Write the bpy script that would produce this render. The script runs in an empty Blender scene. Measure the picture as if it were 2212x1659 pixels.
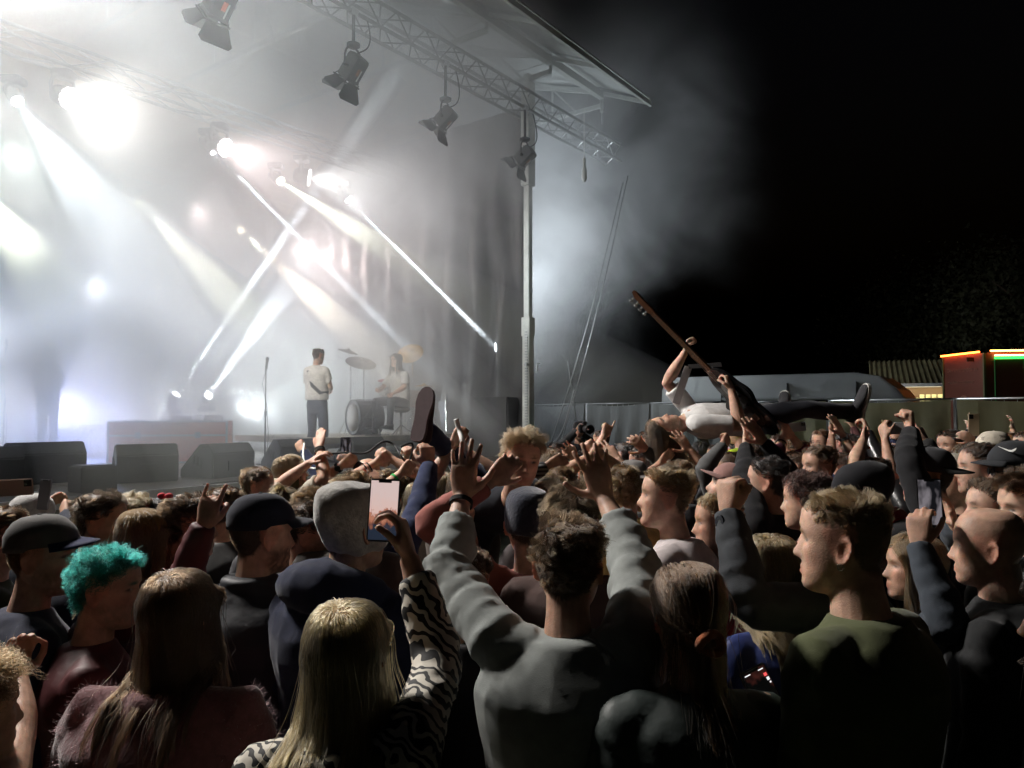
import bpy, bmesh, math, random, time
import numpy as np
from mathutils import Vector, Matrix, Euler
random.seed(7); np.random.seed(7)
R = math.radians; PI = math.pi
scene = bpy.context.scene
C = scene.collection

# ------------------------------------------------------------ camera
F, CU, CV, PITCH, CAMZ = 1640.0, 1106.0, 829.5, R(2.22), 2.0      # focal length and centre on a 2212 x 1659 view
cam = bpy.data.cameras.new('camera'); camo = bpy.data.objects.new('camera', cam); C.objects.link(camo)
cam.sensor_width = 36.0; cam.lens = 36.0 * F / 2212.0
cam.clip_start = 0.05; cam.clip_end = 500
camo.location = (0, 0, CAMZ); camo.rotation_euler = (R(90) + PITCH, 0, 0)
scene.camera = camo
CAMP = np.array([0, 0, CAMZ]); FW = np.array([0, math.cos(PITCH), math.sin(PITCH)]); UPV = np.array([0, -math.sin(PITCH), math.cos(PITCH)])
def at(u, v, D):
    """world point seen at (u, v) of the view, D metres down the optical axis"""
    return CAMP + FW * D + np.array([1.0, 0, 0]) * ((u - CU) / F * D) + UPV * ((CV - v) / F * D)

# ------------------------------------------------------------ night sky
w = bpy.data.worlds.new('World'); scene.world = w; w.use_nodes = True
nt = w.node_tree; bg = nt.nodes['Background']
sky = nt.nodes.new('ShaderNodeTexSky'); sky.sky_type = 'NISHITA'; sky.sun_disc = False
sky.sun_elevation = R(-4); sky.sun_rotation = R(200)
nt.links.new(sky.outputs[0], bg.inputs[0]); bg.inputs[1].default_value = 0.05
vs = scene.view_settings; vs.view_transform = 'Standard'; vs.look = 'None'; vs.exposure = 0.45; vs.gamma = 1.0; vs.use_curve_mapping = False
cy = scene.cycles
cy.use_denoising = True
try: cy.denoiser = 'OPENIMAGEDENOISE'
except Exception: pass
cy.max_bounces = 6; cy.diffuse_bounces = 2; cy.glossy_bounces = 2; cy.transmission_bounces = 3; cy.volume_bounces = 2; cy.transparent_max_bounces = 12
cy.sample_clamp_indirect = 4.0; cy.sample_clamp_direct = 0.0; cy.use_light_tree = True
cy.volume_step_rate = 2.0; cy.volume_max_steps = 128; cy.caustics_reflective = False; cy.caustics_refractive = False

# ------------------------------------------------------------ stage frame: x along the stage front, y into the stage, z up
SA = R(53.6); SP = np.array([-4.6, 6.83, 0.0])
SE = np.array([math.cos(SA), math.sin(SA), 0]); SN = np.array([-math.sin(SA), math.cos(SA), 0])
DECK = 1.2
def ST(t, s, z): return SP + SE * t + SN * s + np.array([0, 0, z])
def to_stage(p):
    q = np.asarray(p, float) - SP
    return np.array([q @ SE, q @ SN, q[2]])
def at_s(u, v, s):
    """the point seen at (u, v) that lies s metres behind the stage front line"""
    d = at(u, v, 1.0) - CAMP
    k = (s - (CAMP - SP) @ SN) / (d @ SN)
    return CAMP + d * k

# ------------------------------------------------------------ helpers
def nrm(a):
    a = np.asarray(a, float); l = np.linalg.norm(a)
    return a / l if l > 1e-9 else a
def tag(o, label=None, cat=None, group=None, kind=None):
    if label: o['label'] = label
    if cat: o['category'] = cat
    if group: o['group'] = group
    if kind: o['kind'] = kind
    return o
def thing(name, label, cat, loc=(0, 0, 0), rotz=0.0, group=None):
    o = bpy.data.objects.new(name, None); C.objects.link(o)
    o.empty_display_size = 0.1; o.location = tuple(float(x) for x in loc); o.rotation_euler = (0, 0, rotz)
    o.matrix_basis = Matrix.Translation(o.location) @ Matrix.Rotation(rotz, 4, 'Z')
    return tag(o, label, cat, group)
def frame_of(d, up=(0, 0, 1)):
    d = nrm(d); up = np.asarray(up, float)
    if abs(d @ nrm(up)) > 0.97: up = np.array([1.0, 0, 0]) if abs(d[0]) < 0.9 else np.array([0, 1.0, 0])
    x = nrm(np.cross(up, d)); y = np.cross(d, x)
    return x, y, d
class MB:
    def __init__(s): s.v = []; s.f = []; s.n = 0
    def add(s, v, f):
        v = np.asarray(v, float).reshape(-1, 3)
        s.v.append(v); s.f += [tuple(i + s.n for i in q) for q in f]; s.n += len(v); return s
    def box(s, c, sz, rot=None, M=None):
        h = np.asarray(sz, float) / 2
        v = np.array([[x, y, z] for x in (-1, 1) for y in (-1, 1) for z in (-1, 1)], float) * h
        if rot is not None: v = v @ np.asarray(rot, float).T
        v = v + np.asarray(c, float)
        return s.add(v, [(0, 1, 3, 2), (4, 6, 7, 5), (0, 4, 5, 1), (2, 3, 7, 6), (0, 2, 6, 4), (1, 5, 7, 3)])
    def bar(s, a, b, wd, hg=None, up=(0, 0, 1)):
        a = np.asarray(a, float); b = np.asarray(b, float); hg = wd if hg is None else hg
        x, y, d = frame_of(b - a, up)
        return s.box((a + b) / 2, (wd, hg, np.linalg.norm(b - a)), np.stack([x, y, d], 1))
    def tube(s, pts, r, n=8, cap=True, ell=None, up=(0, 0, 1), closed=False):
        """swept tube; r scalar or per point; ell = (ax, ay) ellipse factors"""
        P = np.asarray(pts, float); k = len(P)
        r = np.full(k, r, float) if np.isscalar(r) else np.asarray(r, float)
        T = np.zeros_like(P)
        if closed: T = np.roll(P, -1, 0) - np.roll(P, 1, 0)
        else:
            T[1:-1] = P[2:] - P[:-2]; T[0] = P[1] - P[0]; T[-1] = P[-1] - P[-2]
        x, y, d = frame_of(T[0], up); an = np.linspace(0, 2 * PI, n, endpoint=False)
        ca, sa = np.cos(an), np.sin(an); V = []
        ex, ey = ell if ell else (1, 1)
        for i in range(k):
            d = nrm(T[i]); x = nrm(x - d * (x @ d)); y = np.cross(d, x)
            V.append(P[i] + r[i] * (np.outer(ca, x) * ex + np.outer(sa, y) * ey))
        V = np.concatenate(V); fs = []
        m = k if closed else k - 1
        for i in range(m):
            a = i * n; b = ((i + 1) % k) * n
            for j in range(n):
                j2 = (j + 1) % n; fs.append((a + j, a + j2, b + j2, b + j))
        if cap and not closed:
            fs.append(tuple(range(n - 1, -1, -1))); fs.append(tuple(range((k - 1) * n, k * n)))
        return s.add(V, fs)
    def rings(s, rings, cap=True):
        k = len(rings); n = len(rings[0]); V = np.concatenate([np.asarray(q, float) for q in rings]); fs = []
        for i in range(k - 1):
            for j in range(n):
                j2 = (j + 1) % n; fs.append((i * n + j, i * n + j2, (i + 1) * n + j2, (i + 1) * n + j))
        if cap: fs.append(tuple(range(n - 1, -1, -1))); fs.append(tuple(range((k - 1) * n, k * n)))
        return s.add(V, fs)
    def lathe(s, prof, o=(0, 0, 0), axis=(0, 0, 1), n=20, cap=True):
        """prof = [(radius, height)]"""
        x, y, d = frame_of(axis, (0, 1, 0) if abs(axis[2]) > 0.9 else (0, 0, 1)); an = np.linspace(0, 2 * PI, n, endpoint=False)
        o = np.asarray(o, float)
        return s.rings([o + d * h + max(r, 1e-4) * (np.outer(np.cos(an), x) + np.outer(np.sin(an), y)) for r, h in prof], cap)
    def prism(s, poly, a, b):
        """poly = [(x, z)] in the plane of two axes given by a (origin, ux, uz) and thickness vector b"""
        o, ux, uz = [np.asarray(q, float) for q in a]; b = np.asarray(b, float); n = len(poly)
        p = np.array([o + ux * q[0] + uz * q[1] for q in poly])
        fs = [tuple(range(n - 1, -1, -1)), tuple(range(n, 2 * n))] + [(i, (i + 1) % n, n + (i + 1) % n, n + i) for i in range(n)]
        return s.add(np.concatenate([p, p + b]), fs)
    def ico(s, c, r, sub=2, sc=(1, 1, 1), rot=None):
        bm = bmesh.new(); bmesh.ops.create_icosphere(bm, subdivisions=sub, radius=1.0)
        v = np.array([q.co[:] for q in bm.verts]) * r * np.asarray(sc, float); f = [tuple(q.index for q in p.verts) for p in bm.faces]; bm.free()
        if rot is not None: v = v @ np.asarray(rot, float).T
        return s.add(v + np.asarray(c, float), f)
    def mesh(s, name='mesh'):
        me = bpy.data.meshes.new(name); V = np.concatenate(s.v) if s.v else np.zeros((0, 3))
        me.from_pydata(V.tolist(), [], s.f); me.validate(); return me
    def build(s, name, mat, parent=None, smooth=False, world=True, bevel=0.0):
        V = np.concatenate(s.v)
        if parent is not None and world:
            Mi = np.array(parent_matrix(parent).inverted()); V = V @ Mi[:3, :3].T + Mi[:3, 3]
        me = bpy.data.meshes.new(name); me.from_pydata(V.tolist(), [], s.f); me.validate()
        bm = bmesh.new(); bm.from_mesh(me); bmesh.ops.recalc_face_normals(bm, faces=bm.faces)
        if bevel > 0:
            bmesh.ops.bevel(bm, geom=[e for e in bm.edges if len(e.link_faces) == 2 and e.calc_face_angle(0) > 0.6], offset=bevel, segments=2, affect='EDGES')
        bm.to_mesh(me); bm.free()
        if smooth is True: me.polygons.foreach_set('use_smooth', [True] * len(me.polygons))
        elif smooth: me.polygons.foreach_set('use_smooth', [True] * len(me.polygons)); me.set_sharp_from_angle(angle=R(smooth))
        if mat is not None: me.materials.append(M[mat] if isinstance(mat, str) else mat)
        return place(name, me, parent)
def parent_matrix(p):
    m = p.matrix_basis.copy()
    while p.parent: p = p.parent; m = p.matrix_basis @ m
    return m
def place(name, data, parent=None):
    o = bpy.data.objects.new(name, data); C.objects.link(o)
    if parent is not None: o.parent = parent
    return o
def one(mb, name, mat, label, cat, smooth=False, group=None, bevel=0.0):
    """a thing that is a single mesh, origin moved to the bottom of its box"""
    V = np.concatenate(mb.v); c = (V.min(0) + V.max(0)) / 2; c[2] = V[:, 2].min()
    mb.v = [V - c]
    o = mb.build(name, mat, None, smooth, bevel=bevel); o.location = tuple(c); o.matrix_basis = Matrix.Translation(o.location)
    return tag(o, label, cat, group)
def copy_tree(o, parent=None):
    c = o.copy(); C.objects.link(c); c.parent = parent
    for ch in list(o.children): copy_tree(ch, c)
    return c

# ------------------------------------------------------------ materials
M = {}
def mat(name, col, rough=0.6, metal=0.0, var=0.0, vscale=20.0, bump=0.0, bscale=60.0, spec=0.5, emit=None, estr=0.0, sheen=0.0, alpha=None, coat=0.0, coord='Object', detail=4):
    m = bpy.data.materials.new(name); m.use_nodes = True; n = m.node_tree.nodes; l = m.node_tree.links; b = n['Principled BSDF']
    b.inputs['Base Color'].default_value = (*col, 1); b.inputs['Roughness'].default_value = rough; b.inputs['Metallic'].default_value = metal
    b.inputs['Specular IOR Level'].default_value = spec
    if sheen: b.inputs['Sheen Weight'].default_value = sheen; b.inputs['Sheen Roughness'].default_value = 0.4
    if coat: b.inputs['Coat Weight'].default_value = coat
    if emit: b.inputs['Emission Color'].default_value = (*emit, 1); b.inputs['Emission Strength'].default_value = estr
    if var or bump:
        tc = n.new('ShaderNodeTexCoord')
    if var:
        t = n.new('ShaderNodeTexNoise'); t.inputs['Scale'].default_value = vscale; t.inputs['Detail'].default_value = detail; l.new(tc.outputs[coord], t.inputs['Vector'])
        r = n.new('ShaderNodeMapRange'); r.inputs[1].default_value = 0.3; r.inputs[2].default_value = 0.7; r.inputs[3].default_value = 1 - var; r.inputs[4].default_value = 1 + var
        l.new(t.outputs[0], r.inputs[0])
        x = n.new('ShaderNodeMix'); x.data_type = 'RGBA'; x.blend_type = 'MULTIPLY'; x.inputs[0].default_value = 1; x.inputs[6].default_value = (*col, 1)
        l.new(r.outputs[0], x.inputs[7]); l.new(x.outputs[2], b.inputs['Base Color'])
        rr = n.new('ShaderNodeMapRange'); rr.inputs[3].default_value = max(0.05, rough - 0.12); rr.inputs[4].default_value = min(1, rough + 0.12); l.new(t.outputs[0], rr.inputs[0]); l.new(rr.outputs[0], b.inputs['Roughness'])
    if bump:
        t2 = n.new('ShaderNodeTexNoise'); t2.inputs['Scale'].default_value = bscale; t2.inputs['Detail'].default_value = 3; l.new(tc.outputs[coord], t2.inputs['Vector'])
        bp = n.new('ShaderNodeBump'); bp.inputs['Strength'].default_value = bump; bp.inputs['Distance'].default_value = 0.01; l.new(t2.outputs[0], bp.inputs['Height']); l.new(bp.outputs[0], b.inputs['Normal'])
    M[name] = m; return m
mat('ground', (.045, .05, .03), .95, var=.5, vscale=3, bump=.6, bscale=25)
mat('deck', (.10, .085, .07), .55, var=.3, vscale=6, bump=.1)
mat('alu', (.62, .64, .64), .38, 1.0, var=.12, vscale=14)
mat('alu_paint', (.80, .82, .78), .45, .0, var=.12, vscale=5)
mat('truss', (.30, .31, .31), .45, .8, var=.2, vscale=10)
mat('black_metal', (.022, .022, .024), .5, .3, var=.25, vscale=20, bump=.05)
mat('black_plastic', (.02, .02, .022), .45, var=.2)
mat('grey_housing', (.09, .09, .085), .5, .2, var=.3, vscale=18)
mat('rubber', (.012, .012, .013), .7)
mat('orange_gel', (.65, .12, .03), .5)
mat('paper', (.75, .75, .72), .7)
mat('roof_skin', (.50, .52, .50), .7, var=.1, vscale=2, bump=.2, bscale=6)
mat('roof_steel', (.58, .60, .57), .5, .2, var=.1)
mat('fascia', (.12, .115, .055), .8, var=.35, vscale=7, bump=.3)
mat('drape', (.016, .017, .019), .6, var=.3, vscale=3, bump=.3, bscale=30, sheen=.3)
mat('wedge', (.028, .028, .030), .6, var=.25, bump=.5, bscale=250)
mat('grille', (.035, .036, .038), .5, .4, var=.15, bump=.8, bscale=400)
mat('chrome', (.75, .75, .76), .12, 1.0)
mat('brass', (.85, .55, .18), .42, .55, var=.25, vscale=12, bump=.05, bscale=80)
mat('dark_brass', (.20, .18, .16), .4, .9, var=.25, vscale=12)
mat('drum_silver', (.55, .52, .47), .3, .7, var=.15, vscale=9)
mat('drum_skin', (.68, .66, .60), .6, var=.12)
mat('drum_wood', (.28, .11, .04), .4, var=.3)
mat('red_cloth', (.50, .02, .04), .8)
mat('riser', (.55, .52, .44), .7, var=.18, vscale=6)
mat('case_blue', (.03, .05, .16), .5, var=.15)
mat('case_black', (.03, .03, .033), .5, var=.2)
mat('salmon', (.78, .30, .20), .6, var=.15)
mat('bottle_blue', (.05, .12, .55), .15, spec=.7)
# ------------------------------------------------------------ stage lamps
def kelvin_mix(c): return c
def emis(name, col, s):
    m = bpy.data.materials.new(name); m.use_nodes = True; n = m.node_tree.nodes
    n.remove(n['Principled BSDF']); e = n.new('ShaderNodeEmission'); e.inputs[0].default_value = (*col, 1); e.inputs[1].default_value = s
    m.node_tree.links.new(e.outputs[0], n['Material Output'].inputs[0]); m.cycles.emission_sampling = 'AUTO' if name.startswith('strip') else 'NONE'; M[name] = m; return m
WHITE = (1, .97, .93); COOL = (.86, .94, 1); YEL = (.97, 1, .74); PINK = (1, .80, .76); WARM = (1, .84, .6); BLUE = (.25, .38, 1)
SHAFTS = []
def lamp_fixture(name, label, p, target, power, cone, blend, col, big, group, floor=False, lens=40.0, soft=.06):
    """a moving head: base, yoke, head and lens, with its own light in the lens"""
    p = np.asarray(p, float); tgt = np.asarray(target, float); d = nrm(tgt - p)
    rt = .15 if big else .085; ln = .26 if big else .30
    th = thing(name, label, 'stage lamp', p, 0, group)
    x, y, z = frame_of(d)
    h = MB().lathe([(rt * .55, -ln), (rt * .9, -ln * .85), (rt, -ln * .3), (rt * 1.06, -.02), (rt * 1.06, .015), (rt * .93, .015)], p, d, 20)
    hd_ = h.build('head', 'black_plastic', th, 40)
    if big:
        m = MB()
        n = 0
        pts = [(0, 0)] + [(.5 * math.cos(k * PI / 3), .5 * math.sin(k * PI / 3)) for k in range(6)] + [(.85 * math.cos(k * PI / 6), .85 * math.sin(k * PI / 6)) for k in range(12)]
        for a, b in pts: m.lathe([(rt * .14, 0), (rt * .17, .02), (rt * .08, .026)], p + d * .016 + x * a * rt + y * b * rt, d, 10)
        e = m.build('lens', emis('lens_' + name + str(len(M)), col, lens), hd_); e['kind'] = 'stuff'
    else:
        MB().lathe([(rt * .9, .016), (rt * .8, .03), (rt * .3, .038)], p + d * 0, d, 16).build('lens', emis('lens_' + name + str(len(M)), col, lens), hd_)
    c = p - d * ln * .45; side = nrm(np.cross(d, (0, 0, 1))); up = np.array([0, 0, -1.0 if floor else 1.0])
    top = c + up * (rt * 1.7)
    MB().tube([c + side * rt * 1.15, c + side * rt * 1.3 + up * rt * .6, top + side * rt * 1.0, top - side * rt * 1.0, c - side * rt * 1.3 + up * rt * .6, c - side * rt * 1.15], .028, 8).build('yoke', 'black_plastic', th, True)
    MB().box(top + up * .06, (.26, .22, .1)).build('base', 'black_plastic', th, bevel=.012)
    if power > 0:
        l = bpy.data.lights.new('beam', 'SPOT'); l.energy = power; l.color = col; l.spot_size = R(cone); l.spot_blend = blend; l.shadow_soft_size = soft if cone > 25 else .012
        lo = place('beam', l, th); lo.location = tuple(d * .06)
        lo.rotation_euler = Vector(d).to_track_quat('-Z', 'Y').to_euler()
        if cone < 25 and not big: SHAFTS.append((p + d * .06, d, cone, label))
    return th
SA_ROW, SB_ROW = 3.5, 6.6          # depth of the two lamp rows behind the stage front
G1 = 'lamps on the upstage trusses'
#      view u,v of lens, row, target (u, v, depth behind front), power, cone, blend, colour, big
LAMPS = [
 (148, 212, SA_ROW, ST(5.5, -9, .8), 560, 84, .9, (1, .95, .88), True, 60, 'big wash lamp blazing white, brightest in the smoke'),
 (37, 218, SA_ROW, at_s(230, 480, 1.5), 1600, 18, .4, COOL, False, 60, 'small beam lamp next to the blazing wash lamp'),
 (485, 318, SA_ROW, ST(6.5, -8, 1), 480, 70, .9, PINK, True, 60, 'wash lamp at the head of a long thin pinkish beam'),
 (462, 325, SA_ROW + .25, at_s(775, 645, 2.0), 100000, 3.0, .9, COOL, False, 60, 'beam lamp hung against the pinkish wash lamp'),
 (300, 440, SB_ROW, at_s(640, 790, 1.0), 26000, 9.5, .7, YEL, False, 25, 'beam lamp sending a broad pale yellow shaft'),
 (418, 455, SB_ROW, ST(6, -4, 1), 850, 110, .9, PINK, True, 5, 'dim wash lamp showing its round cluster of lenses'),
 (520, 497, SB_ROW, at_s(604, 575, 4.6), 30000, 6.5, .6, WARM, False, 50, 'beam lamp sending a short bright warm shaft'),
 (605, 390, SA_ROW, at_s(720, 465, 2.2), 5000, 10, .6, YEL, False, 30, 'beam lamp with a faint yellow shaft'),
 (665, 383, SA_ROW, ST(13, -3, 5.0), 480, 80, .9, WHITE, True, 12, 'wash lamp glowing softly above the drums'),
 (752, 430, SA_ROW, at_s(1036, 715, 1.25), 240000, 2.0, .8, COOL, False, 80, 'beam lamp drawing a needle thin shaft to the side drape'),
 (-45, 400, SA_ROW, at_s(110, 620, 1.0), 2200, 17, .7, YEL, False, 50, 'beam lamp at the edge with a creamy yellow shaft'),
 (640, 538, SB_ROW, ST(7, -3, 3), 850, 120, .9, PINK, True, 3, 'wash lamp glowing faint pink deep in the smoke'),
 (20, 330, SB_ROW, ST(4, -4, 2), 450, 120, .9, (.86, 1, .9), True, 6, 'greenish wash lamp half lost at the smoky edge'),
 (860, 560, SB_ROW, ST(9, -3, 4), 1400, 120, .9, COOL, True, 3, 'wash lamp hidden in smoke behind the drummer'),  # unseen wash lamp added to brighten the smoke, as are those below
 (700, 640, SB_ROW, ST(6, -1, 2), 1000, 130, .9, COOL, True, 2, 'wash lamp lost in smoke above the guitarist'),
 (980, 640, 5.0, ST(9, -2, 3), 1500, 130, .9, COOL, True, 2, 'wash lamp hidden behind the drum kit smoke'),
 (200, 620, SB_ROW, ST(4, -1, 2), 300, 130, .9, COOL, True, 1, 'wash lamp lost in smoke above the salmon case'),
]
def build_lamps():
    for u, v, s, tg, pw, cone, bl, col, big, ls, lab in LAMPS:
        lamp_fixture('wash_lamp' if big else 'beam_lamp', lab, at_s(u, v, s), tg, pw, cone, bl, col, big, None, lens=ls)
    for u, v, tg, pw, cone, lab, col in ((380, 853, (560, 590, 3.5), 150000, 2.8, 'floor beam lamp sending a thin white shaft upward', COOL),
                                    (450, 854, (530, 745, 3.2), 14000, 6.0, 'floor beam lamp with a short glowing shaft beside its twin', COOL)):
        p = at_s(u, v, 5.2)
        lamp_fixture('floor_lamp', lab, p, at_s(*tg), pw, cone, .5, col, False, None, floor=True, lens=50)
        # the box each floor lamp stands on
    for p, tg, pw, cone, col, lab in ((ST(-4.6, 2.2, 6.6), ST(9, 3.6, 3.0), 350, 62, (.95, 1, .98), 'wash lamp raking across the whole stage'), (ST(-4.7, .9, 6.5), ST(7.0, 1.9, 2.5), 14000, 19, (1, .97, .9), 'wash lamp throwing a tight pool on guitarist and drummer'), (ST(-4.6, -.3, 6.9), ST(12, -.3, 5.5), 11000, 26, (.92, 1, 1), 'wash lamp sending light past the open stage corner'),  # lamps added out of view to fill the smoke and light the performers
                               (ST(-1.8, -.22, 6.8), np.array([1.9, 3.9, 1.2]), 1900, 84, (1, .94, .88), 'wash lamp turned on the crowd'), (ST(-.9, -.22, 6.8), np.array([2.2, 4.2, 1.2]), 1250, 84, (1, .95, .9), 'second wash lamp turned on the crowd')):  # lamps added out of view as key light for the crowd
        lamp_fixture('wash_lamp', lab, p, tg, pw, cone, .8, col, True, None, lens=30, soft=.4 if 'crowd' in lab else .15)
    for t, s_, pw, col, lab in ((1.6, 7.4, 1700, (.80, .86, 1), 'floor wash lamp in the purple smoke'), (3.4, 7.4, 2000, (1, .93, .90), 'floor wash lamp behind the salmon case'), (5.4, 7.4, 2200, (.92, .98, 1), 'floor wash lamp upstage of the guitarist'), (7.4, 7.4, 2400, (.92, 1, .98), 'floor wash lamp in the upstage corner')):  # unseen floor lamps added upstage to brighten the low smoke
        lamp_fixture('wash_lamp', lab, ST(t, s_, DECK + .75), ST(t + .3, s_ - 3, 4.2), pw, 150, .9, col, True, None, floor=True, lens=2, soft=.2)
    p = at_s(150, 800, 7.5); p[2] = 2.2
    lamp_fixture('wash_lamp', 'blue wash lamp low in the purple smoke', p, at_s(180, 840, 3.0), 1500, 130, .9, BLUE, True, None, floor=True, lens=1, soft=.25)
build_lamps()
# ------------------------------------------------------------ ground
def ground():
    n = 60; xs = np.concatenate([np.linspace(-160, -14, 12), np.linspace(-12, 14, 36), np.linspace(17, 160, 12)]); ys = np.concatenate([np.linspace(-60, -4, 8), np.linspace(-2, 24, 40), np.linspace(28, 220, 12)])
    V = [(x, y, 0.02 * math.sin(x * 1.7) * math.cos(y * 1.3) - .03) for y in ys for x in xs]; nx = len(xs)
    f = [(j * nx + i, j * nx + i + 1, (j + 1) * nx + i + 1, (j + 1) * nx + i) for j in range(len(ys) - 1) for i in range(nx - 1)]
    tag(MB().add(V, f).build('ground', 'ground', None, True), kind='structure')
ground()
# ------------------------------------------------------------ stage
T0, T1, SD = -5.0, 9.2, 8.4
RZ = SA
def stage():
    st = thing('stage', 'low concert stage with pale deck edge and olive skirt', 'stage', ST(2, 4, 0), RZ)
    nt_, ns_ = 7, 7; wt = (T1 - T0) / nt_; ws = SD / ns_
    base = MB().box((0, 0, 0), (wt - .012, ws - .012, .09)).mesh('deck_panel'); base.materials.append(M['deck'])
    for i in range(nt_):
        for j in range(ns_):
            o = place('deck_panel', base, st); o.location = (T0 + (i + .5) * wt - 2, (j + .5) * ws - 4, DECK - .045 + random.uniform(-.002, .002))
    for i in range(nt_):
        a, b = T0 + i * wt + .006, T0 + (i + 1) * wt - .006
        m = MB(); m.box(((a + b) / 2, -.035, DECK - .05), (b - a, .05, .11)); V = np.concatenate(m.v); m.v = [np.array([ST(*q) for q in V])]
        m.build('edge_rail', 'alu', st, bevel=.006)
        m = MB(); k = 12
        ring = [[a + (b - a) * q / k, -.05 - .02 * math.sin(q * 2.1 + i), 0] for q in range(k + 1)]
        V = [ST(p[0], p[1], z) for z in (DECK - .11, .02) for p in ring]; V += [ST(p[0], p[1] + .02, z) for z in (DECK - .11, .02) for p in ring]
        q = k + 1; f = []
        for j in range(k): f += [(j, j + 1, q + j + 1, q + j), (2 * q + j, 3 * q + j, 3 * q + j + 1, 2 * q + j + 1)]
        m.add(V, f).build('skirt', 'fascia', st)
    leg = MB().box((0, 0, (DECK - .09) / 2), (.06, .06, DECK - .09)).mesh('leg'); leg.materials.append(M['alu'])
    for i in range(nt_ + 1):
        for j in (0, 3, 6):
            o = place('leg', leg, st); o.location = (T0 + .1 + i * (wt * .985) - 2, j * ws + .15 - 4, 0)
stage()
# ------------------------------------------------------------ box truss
def truss(name, label, a, b, size=.29, step=.42, chord=.025, brace=.010, mt='truss'):
    """box truss from a to b (bottom centre line), four chords and single diagonal braces on each face"""
    a = np.asarray(a, float); b = np.asarray(b, float); L = np.linalg.norm(b - a); rz = math.atan2(b[1] - a[1], b[0] - a[0])
    th = thing(name, label, 'truss', a, rz)
    h = size / 2; cm = MB().tube([(0, 0, 0), (L, 0, 0)], chord, 10).mesh('chord'); cm.materials.append(M[mt])
    cm.polygons.foreach_set('use_smooth', [True] * len(cm.polygons))
    for y in (-h, h):
        for z in (0, size):
            o = place('chord', cm, th); o.location = (0, y, z)
    n = max(2, int(L / step)); st = L / n
    def bm_(p, q):
        m = MB().tube([p, q], brace, 6, cap=False).mesh('brace'); m.materials.append(M[mt]); return m
    kinds = {('y', 0): bm_((0, 0, 0), (st, 0, size)), ('y', 1): bm_((0, 0, size), (st, 0, 0)), ('z', 0): bm_((0, -h, 0), (st, h, 0)), ('z', 1): bm_((0, h, 0), (st, -h, 0))}
    for i in range(n):
        for (ax, d), offs in ((('y', i % 2), ((0, -h, 0), (0, h, 0))), (('z', i % 2), ((0, 0, 0), (0, 0, size)))):
            for of in offs:
                o = place('brace', kinds[(ax, d)], th); o.location = (i * st, of[1] if ax == 'y' else 0, of[2] if ax == 'z' else 0)
    return th
FT_Z = 7.35
truss('front_truss', 'long box truss of tubes carrying the dark barn door lamps', ST(-5.2, 0, FT_Z), ST(11.4, 0, FT_Z), .34, .30, .028, .011)
pa = to_stage(at_s(148, 212, SA_ROW))[2]; pb = to_stage(at_s(300, 440, SB_ROW))[2]
truss('lamp_truss', 'upstage truss hidden in smoke behind the bright wash lamps', ST(-2.5, SA_ROW, pa + .4), ST(8.6, SA_ROW, pa + .4), .29, .55)
truss('lamp_truss', 'rearmost truss lost in smoke above the yellow shaft lamp', ST(-1.5, SB_ROW, pb + .4), ST(8.6, SB_ROW, pb + .4), .29, .55)
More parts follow.
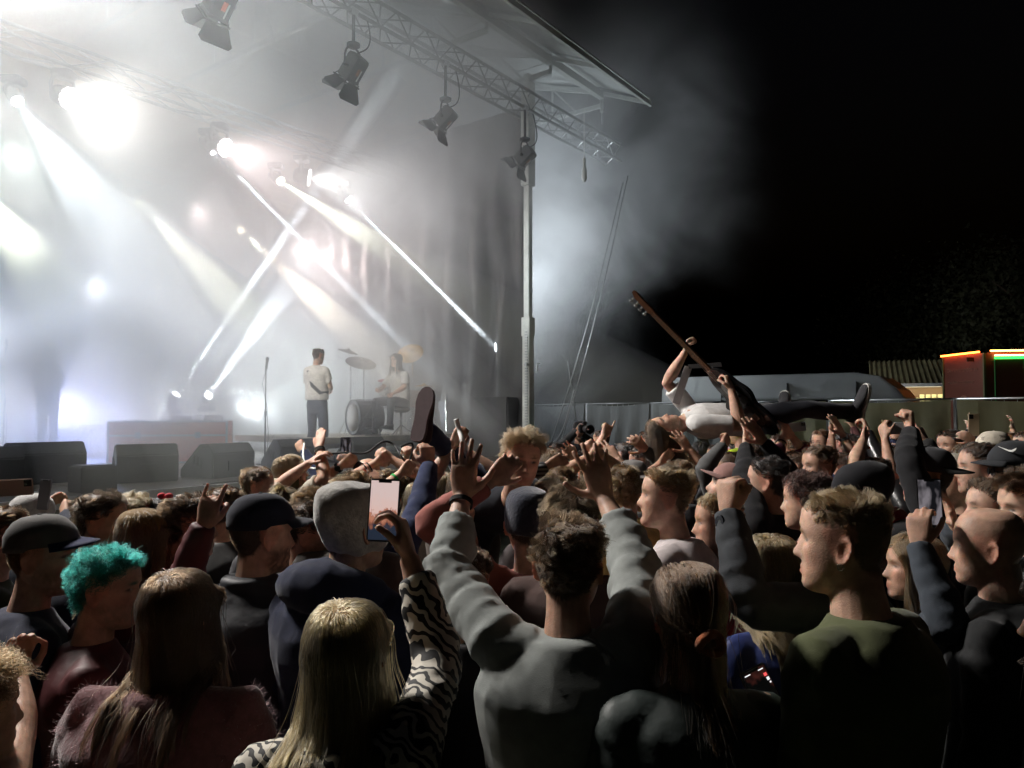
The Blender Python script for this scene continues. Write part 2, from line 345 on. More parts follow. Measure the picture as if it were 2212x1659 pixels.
# ------------------------------------------------------------ roof
def roof():
    th = thing('stage_roof', 'pale lean to stage roof on steel rafters over the truss', 'roof', ST(4, 3, 0), RZ)
    tA, tB = -4.5, 10.12
    zl, zb = 7.82, 8.30
    lip, beam = -1.5, -.45
    def bar(n_, a, b, w, h, m='roof_steel'): MB().bar(ST(*a), ST(*b), w, h).build(n_, m, th)
    bar('lip_beam', (tA, lip, zl), (tB, lip, zl), .05, .09)
    bar('ridge_beam', (tA, beam, zb - .06), (tB, beam, zb - .06), .10, .14)
    back = 8.6; zr = zb + 1.5
    n = 9
    for i in range(n):
        t = tA + (tB - tA) * i / (n - 1)
        bar('rafter', (t, lip + .03, zl + .03), (t, beam, zb), .05, .07)
        bar('rafter', (t, beam, zb + .02), (t, 4.2, zr), .06, .10)
        bar('rafter', (t, 4.2, zr), (t, back, zb + .1), .06, .10)
        bar('tie', (t, beam, zb - .25), (t, back, zb - .25), .06, .08)
        bar('strut', (t, beam, zb - .25), (t, beam, zb), .05, .05)
        for k in range(4):
            s0 = beam + (4.2 - beam) * (k + .5) / 4; s1 = beam + (4.2 - beam) * (k + 1) / 4
            zt = zb + (zr - zb) * (k + 1) / 4
            bar('web', (t, s0, zb - .25), (t, s1, zt), .035, .035)
            bar('web', (t, s1, zb - .25), (t, s1, zt), .035, .035)
        MB().bar(ST(t, 1.7, zb - .3), ST(t, 1.7, zb - .2), .03).build('bracket', 'roof_steel', th)
    for s in (1.2, 3.0, 5.2, 7.0):
        z = zb + (zr - zb) * (s - beam) / (4.2 - beam) if s < 4.2 else zr + (zb + .1 - zr) * (s - 4.2) / (back - 4.2)
        bar('purlin', (tA, s, z - .03), (tB, s, z - .03), .05, .06)
    for i in range(n - 1):                                             # roof sheets, one per bay
        a = tA + (tB - tA) * i / (n - 1) + .01; b = tA + (tB - tA) * (i + 1) / (n - 1) - .01
        for (s0, z0), (s1, z1) in (((lip, zl + .09), (beam - .02, zb + .10)), ((beam + .02, zb + .12), (4.18, zr + .10)), ((4.22, zr + .10), (back, zb + .18))):
            V = [ST(a, s0, z0), ST(b, s0, z0), ST(b, s1, z1), ST(a, s1, z1)]; V += [p + np.array([0, 0, .03]) for p in V]
            MB().add(V, [(0, 1, 2, 3), (7, 6, 5, 4), (0, 4, 5, 1), (1, 5, 6, 2), (2, 6, 7, 3), (3, 7, 4, 0)]).build('roof_sheet', 'roof_skin', th)
        bar('cross_brace', (a, beam, zb - .06), (b, 3.0, zb + .98), .02, .02)
        bar('cross_brace', (b, beam, zb - .06), (a, 3.0, zb + .98), .02, .02)
    # hanging corner bracket and hook
    MB().bar(ST(tB, beam, zb), ST(tB, beam, zb - .38), .06).build('bracket', 'roof_steel', th)
    MB().tube([ST(tB, beam, zb - .4), ST(tB, beam, zb - .62)], .012, 6).build('hook', 'alu', th)
    return th
roof()
# ------------------------------------------------------------ mast posts
def mast(t, s, top, label, detail=True):
    th = thing('mast', label, 'post', ST(t, s, 0), RZ)
    def lb(c, sz, m='alu_paint', n_='tube', bev=.008):
        mb = MB().box(c, sz); return mb.build(n_, m, th, world=False, bevel=bev)
    lb((0, 0, 1.8), (.155, .155, 3.6), n_='lower_tube')
    lb((0, 0, 3.55), (.18, .18, .34), n_='collar')
    lb((0, 0, (3.72 + top) / 2), (.12, .12, top - 3.72), n_='inner_tube')
    lb((0, 0, top - 1.1), (.21, .18, 1.9), n_='sleeve')
    lb((0, 0, .03), (.5, .5, .06), 'black_metal', 'foot')
    if detail:
        r = MB()
        for k in range(44): r.box((-.086, -.02, 1.3 + k * .05), (.022, .05, .025))
        o = r.build('gear_rack', 'alu', th, world=False); o['kind'] = 'stuff'
        h = MB().tube([(.09, -.05, 2.75), (.2, -.05, 2.75), (.22, -.05, 2.9), (.3, -.05, 2.9)], .012, 6).build('crank_handle', 'alu', th, True, world=False)
        MB().lathe([(.03, 0), (.03, .08)], (-.09, -.06, 2.86), (-1, 0, 0), 10).build('bolt', 'alu', th, world=False)
    return th
mast(8.32, .06, 8.15, 'pale square steel mast with gear rack at the open stage corner')
mast(8.5, 8.0, 8.2, 'rear mast of the stage behind the black side drape', False)
mast(-4.4, 8.0, 8.2, 'rear mast at the smoky far end of the stage', False)
# ------------------------------------------------------------ black drapes
def drape(label, a, b, z0, z1, seed, amp=.09, waves=13):
    rr = random.Random(seed); n, k = 90, 16; a = np.asarray(a, float); b = np.asarray(b, float); L = np.linalg.norm(b - a); dirn = (b - a) / L; nv = np.array([-dirn[1], dirn[0], 0])
    ph = [rr.uniform(0, 6) for _ in range(4)]; V = []
    for j in range(k + 1):
        z = z0 + (z1 - z0) * j / k
        for i in range(n + 1):
            x = i / n; o = amp * (math.sin(x * waves * 2 * PI + ph[0] + .5 * math.sin(z * 1.3 + ph[1])) * .6 + .5 * math.sin(x * waves * 4.7 + ph[2] + z * .7) + .35 * math.sin(x * 31 + z * 2.3 + ph[3]))
            V.append(a + dirn * L * x + nv * (o * (1 - .5 * j / k)) + np.array([0, 0, z]))
    f = [(j * (n + 1) + i, j * (n + 1) + i + 1, (j + 1) * (n + 1) + i + 1, (j + 1) * (n + 1) + i) for j in range(k) for i in range(n)]
    o = one(MB().add(V, f), 'drape', 'drape', label, 'drape', True)
    m = o.modifiers.new('Solidify', 'SOLIDIFY'); m.thickness = .008
    return o
drape('black crinkled side drape hanging behind the drum kit', ST(8.55, .25, 0), ST(8.75, 8.1, 0), .9, 7.7, 3)
drape('black backdrop closing the stage behind the smoke', ST(8.7, 8.3, 0), ST(-5, 8.3, 0), .9, 8.1, 5, waves=24)
# ------------------------------------------------------------ barn door lamps on the front truss
def fresnel(t, zc, yaw, tilt, label, leaves=(35, 30, 35, 30), tint='grey_housing', scale=1.0):
    """theatre lamp hung under the truss: clamp, yoke, finned housing, four barn door leaves, cable"""
    top = ST(t, -.17, FT_Z - .03); c = np.array([top[0], top[1], zc]); th = thing('barn_door_lamp', label, 'stage lamp', c, 0, None)
    d = np.array([math.sin(yaw) * math.cos(tilt), math.cos(yaw) * math.cos(tilt), math.sin(tilt)])          # direction of the beam
    side = nrm(np.cross(d, (0, 0, 1))); up = np.cross(side, d); s = scale
    def P(x, y, z): return c + side * x * s + up * y * s + d * z * s
    Rm = np.stack([side, up, d], 1)
    MB().tube([c + np.array([0, 0, .42 * s]), [top[0], top[1], top[2] + .02]], .022, 8).build('hanger', 'black_metal', th, True)
    MB().lathe([(.05, -.05), (.05, .05)], top + np.array([0, 0, .03]), SE, 10).build('clamp', 'alu', th, 40)
    MB().lathe([(.06, .0), (.09, .02), (.09, .05), (.03, .08)], c + np.array([0, 0, .36 * s]), (0, 0, 1), 12).build('swivel', 'black_metal', th, 40)
    yk = [c + side * .205 * s * math.cos(a) + np.array([0, 0, 1.0]) * .37 * s * max(0, math.sin(a)) ** .55 for a in np.linspace(0, PI, 13)]
    MB().tube(yk, .018 * s, 8).build('yoke', 'black_metal', th, True)
    body = MB()
    an = np.linspace(0, 2 * PI, 24, endpoint=False); oct_ = [(.165 * max(-.86, min(.86, 1.15 * math.cos(a))), .17 * max(-.9, min(.9, 1.15 * math.sin(a)))) for a in an]
    body.rings([[P(x * q, y * q, z) for x, y in oct_] for q, z in ((.6, -.24), (.92, -.22), (1, -.18), (1, .16), (1.05, .165), (1.05, .20))])
    hb_ = body.build('housing', tint, th, 40)
    for k in range(5):
        MB().box(P(0, .155 + .008, -.14 + k * .06), (.22 * s, .02 * s, .018 * s), Rm).build('fin', 'black_metal', hb_)
    MB().box(P(0, -.157, .0), (.06 * s, .012 * s, .12 * s), Rm).build('gel_label', 'orange_gel' if scale > .8 else 'drum_wood', hb_)
    MB().box(P(.05, -.158, .05), (.02 * s, .012 * s, .2 * s), Rm).build('tape', 'paper', hb_)
    for sx in (-1, 1): MB().lathe([(.03 * s, -.02), (.035 * s, .03), (.02 * s, .05)], P(sx * .16, 0, 0), side * sx, 10).build('knob', 'black_metal', th, 40)
    MB().lathe([(.15 * s, .19 * s), (.15 * s, .2 * s), (.08 * s, .22 * s)], c, d, 20).build('lens', 'chrome', hb_, True)
    fr = MB()
    for sx, sy, w_, h_ in ((0, .165, .36, .02), (0, -.165, .36, .02), (.17, 0, .02, .32), (-.17, 0, .02, .32)): fr.box(P(sx, sy, .235), (w_ * s, h_ * s, .02 * s), Rm)
    for sx in (-1, 1):
        for sy in (-1, 1): fr.bar(P(.15 * sx, .15 * sy, .19), P(.15 * sx, .15 * sy, .24), .014 * s)
    fd_ = fr.build('door_frame', 'black_metal', th)
    for k, (ax, ay) in enumerate(((0, -1), (1, 0), (0, 1), (-1, 0))):
        a = R(leaves[k]); big = ay != 0
        w0, w1, ln = (.15, .24, .27) if big else (.135, .19, .21)
        o0 = np.array([ax * .17, ay * .17, .25]); ou = np.array([ax * math.sin(a), ay * math.sin(a), math.cos(a)]); wv = np.array([ay, ax, 0.0]) if True else 0
        q = [o0 - wv * w0, o0 + wv * w0, o0 + ou * ln * .8 + wv * w1, o0 + ou * ln + wv * (w1 - .05), o0 + ou * ln - wv * (w1 - .05), o0 + ou * ln * .8 - wv * w1]
        nn = nrm(np.cross(wv, ou)) * .005
        V = [P(*p) for p in q] + [P(*(p + nn)) for p in q]; n = 6
        MB().add(V, [tuple(range(n)), tuple(range(2 * n - 1, n - 1, -1))] + [(i, n + i, n + (i + 1) % n, (i + 1) % n) for i in range(n)]).build('barn_door', 'black_metal', fd_)
    cb = [P(.0, .1, -.22), P(.02, .05, -.34), c + np.array([.3, .1, .25]), ST(t + .25, -.14, FT_Z + .05)]
    cb = [np.array(p) for p in cb]; pts = []
    for q in np.linspace(0, 1, 18):
        b = [(1 - q) ** 3, 3 * q * (1 - q) ** 2, 3 * q * q * (1 - q), q ** 3]; pts.append(sum(w_ * p for w_, p in zip(b, cb)))
    MB().tube(pts, .009, 6).build('cable', 'rubber', th, True)
    return th
for (u, v, yaw, tilt, lv, lab, sc) in ((476, 2, -52, -42, (40, 30, 10, 45), 'nearest barn door lamp with a red filter, cut off by the picture edge', .86),
                          (763, 148, -58, -48, (28, 20, 25, 40), 'grey barn door lamp with its leaves hanging open, second along the truss', .78),
                          (962, 255, -66, -40, (55, 25, 30, 50), 'barn door lamp with one leaf splayed sideways, third along the truss', .70),
                          (1134, 338, -60, -35, (60, 40, 30, 60), 'hazy barn door lamp in front of the pale mast', .74)):
    p = at_s(u, v, -.17); q = to_stage(p)
    fresnel(q[0], p[2], R(yaw), R(tilt), lab, lv, 'black_metal' if u == 476 else 'grey_housing', sc)
# ------------------------------------------------------------ guy wires and hanging strap
for k, (a, b, lab) in enumerate((((1345, 395, 13.6), (1188, 962, 12.6), 'longest pale guy wire slanting down beside the smoke'), ((1356, 380, 13.8), (1205, 975, 12.6), 'guy wire hung next to the longest one'),
                   ((1240, 842, 13), (1185, 960, 12.5), 'short pale guy wire low by the mast'), ((1226, 780, 13), (1248, 930, 13), 'thin wire running straight down to the photographer'))):
    p, q = at(*a), at(*b); pts = [p + (q - p) * x + np.array([0, 0, -.25 * math.sin(PI * x)]) * (0 if k == 3 else 1) for x in np.linspace(0, 1, 14)]
    m = MB().tube(pts, .009, 5); V = np.concatenate(m.v); one(m, 'guy_wire', 'truss', lab, 'wire', True)
p = at(1262, 342, 13.4)
m = MB(); m.tube([p, p - np.array([0, 0, .16]), p - np.array([0, 0, .2]), p - np.array([0, 0, .36]), p - np.array([0, 0, .42])], [.03, .025, .045, .05, .02], 8)
m.tube([p + np.array([0, 0, .9]), p], .006, 5)
one(m, 'tension_strap', 'paper', 'white rolled strap hanging in the smoke past the mast', 'strap', 40)
# ------------------------------------------------------------ stage smoke
def smoke():
    x0, x1, y0, y1, z0, z1 = -4.9, 17.0, -4.2, 8.2, 1.26, 11.5
    V = [(x, y, z) for x in (x0, x1) for y in (y0, y1) for z in (z0, z1)]
    V = [(x - 2, y, z - 1) for x, y, z in V]
    me = bpy.data.meshes.new('smoke'); me.from_pydata(V, [], [(0, 1, 3, 2), (4, 6, 7, 5), (0, 4, 5, 1), (2, 3, 7, 6), (0, 2, 6, 4), (1, 5, 7, 3)])
    o = place('smoke', me); o.location = tuple(ST(2, 0, 1)); o.rotation_euler = (0, 0, SA)
    tag(o, 'pale drifting stage smoke lit by the lamps', 'smoke', kind='stuff')
    m = bpy.data.materials.new('smoke'); m.use_nodes = True; n = m.node_tree.nodes; l = m.node_tree.links; n.remove(n['Principled BSDF'])
    pv = n.new('ShaderNodeVolumePrincipled'); l.new(pv.outputs[0], n['Material Output'].inputs['Volume'])
    pv.inputs['Color'].default_value = (.93, .95, .97, 1); pv.inputs['Anisotropy'].default_value = .25
    tc = n.new('ShaderNodeTexCoord'); sp = n.new('ShaderNodeSeparateXYZ'); l.new(tc.outputs['Object'], sp.inputs[0])
    def mr(src, a, b, c, d, smooth=True):
        q = n.new('ShaderNodeMapRange'); q.interpolation_type = 'SMOOTHSTEP' if smooth else 'LINEAR'
        for i, x in enumerate((a, b, c, d)): q.inputs[i + 1].default_value = x
        l.new(src, q.inputs[0]); return q.outputs[0]
    def mt(op, a, b):
        q = n.new('ShaderNodeMath'); q.operation = op
        for i, x in enumerate((a, b)):
            if isinstance(x, (int, float)): q.inputs[i].default_value = x
            else: l.new(x, q.inputs[i])
        return q.outputs[0]
    X, Y, Z = sp.outputs
    no = n.new('ShaderNodeTexNoise'); no.inputs['Scale'].default_value = .42; no.inputs['Detail'].default_value = 4.5; no.inputs['Roughness'].default_value = .55; no.inputs['Distortion'].default_value = .6
    l.new(tc.outputs['Object'], no.inputs['Vector'])
    cloud = mr(no.outputs[0], .35, .66, .25, 1.0)
    # on the stage: thick; leaves at the open corner and thins out sideways; front edge ragged
    front = mr(mt('ADD', mt('ADD', mt('ADD', Y, mt('MULTIPLY', mt('MAXIMUM', mt('SUBTRACT', Z, 2.4), 0), .7)), mt('MULTIPLY', no.outputs[0], 3.6)), mt('MULTIPLY', mt('MAXIMUM', mt('SUBTRACT', X, 5.0), 0), .7)), 1.95, 6.0, 0.0, 1.0)
    along = mr(mt('SUBTRACT', X, mt('MULTIPLY', no.outputs[0], 5.0)), 1.5, 8.0, 1.0, 0.0)
    low = mr(mt('SUBTRACT', mt('ADD', Z, mt('MULTIPLY', no.outputs[0], 2.0)), mt('MULTIPLY', mt('MAXIMUM', mt('SUBTRACT', X, 6.1), 0), 1.15)), .4, 2.4, 0.0, 1.0)
    west = mr(X, -6.0, 0.8, .10, 1.0)
    high = mr(mt('ADD', Z, mt('MULTIPLY', no.outputs[0], 1.5)), 7.6, 9.2, 1.0, 0.06)
    edge = mt('MULTIPLY', mr(Y, -3.7, -.8, 0.0, 1.0), mr(X, 9.5, 14.8, 1.0, 0.0))
    dn = mt('MULTIPLY', edge, mt('MULTIPLY', mt('MULTIPLY', mt('MULTIPLY', cloud, west), front), mt('MULTIPLY', mt('MULTIPLY', along, high), low)))
    l.new(mt('MULTIPLY', dn, SMOKE_D), pv.inputs['Density'])
    me.materials.append(m)
    try: m.cycles.volume_sampling = 'MULTIPLE_IMPORTANCE'; m.cycles.volume_step_rate = 1.0
    except Exception: pass
SMOKE_D = 1.25
smoke()

# cones of thin extra smoke added around the narrow beams so they show
ms = bpy.data.materials.new('added_shaft_smoke'); ms.use_nodes = True; n_ = ms.node_tree.nodes; n_.remove(n_['Principled BSDF']); v_ = n_.new('ShaderNodeVolumePrincipled'); v_.inputs['Density'].default_value = .06; v_.inputs['Color'].default_value = (.95, .96, .97, 1); v_.inputs['Anisotropy'].default_value = .25; ms.node_tree.links.new(v_.outputs[0], n_['Material Output'].inputs['Volume'])
for p, d, cone, lab in SHAFTS:
    L = 11.0
    for q in np.linspace(0, 11, 111):
        w_ = to_stage(p + d * q)
        if w_[0] > 8.5 or w_[2] < DECK + .05 or w_[1] > 8.1 or w_[1] < -3.9 or w_[2] > 7.6: L = max(q - .15, .6); break
    k = math.tan(R(cone / 2)) * 1.04
    o = MB().lathe([(.05, .03), (.05 + L * k * .5, L * .5), (.05 + L * k, L)], (0, 0, 0), d, 20).build('smoke', ms, None); o.location = tuple(p); tag(o, 'smoke in the shaft of the ' + lab.split(',')[0], 'smoke', kind='stuff')
# ------------------------------------------------------------ people
def skin_mat(name, col):
    m = bpy.data.materials.new(name); m.use_nodes = True; n = m.node_tree.nodes; l = m.node_tree.links; b = n['Principled BSDF']
    a = n.new('ShaderNodeVertexColor'); a.layer_name = 'tint'
    tc = n.new('ShaderNodeTexCoord'); t = n.new('ShaderNodeTexNoise'); t.inputs['Scale'].default_value = 28; t.inputs['Detail'].default_value = 5; l.new(tc.outputs['Object'], t.inputs['Vector'])
    r = n.new('ShaderNodeMapRange'); r.inputs[1].default_value = .3; r.inputs[2].default_value = .7; r.inputs[3].default_value = .72; r.inputs[4].default_value = 1.18; l.new(t.outputs[0], r.inputs[0])
    x = n.new('ShaderNodeMix'); x.data_type = 'RGBA'; x.blend_type = 'MULTIPLY'; x.inputs[0].default_value = 1; l.new(a.outputs[0], x.inputs[6]); l.new(r.outputs[0], x.inputs[7])
    l.new(x.outputs[2], b.inputs['Base Color']); b.inputs['Roughness'].default_value = .52; b.inputs['Specular IOR Level'].default_value = .45
    b.inputs['Subsurface Weight'].default_value = .28; b.inputs['Subsurface Radius'].default_value = (1.0, .26, .12); b.inputs['Subsurface Scale'].default_value = .012
    t2 = n.new('ShaderNodeTexNoise'); t2.inputs['Scale'].default_value = 260; t2.inputs['Detail'].default_value = 2; l.new(tc.outputs['Object'], t2.inputs['Vector'])
    bp = n.new('ShaderNodeBump'); bp.inputs['Strength'].default_value = .32; bp.inputs['Distance'].default_value = .004; l.new(t2.outputs[0], bp.inputs['Height']); l.new(bp.outputs[0], b.inputs['Normal'])
    M[name] = m; return m
skin_mat('skin', (.5, .3, .22))
_cl = {}
def cloth(col, kind='knit'):
    key = (tuple(col), kind)
    if key in _cl: return _cl[key]
    nm = kind + '_%d' % len(_cl)
    if kind == 'zebra':
        m = bpy.data.materials.new(nm); m.use_nodes = True; n = m.node_tree.nodes; l = m.node_tree.links; b = n['Principled BSDF']; b.inputs['Roughness'].default_value = .75
        tc = n.new('ShaderNodeTexCoord'); wv = n.new('ShaderNodeTexWave'); wv.wave_type = 'BANDS'; wv.bands_direction = 'DIAGONAL'; wv.inputs['Scale'].default_value = 15; wv.inputs['Distortion'].default_value = 9; wv.inputs['Detail'].default_value = 1.2; wv.inputs['Detail Scale'].default_value = 1.6
        l.new(tc.outputs['Object'], wv.inputs['Vector']); cr = n.new('ShaderNodeValToRGB'); cr.color_ramp.elements[0].position = .46; cr.color_ramp.elements[0].color = (.012, .012, .013, 1); cr.color_ramp.elements[1].position = .54; cr.color_ramp.elements[1].color = (.62, .58, .50, 1)
        l.new(wv.outputs[0], cr.inputs[0]); l.new(cr.outputs[0], b.inputs['Base Color'])
    elif kind == 'leather': m = mat(nm, col, .32, var=.2, vscale=30, bump=.3, bscale=18)
    elif kind == 'nylon': m = mat(nm, col, .62, var=.12, vscale=12, bump=.35, bscale=14)
    elif kind == 'wool': m = mat(nm, col, .95, var=.2, vscale=60, bump=.3, bscale=120, sheen=.6)
    elif kind == 'stripe':
        m = mat(nm, col, .85); n = m.node_tree.nodes; l = m.node_tree.links; tc = n.new('ShaderNodeTexCoord'); wv = n.new('ShaderNodeTexWave'); wv.bands_direction = 'Z'; wv.inputs['Scale'].default_value = 14
        l.new(tc.outputs['Object'], wv.inputs['Vector']); cr = n.new('ShaderNodeValToRGB'); cr.color_ramp.elements[0].position = .5; cr.color_ramp.elements[0].color = (.02, .02, .022, 1); cr.color_ramp.elements[1].position = .56; cr.color_ramp.elements[1].color = (*col, 1)
        l.new(wv.outputs[0], cr.inputs[0]); l.new(cr.outputs[0], n['Principled BSDF'].inputs['Base Color'])
    else: m = mat(nm, col, .88, var=.14, vscale=25, bump=.14, bscale=420, sheen=.12, spec=.25)
    _cl[key] = m; return m
_hm = {}
def hair_mat(col):
    key = tuple(col)
    if key in _hm: return _hm[key]
    m = bpy.data.materials.new('hair_%d' % len(_hm)); m.use_nodes = True; n = m.node_tree.nodes; n.remove(n['Principled BSDF'])
    h = n.new('ShaderNodeBsdfHairPrincipled'); h.model = 'CHIANG'; h.parametrization = 'COLOR'; h.inputs['Color'].default_value = (*[c ** 1.12 * .40 for c in col], 1); h.inputs['Roughness'].default_value = .38; h.inputs['Radial Roughness'].default_value = .45
    h.inputs['Random Roughness'].default_value = .3
    hi = n.new('ShaderNodeHairInfo'); mr_ = n.new('ShaderNodeMapRange'); mr_.inputs[3].default_value = .45; mr_.inputs[4].default_value = 1.5; m.node_tree.links.new(hi.outputs['Random'], mr_.inputs[0]); mx_ = n.new('ShaderNodeMix'); mx_.data_type = 'RGBA'; mx_.blend_type = 'MULTIPLY'; mx_.inputs[0].default_value = 1; mx_.inputs[6].default_value = h.inputs['Color'].default_value; m.node_tree.links.new(mr_.outputs[0], mx_.inputs[7]); m.node_tree.links.new(mx_.outputs[2], h.inputs['Color'])
    m.node_tree.links.new(h.outputs[0], n['Material Output'].inputs[0]); _hm[key] = m; return m
scene.cycles_curves.shape = 'RIBBONS'
# ---- head surface in its own frame (x right, y forward, z up, centre of the skull at 0)
HZ = np.array([.116, .1155, .108, .09, .06, .035, .018, 0, -.02, -.04, -.06, -.075, -.09, -.105, -.118, -.126])
HF = np.array([.004, .012, .047, .073, .088, .0925, .0925, .0855, .0865, .087, .0875, .0885, .085, .0885, .0825, .066])
HB = np.array([-.012, -.022, -.067, -.089, -.100, -.1015, -.1005, -.097, -.09, -.078, -.062, -.05, -.036, -.02, -.002, .02])
HW = np.array([.004, .014, .05, .0665, .0755, .078, .0782, .0768, .0745, .0715, .0672, .0625, .056, .047, .035, .018])
def head_pt(ph, z):
    """ph 0 = front, +90deg = right side"""
    ph = np.asarray(ph, float); z = np.asarray(z, float)
    zz = HZ[::-1]; f = np.interp(z, zz, HF[::-1]); b = np.interp(z, zz, HB[::-1]); w = np.interp(z, zz, HW[::-1])
    c = (f + b) / 2 * .35; cs, sn = np.cos(ph), np.sin(ph)
    y = np.where(cs > 0, c + (f - c) * np.abs(cs) ** .82, c + (b - c) * np.abs(cs) ** .95)
    x = w * np.sign(sn) * np.abs(sn) ** .92
    return np.stack([x, y, np.broadcast_to(z, x.shape)], -1)
def head_mesh(mb, Rm, c, sc, mouth=0.0, nose=1.0):
    zs = np.concatenate([np.linspace(.116, .06, 9)[:-1], np.linspace(.06, -.126, 42)]); n = 56; an = np.linspace(0, 2 * PI, n, endpoint=False); rings = []
    g = lambda x, z, x0, z0, sx, sz: np.exp(-((x - x0) / sx) ** 2 - ((z - z0) / sz) ** 2)
    for z in zs:
        p = head_pt(an, np.full(n, z)); x = p[:, 0]; fr = np.clip(np.cos(an) * 1.6, 0, 1); ax = np.abs(x); d = np.zeros(n)
        nh = np.interp(z, [-.054, -.048, -.041, -.02, .004, .016], [0, .017, .0265, .0165, .006, 0]) * nose; nw = np.interp(z, [-.05, -.035, 0], [.0145, .0125, .0075])
        d += nh * np.exp(-(x / nw) ** 2)
        d += .006 * g(ax, z, .0135, -.043, .006, .006)
        d -= .0125 * g(ax, z, .031, .001, .0145, .0105); d += .0062 * g(ax, z, .032, -.001, .0095, .0075)
        d += .0045 * g(ax, z, .028, .0165, .022, .006); d += .005 * g(ax, z, .046, -.024, .016, .016)
        d -= .004 * g(ax, z, .052, -.062, .014, .02)
        d += .0065 * g(x, z, 0, -.0685, .019, .0048) + .0075 * g(x, z, 0, -.081, .017, .0055) - .005 * g(x, z, 0, -.0745, .022, .0028)
        d -= .003 * g(x, z, 0, -.060, .005, .006)
        if mouth: d -= mouth * .03 * g(x, z, 0, -.079, .016, .0085)
        p[:, 1] += d * fr
        rings.append(p * sc @ Rm.T + c)
    mb.rings(rings)
    for s in (-1, 1):                                                     # ears
        e = MB(); k = 20; e2 = np.linspace(0, 2 * PI, k, endpoint=False)
        prof = np.stack([.0185 * np.cos(e2) * (1 + .18 * np.sin(e2)), .033 * np.sin(e2)], 1)
        a = R(24); rr = []
        for q, off in ((.55, -.002), (1, .001), (1.0, .009), (.82, .0115), (.6, .006), (.3, .004)):
            pts = []
            for (py, pz) in prof * q:
                pts.append((s * (.0735 + off + (-(py)) * math.sin(a)), -.012 + py * math.cos(a) - pz * .12, -.012 + pz))
            rr.append(np.array(pts) * sc @ Rm.T + c)
        mb.rings(rr)
POSES = {  # per finger (index, middle, ring, little): bends at the three joints, then spread; thumb (out, across, bend)
 'open': ([(4, 8, 6)] * 4, 9, (52, 8, 10)), 'wide': ([(0, 10, 8), (2, 8, 6), (4, 10, 8), (2, 14, 8)], 13, (68, 0, 8)), 'relaxed': ([(18, 30, 18), (24, 36, 22), (28, 40, 24), (30, 42, 26)], 4, (38, 20, 15)),
 'flat': ([(6, 6, 4)] * 4, 2, (30, 10, 8)), 'fist': ([(84, 98, 62)] * 4, 0, (30, 62, 40)), 'point': ([(2, 6, 4), (82, 98, 60), (84, 98, 60), (84, 98, 60)], 0, (30, 60, 40)),
 'horns': ([(2, 8, 5), (84, 98, 60), (84, 98, 60), (6, 10, 6)], 4, (30, 60, 40)), 'three': ([(4, 8, 5), (2, 6, 5), (6, 10, 6), (80, 96, 60)], 10, (30, 55, 40)),
 'grip': ([(52, 62, 38), (56, 66, 40), (58, 68, 40), (60, 70, 42)], 2, (42, 48, 30)), 'phone': ([(36, 58, 34), (40, 60, 36), (44, 62, 36), (46, 64, 38)], 3, (40, 36, 12)), 'claw': ([(14, 42, 28)] * 4, 9, (58, 15, 25))}
def hand_mesh(mb, W, dh, pn, right, pose, sc, seg=10):
    dh = nrm(dh); pn = nrm(pn - dh * (np.asarray(pn) @ dh)); th = np.cross(dh, pn) * (1 if right else -1)
    ang, spread, tb = POSES[pose]
    P = lambda a, b, c: W + (dh * a + th * b + pn * c) * sc
    an = np.linspace(0, 2 * PI, 16, endpoint=False); rr = []
    for a, hw, ht, sh in ((-.012, .027, .019, 0), (.0, .027, .0185, 0), (.02, .033, .0185, .001), (.05, .0405, .0155, .001), (.078, .043, .0135, .0), (.093, .041, .0115, 0), (.100, .036, .007, 0)):
        rr.append(np.array([P(a, sh + hw * np.sign(math.cos(t)) * abs(math.cos(t)) ** .8, ht * math.sin(t)) for t in an]))
    mb.rings(rr)
    mb.ico(P(.032, .019, .008), .021 * sc, 2, (1, 1, .8))                              # ball of the thumb
    for k, (off, ln, rd, base) in enumerate(((.031, .074, .0092, .088), (.0105, .083, .0095, .093), (-.0105, .077, .009, .090), (-.030, .060, .0080, .082))):
        b = ang[k]; sp = R(spread) * (1.5 - k) * .8; d = dh * math.cos(sp) + th * math.sin(sp)
        ax = nrm(np.cross(d, pn)); p = P(base - .012, off * .98, .001); pts = [p, P(base, off, .001)]; rs = [rd * sc * 1.02, rd * sc * 1.02]; q = 0.0; p = pts[-1]
        for j, fr in enumerate((.44, .31, .25)):
            steps = 3; q0 = q; q += R(b[j])
            for i in range(steps):
                aa = q0 + (q - q0) * min(1, (i + 1) / 1.5); dd = d * math.cos(aa) + pn * math.sin(aa)
                p = p + dd * ln * fr * sc / steps; pts.append(p); rs.append(rd * sc * (1.0 - .055 * j - (.02 if i == 1 else 0)))
        pts.append(p + dd * .004 * sc); rs.append(rd * .62 * sc)
        mb.tube(pts, rs, seg)
    o, ac, be = [R(x) for x in tb]; p = P(.018, .024, .004); pts = [p]; rs = [.0135 * sc]; d = dh * math.cos(o) + th * math.sin(o)
    for j, (ln, rd) in enumerate(((.038, .0125), (.034, .0105), (.028, .0095))):
        aa = ac * (.4 + .6 * j) * .75; d2 = nrm((dh * math.cos(o * (1 - .25 * j)) + th * math.sin(o * (1 - .25 * j))) * math.cos(aa) + pn * math.sin(aa) * .9 - th * math.sin(be) * (.5 * j if ac > .5 else 0))
        for i in range(2): p = p + d2 * ln * sc / 2; pts.append(p); rs.append(rd * sc)
    pts.append(p + d2 * .005 * sc); rs.append(.0055 * sc); mb.tube(pts, rs, seg)
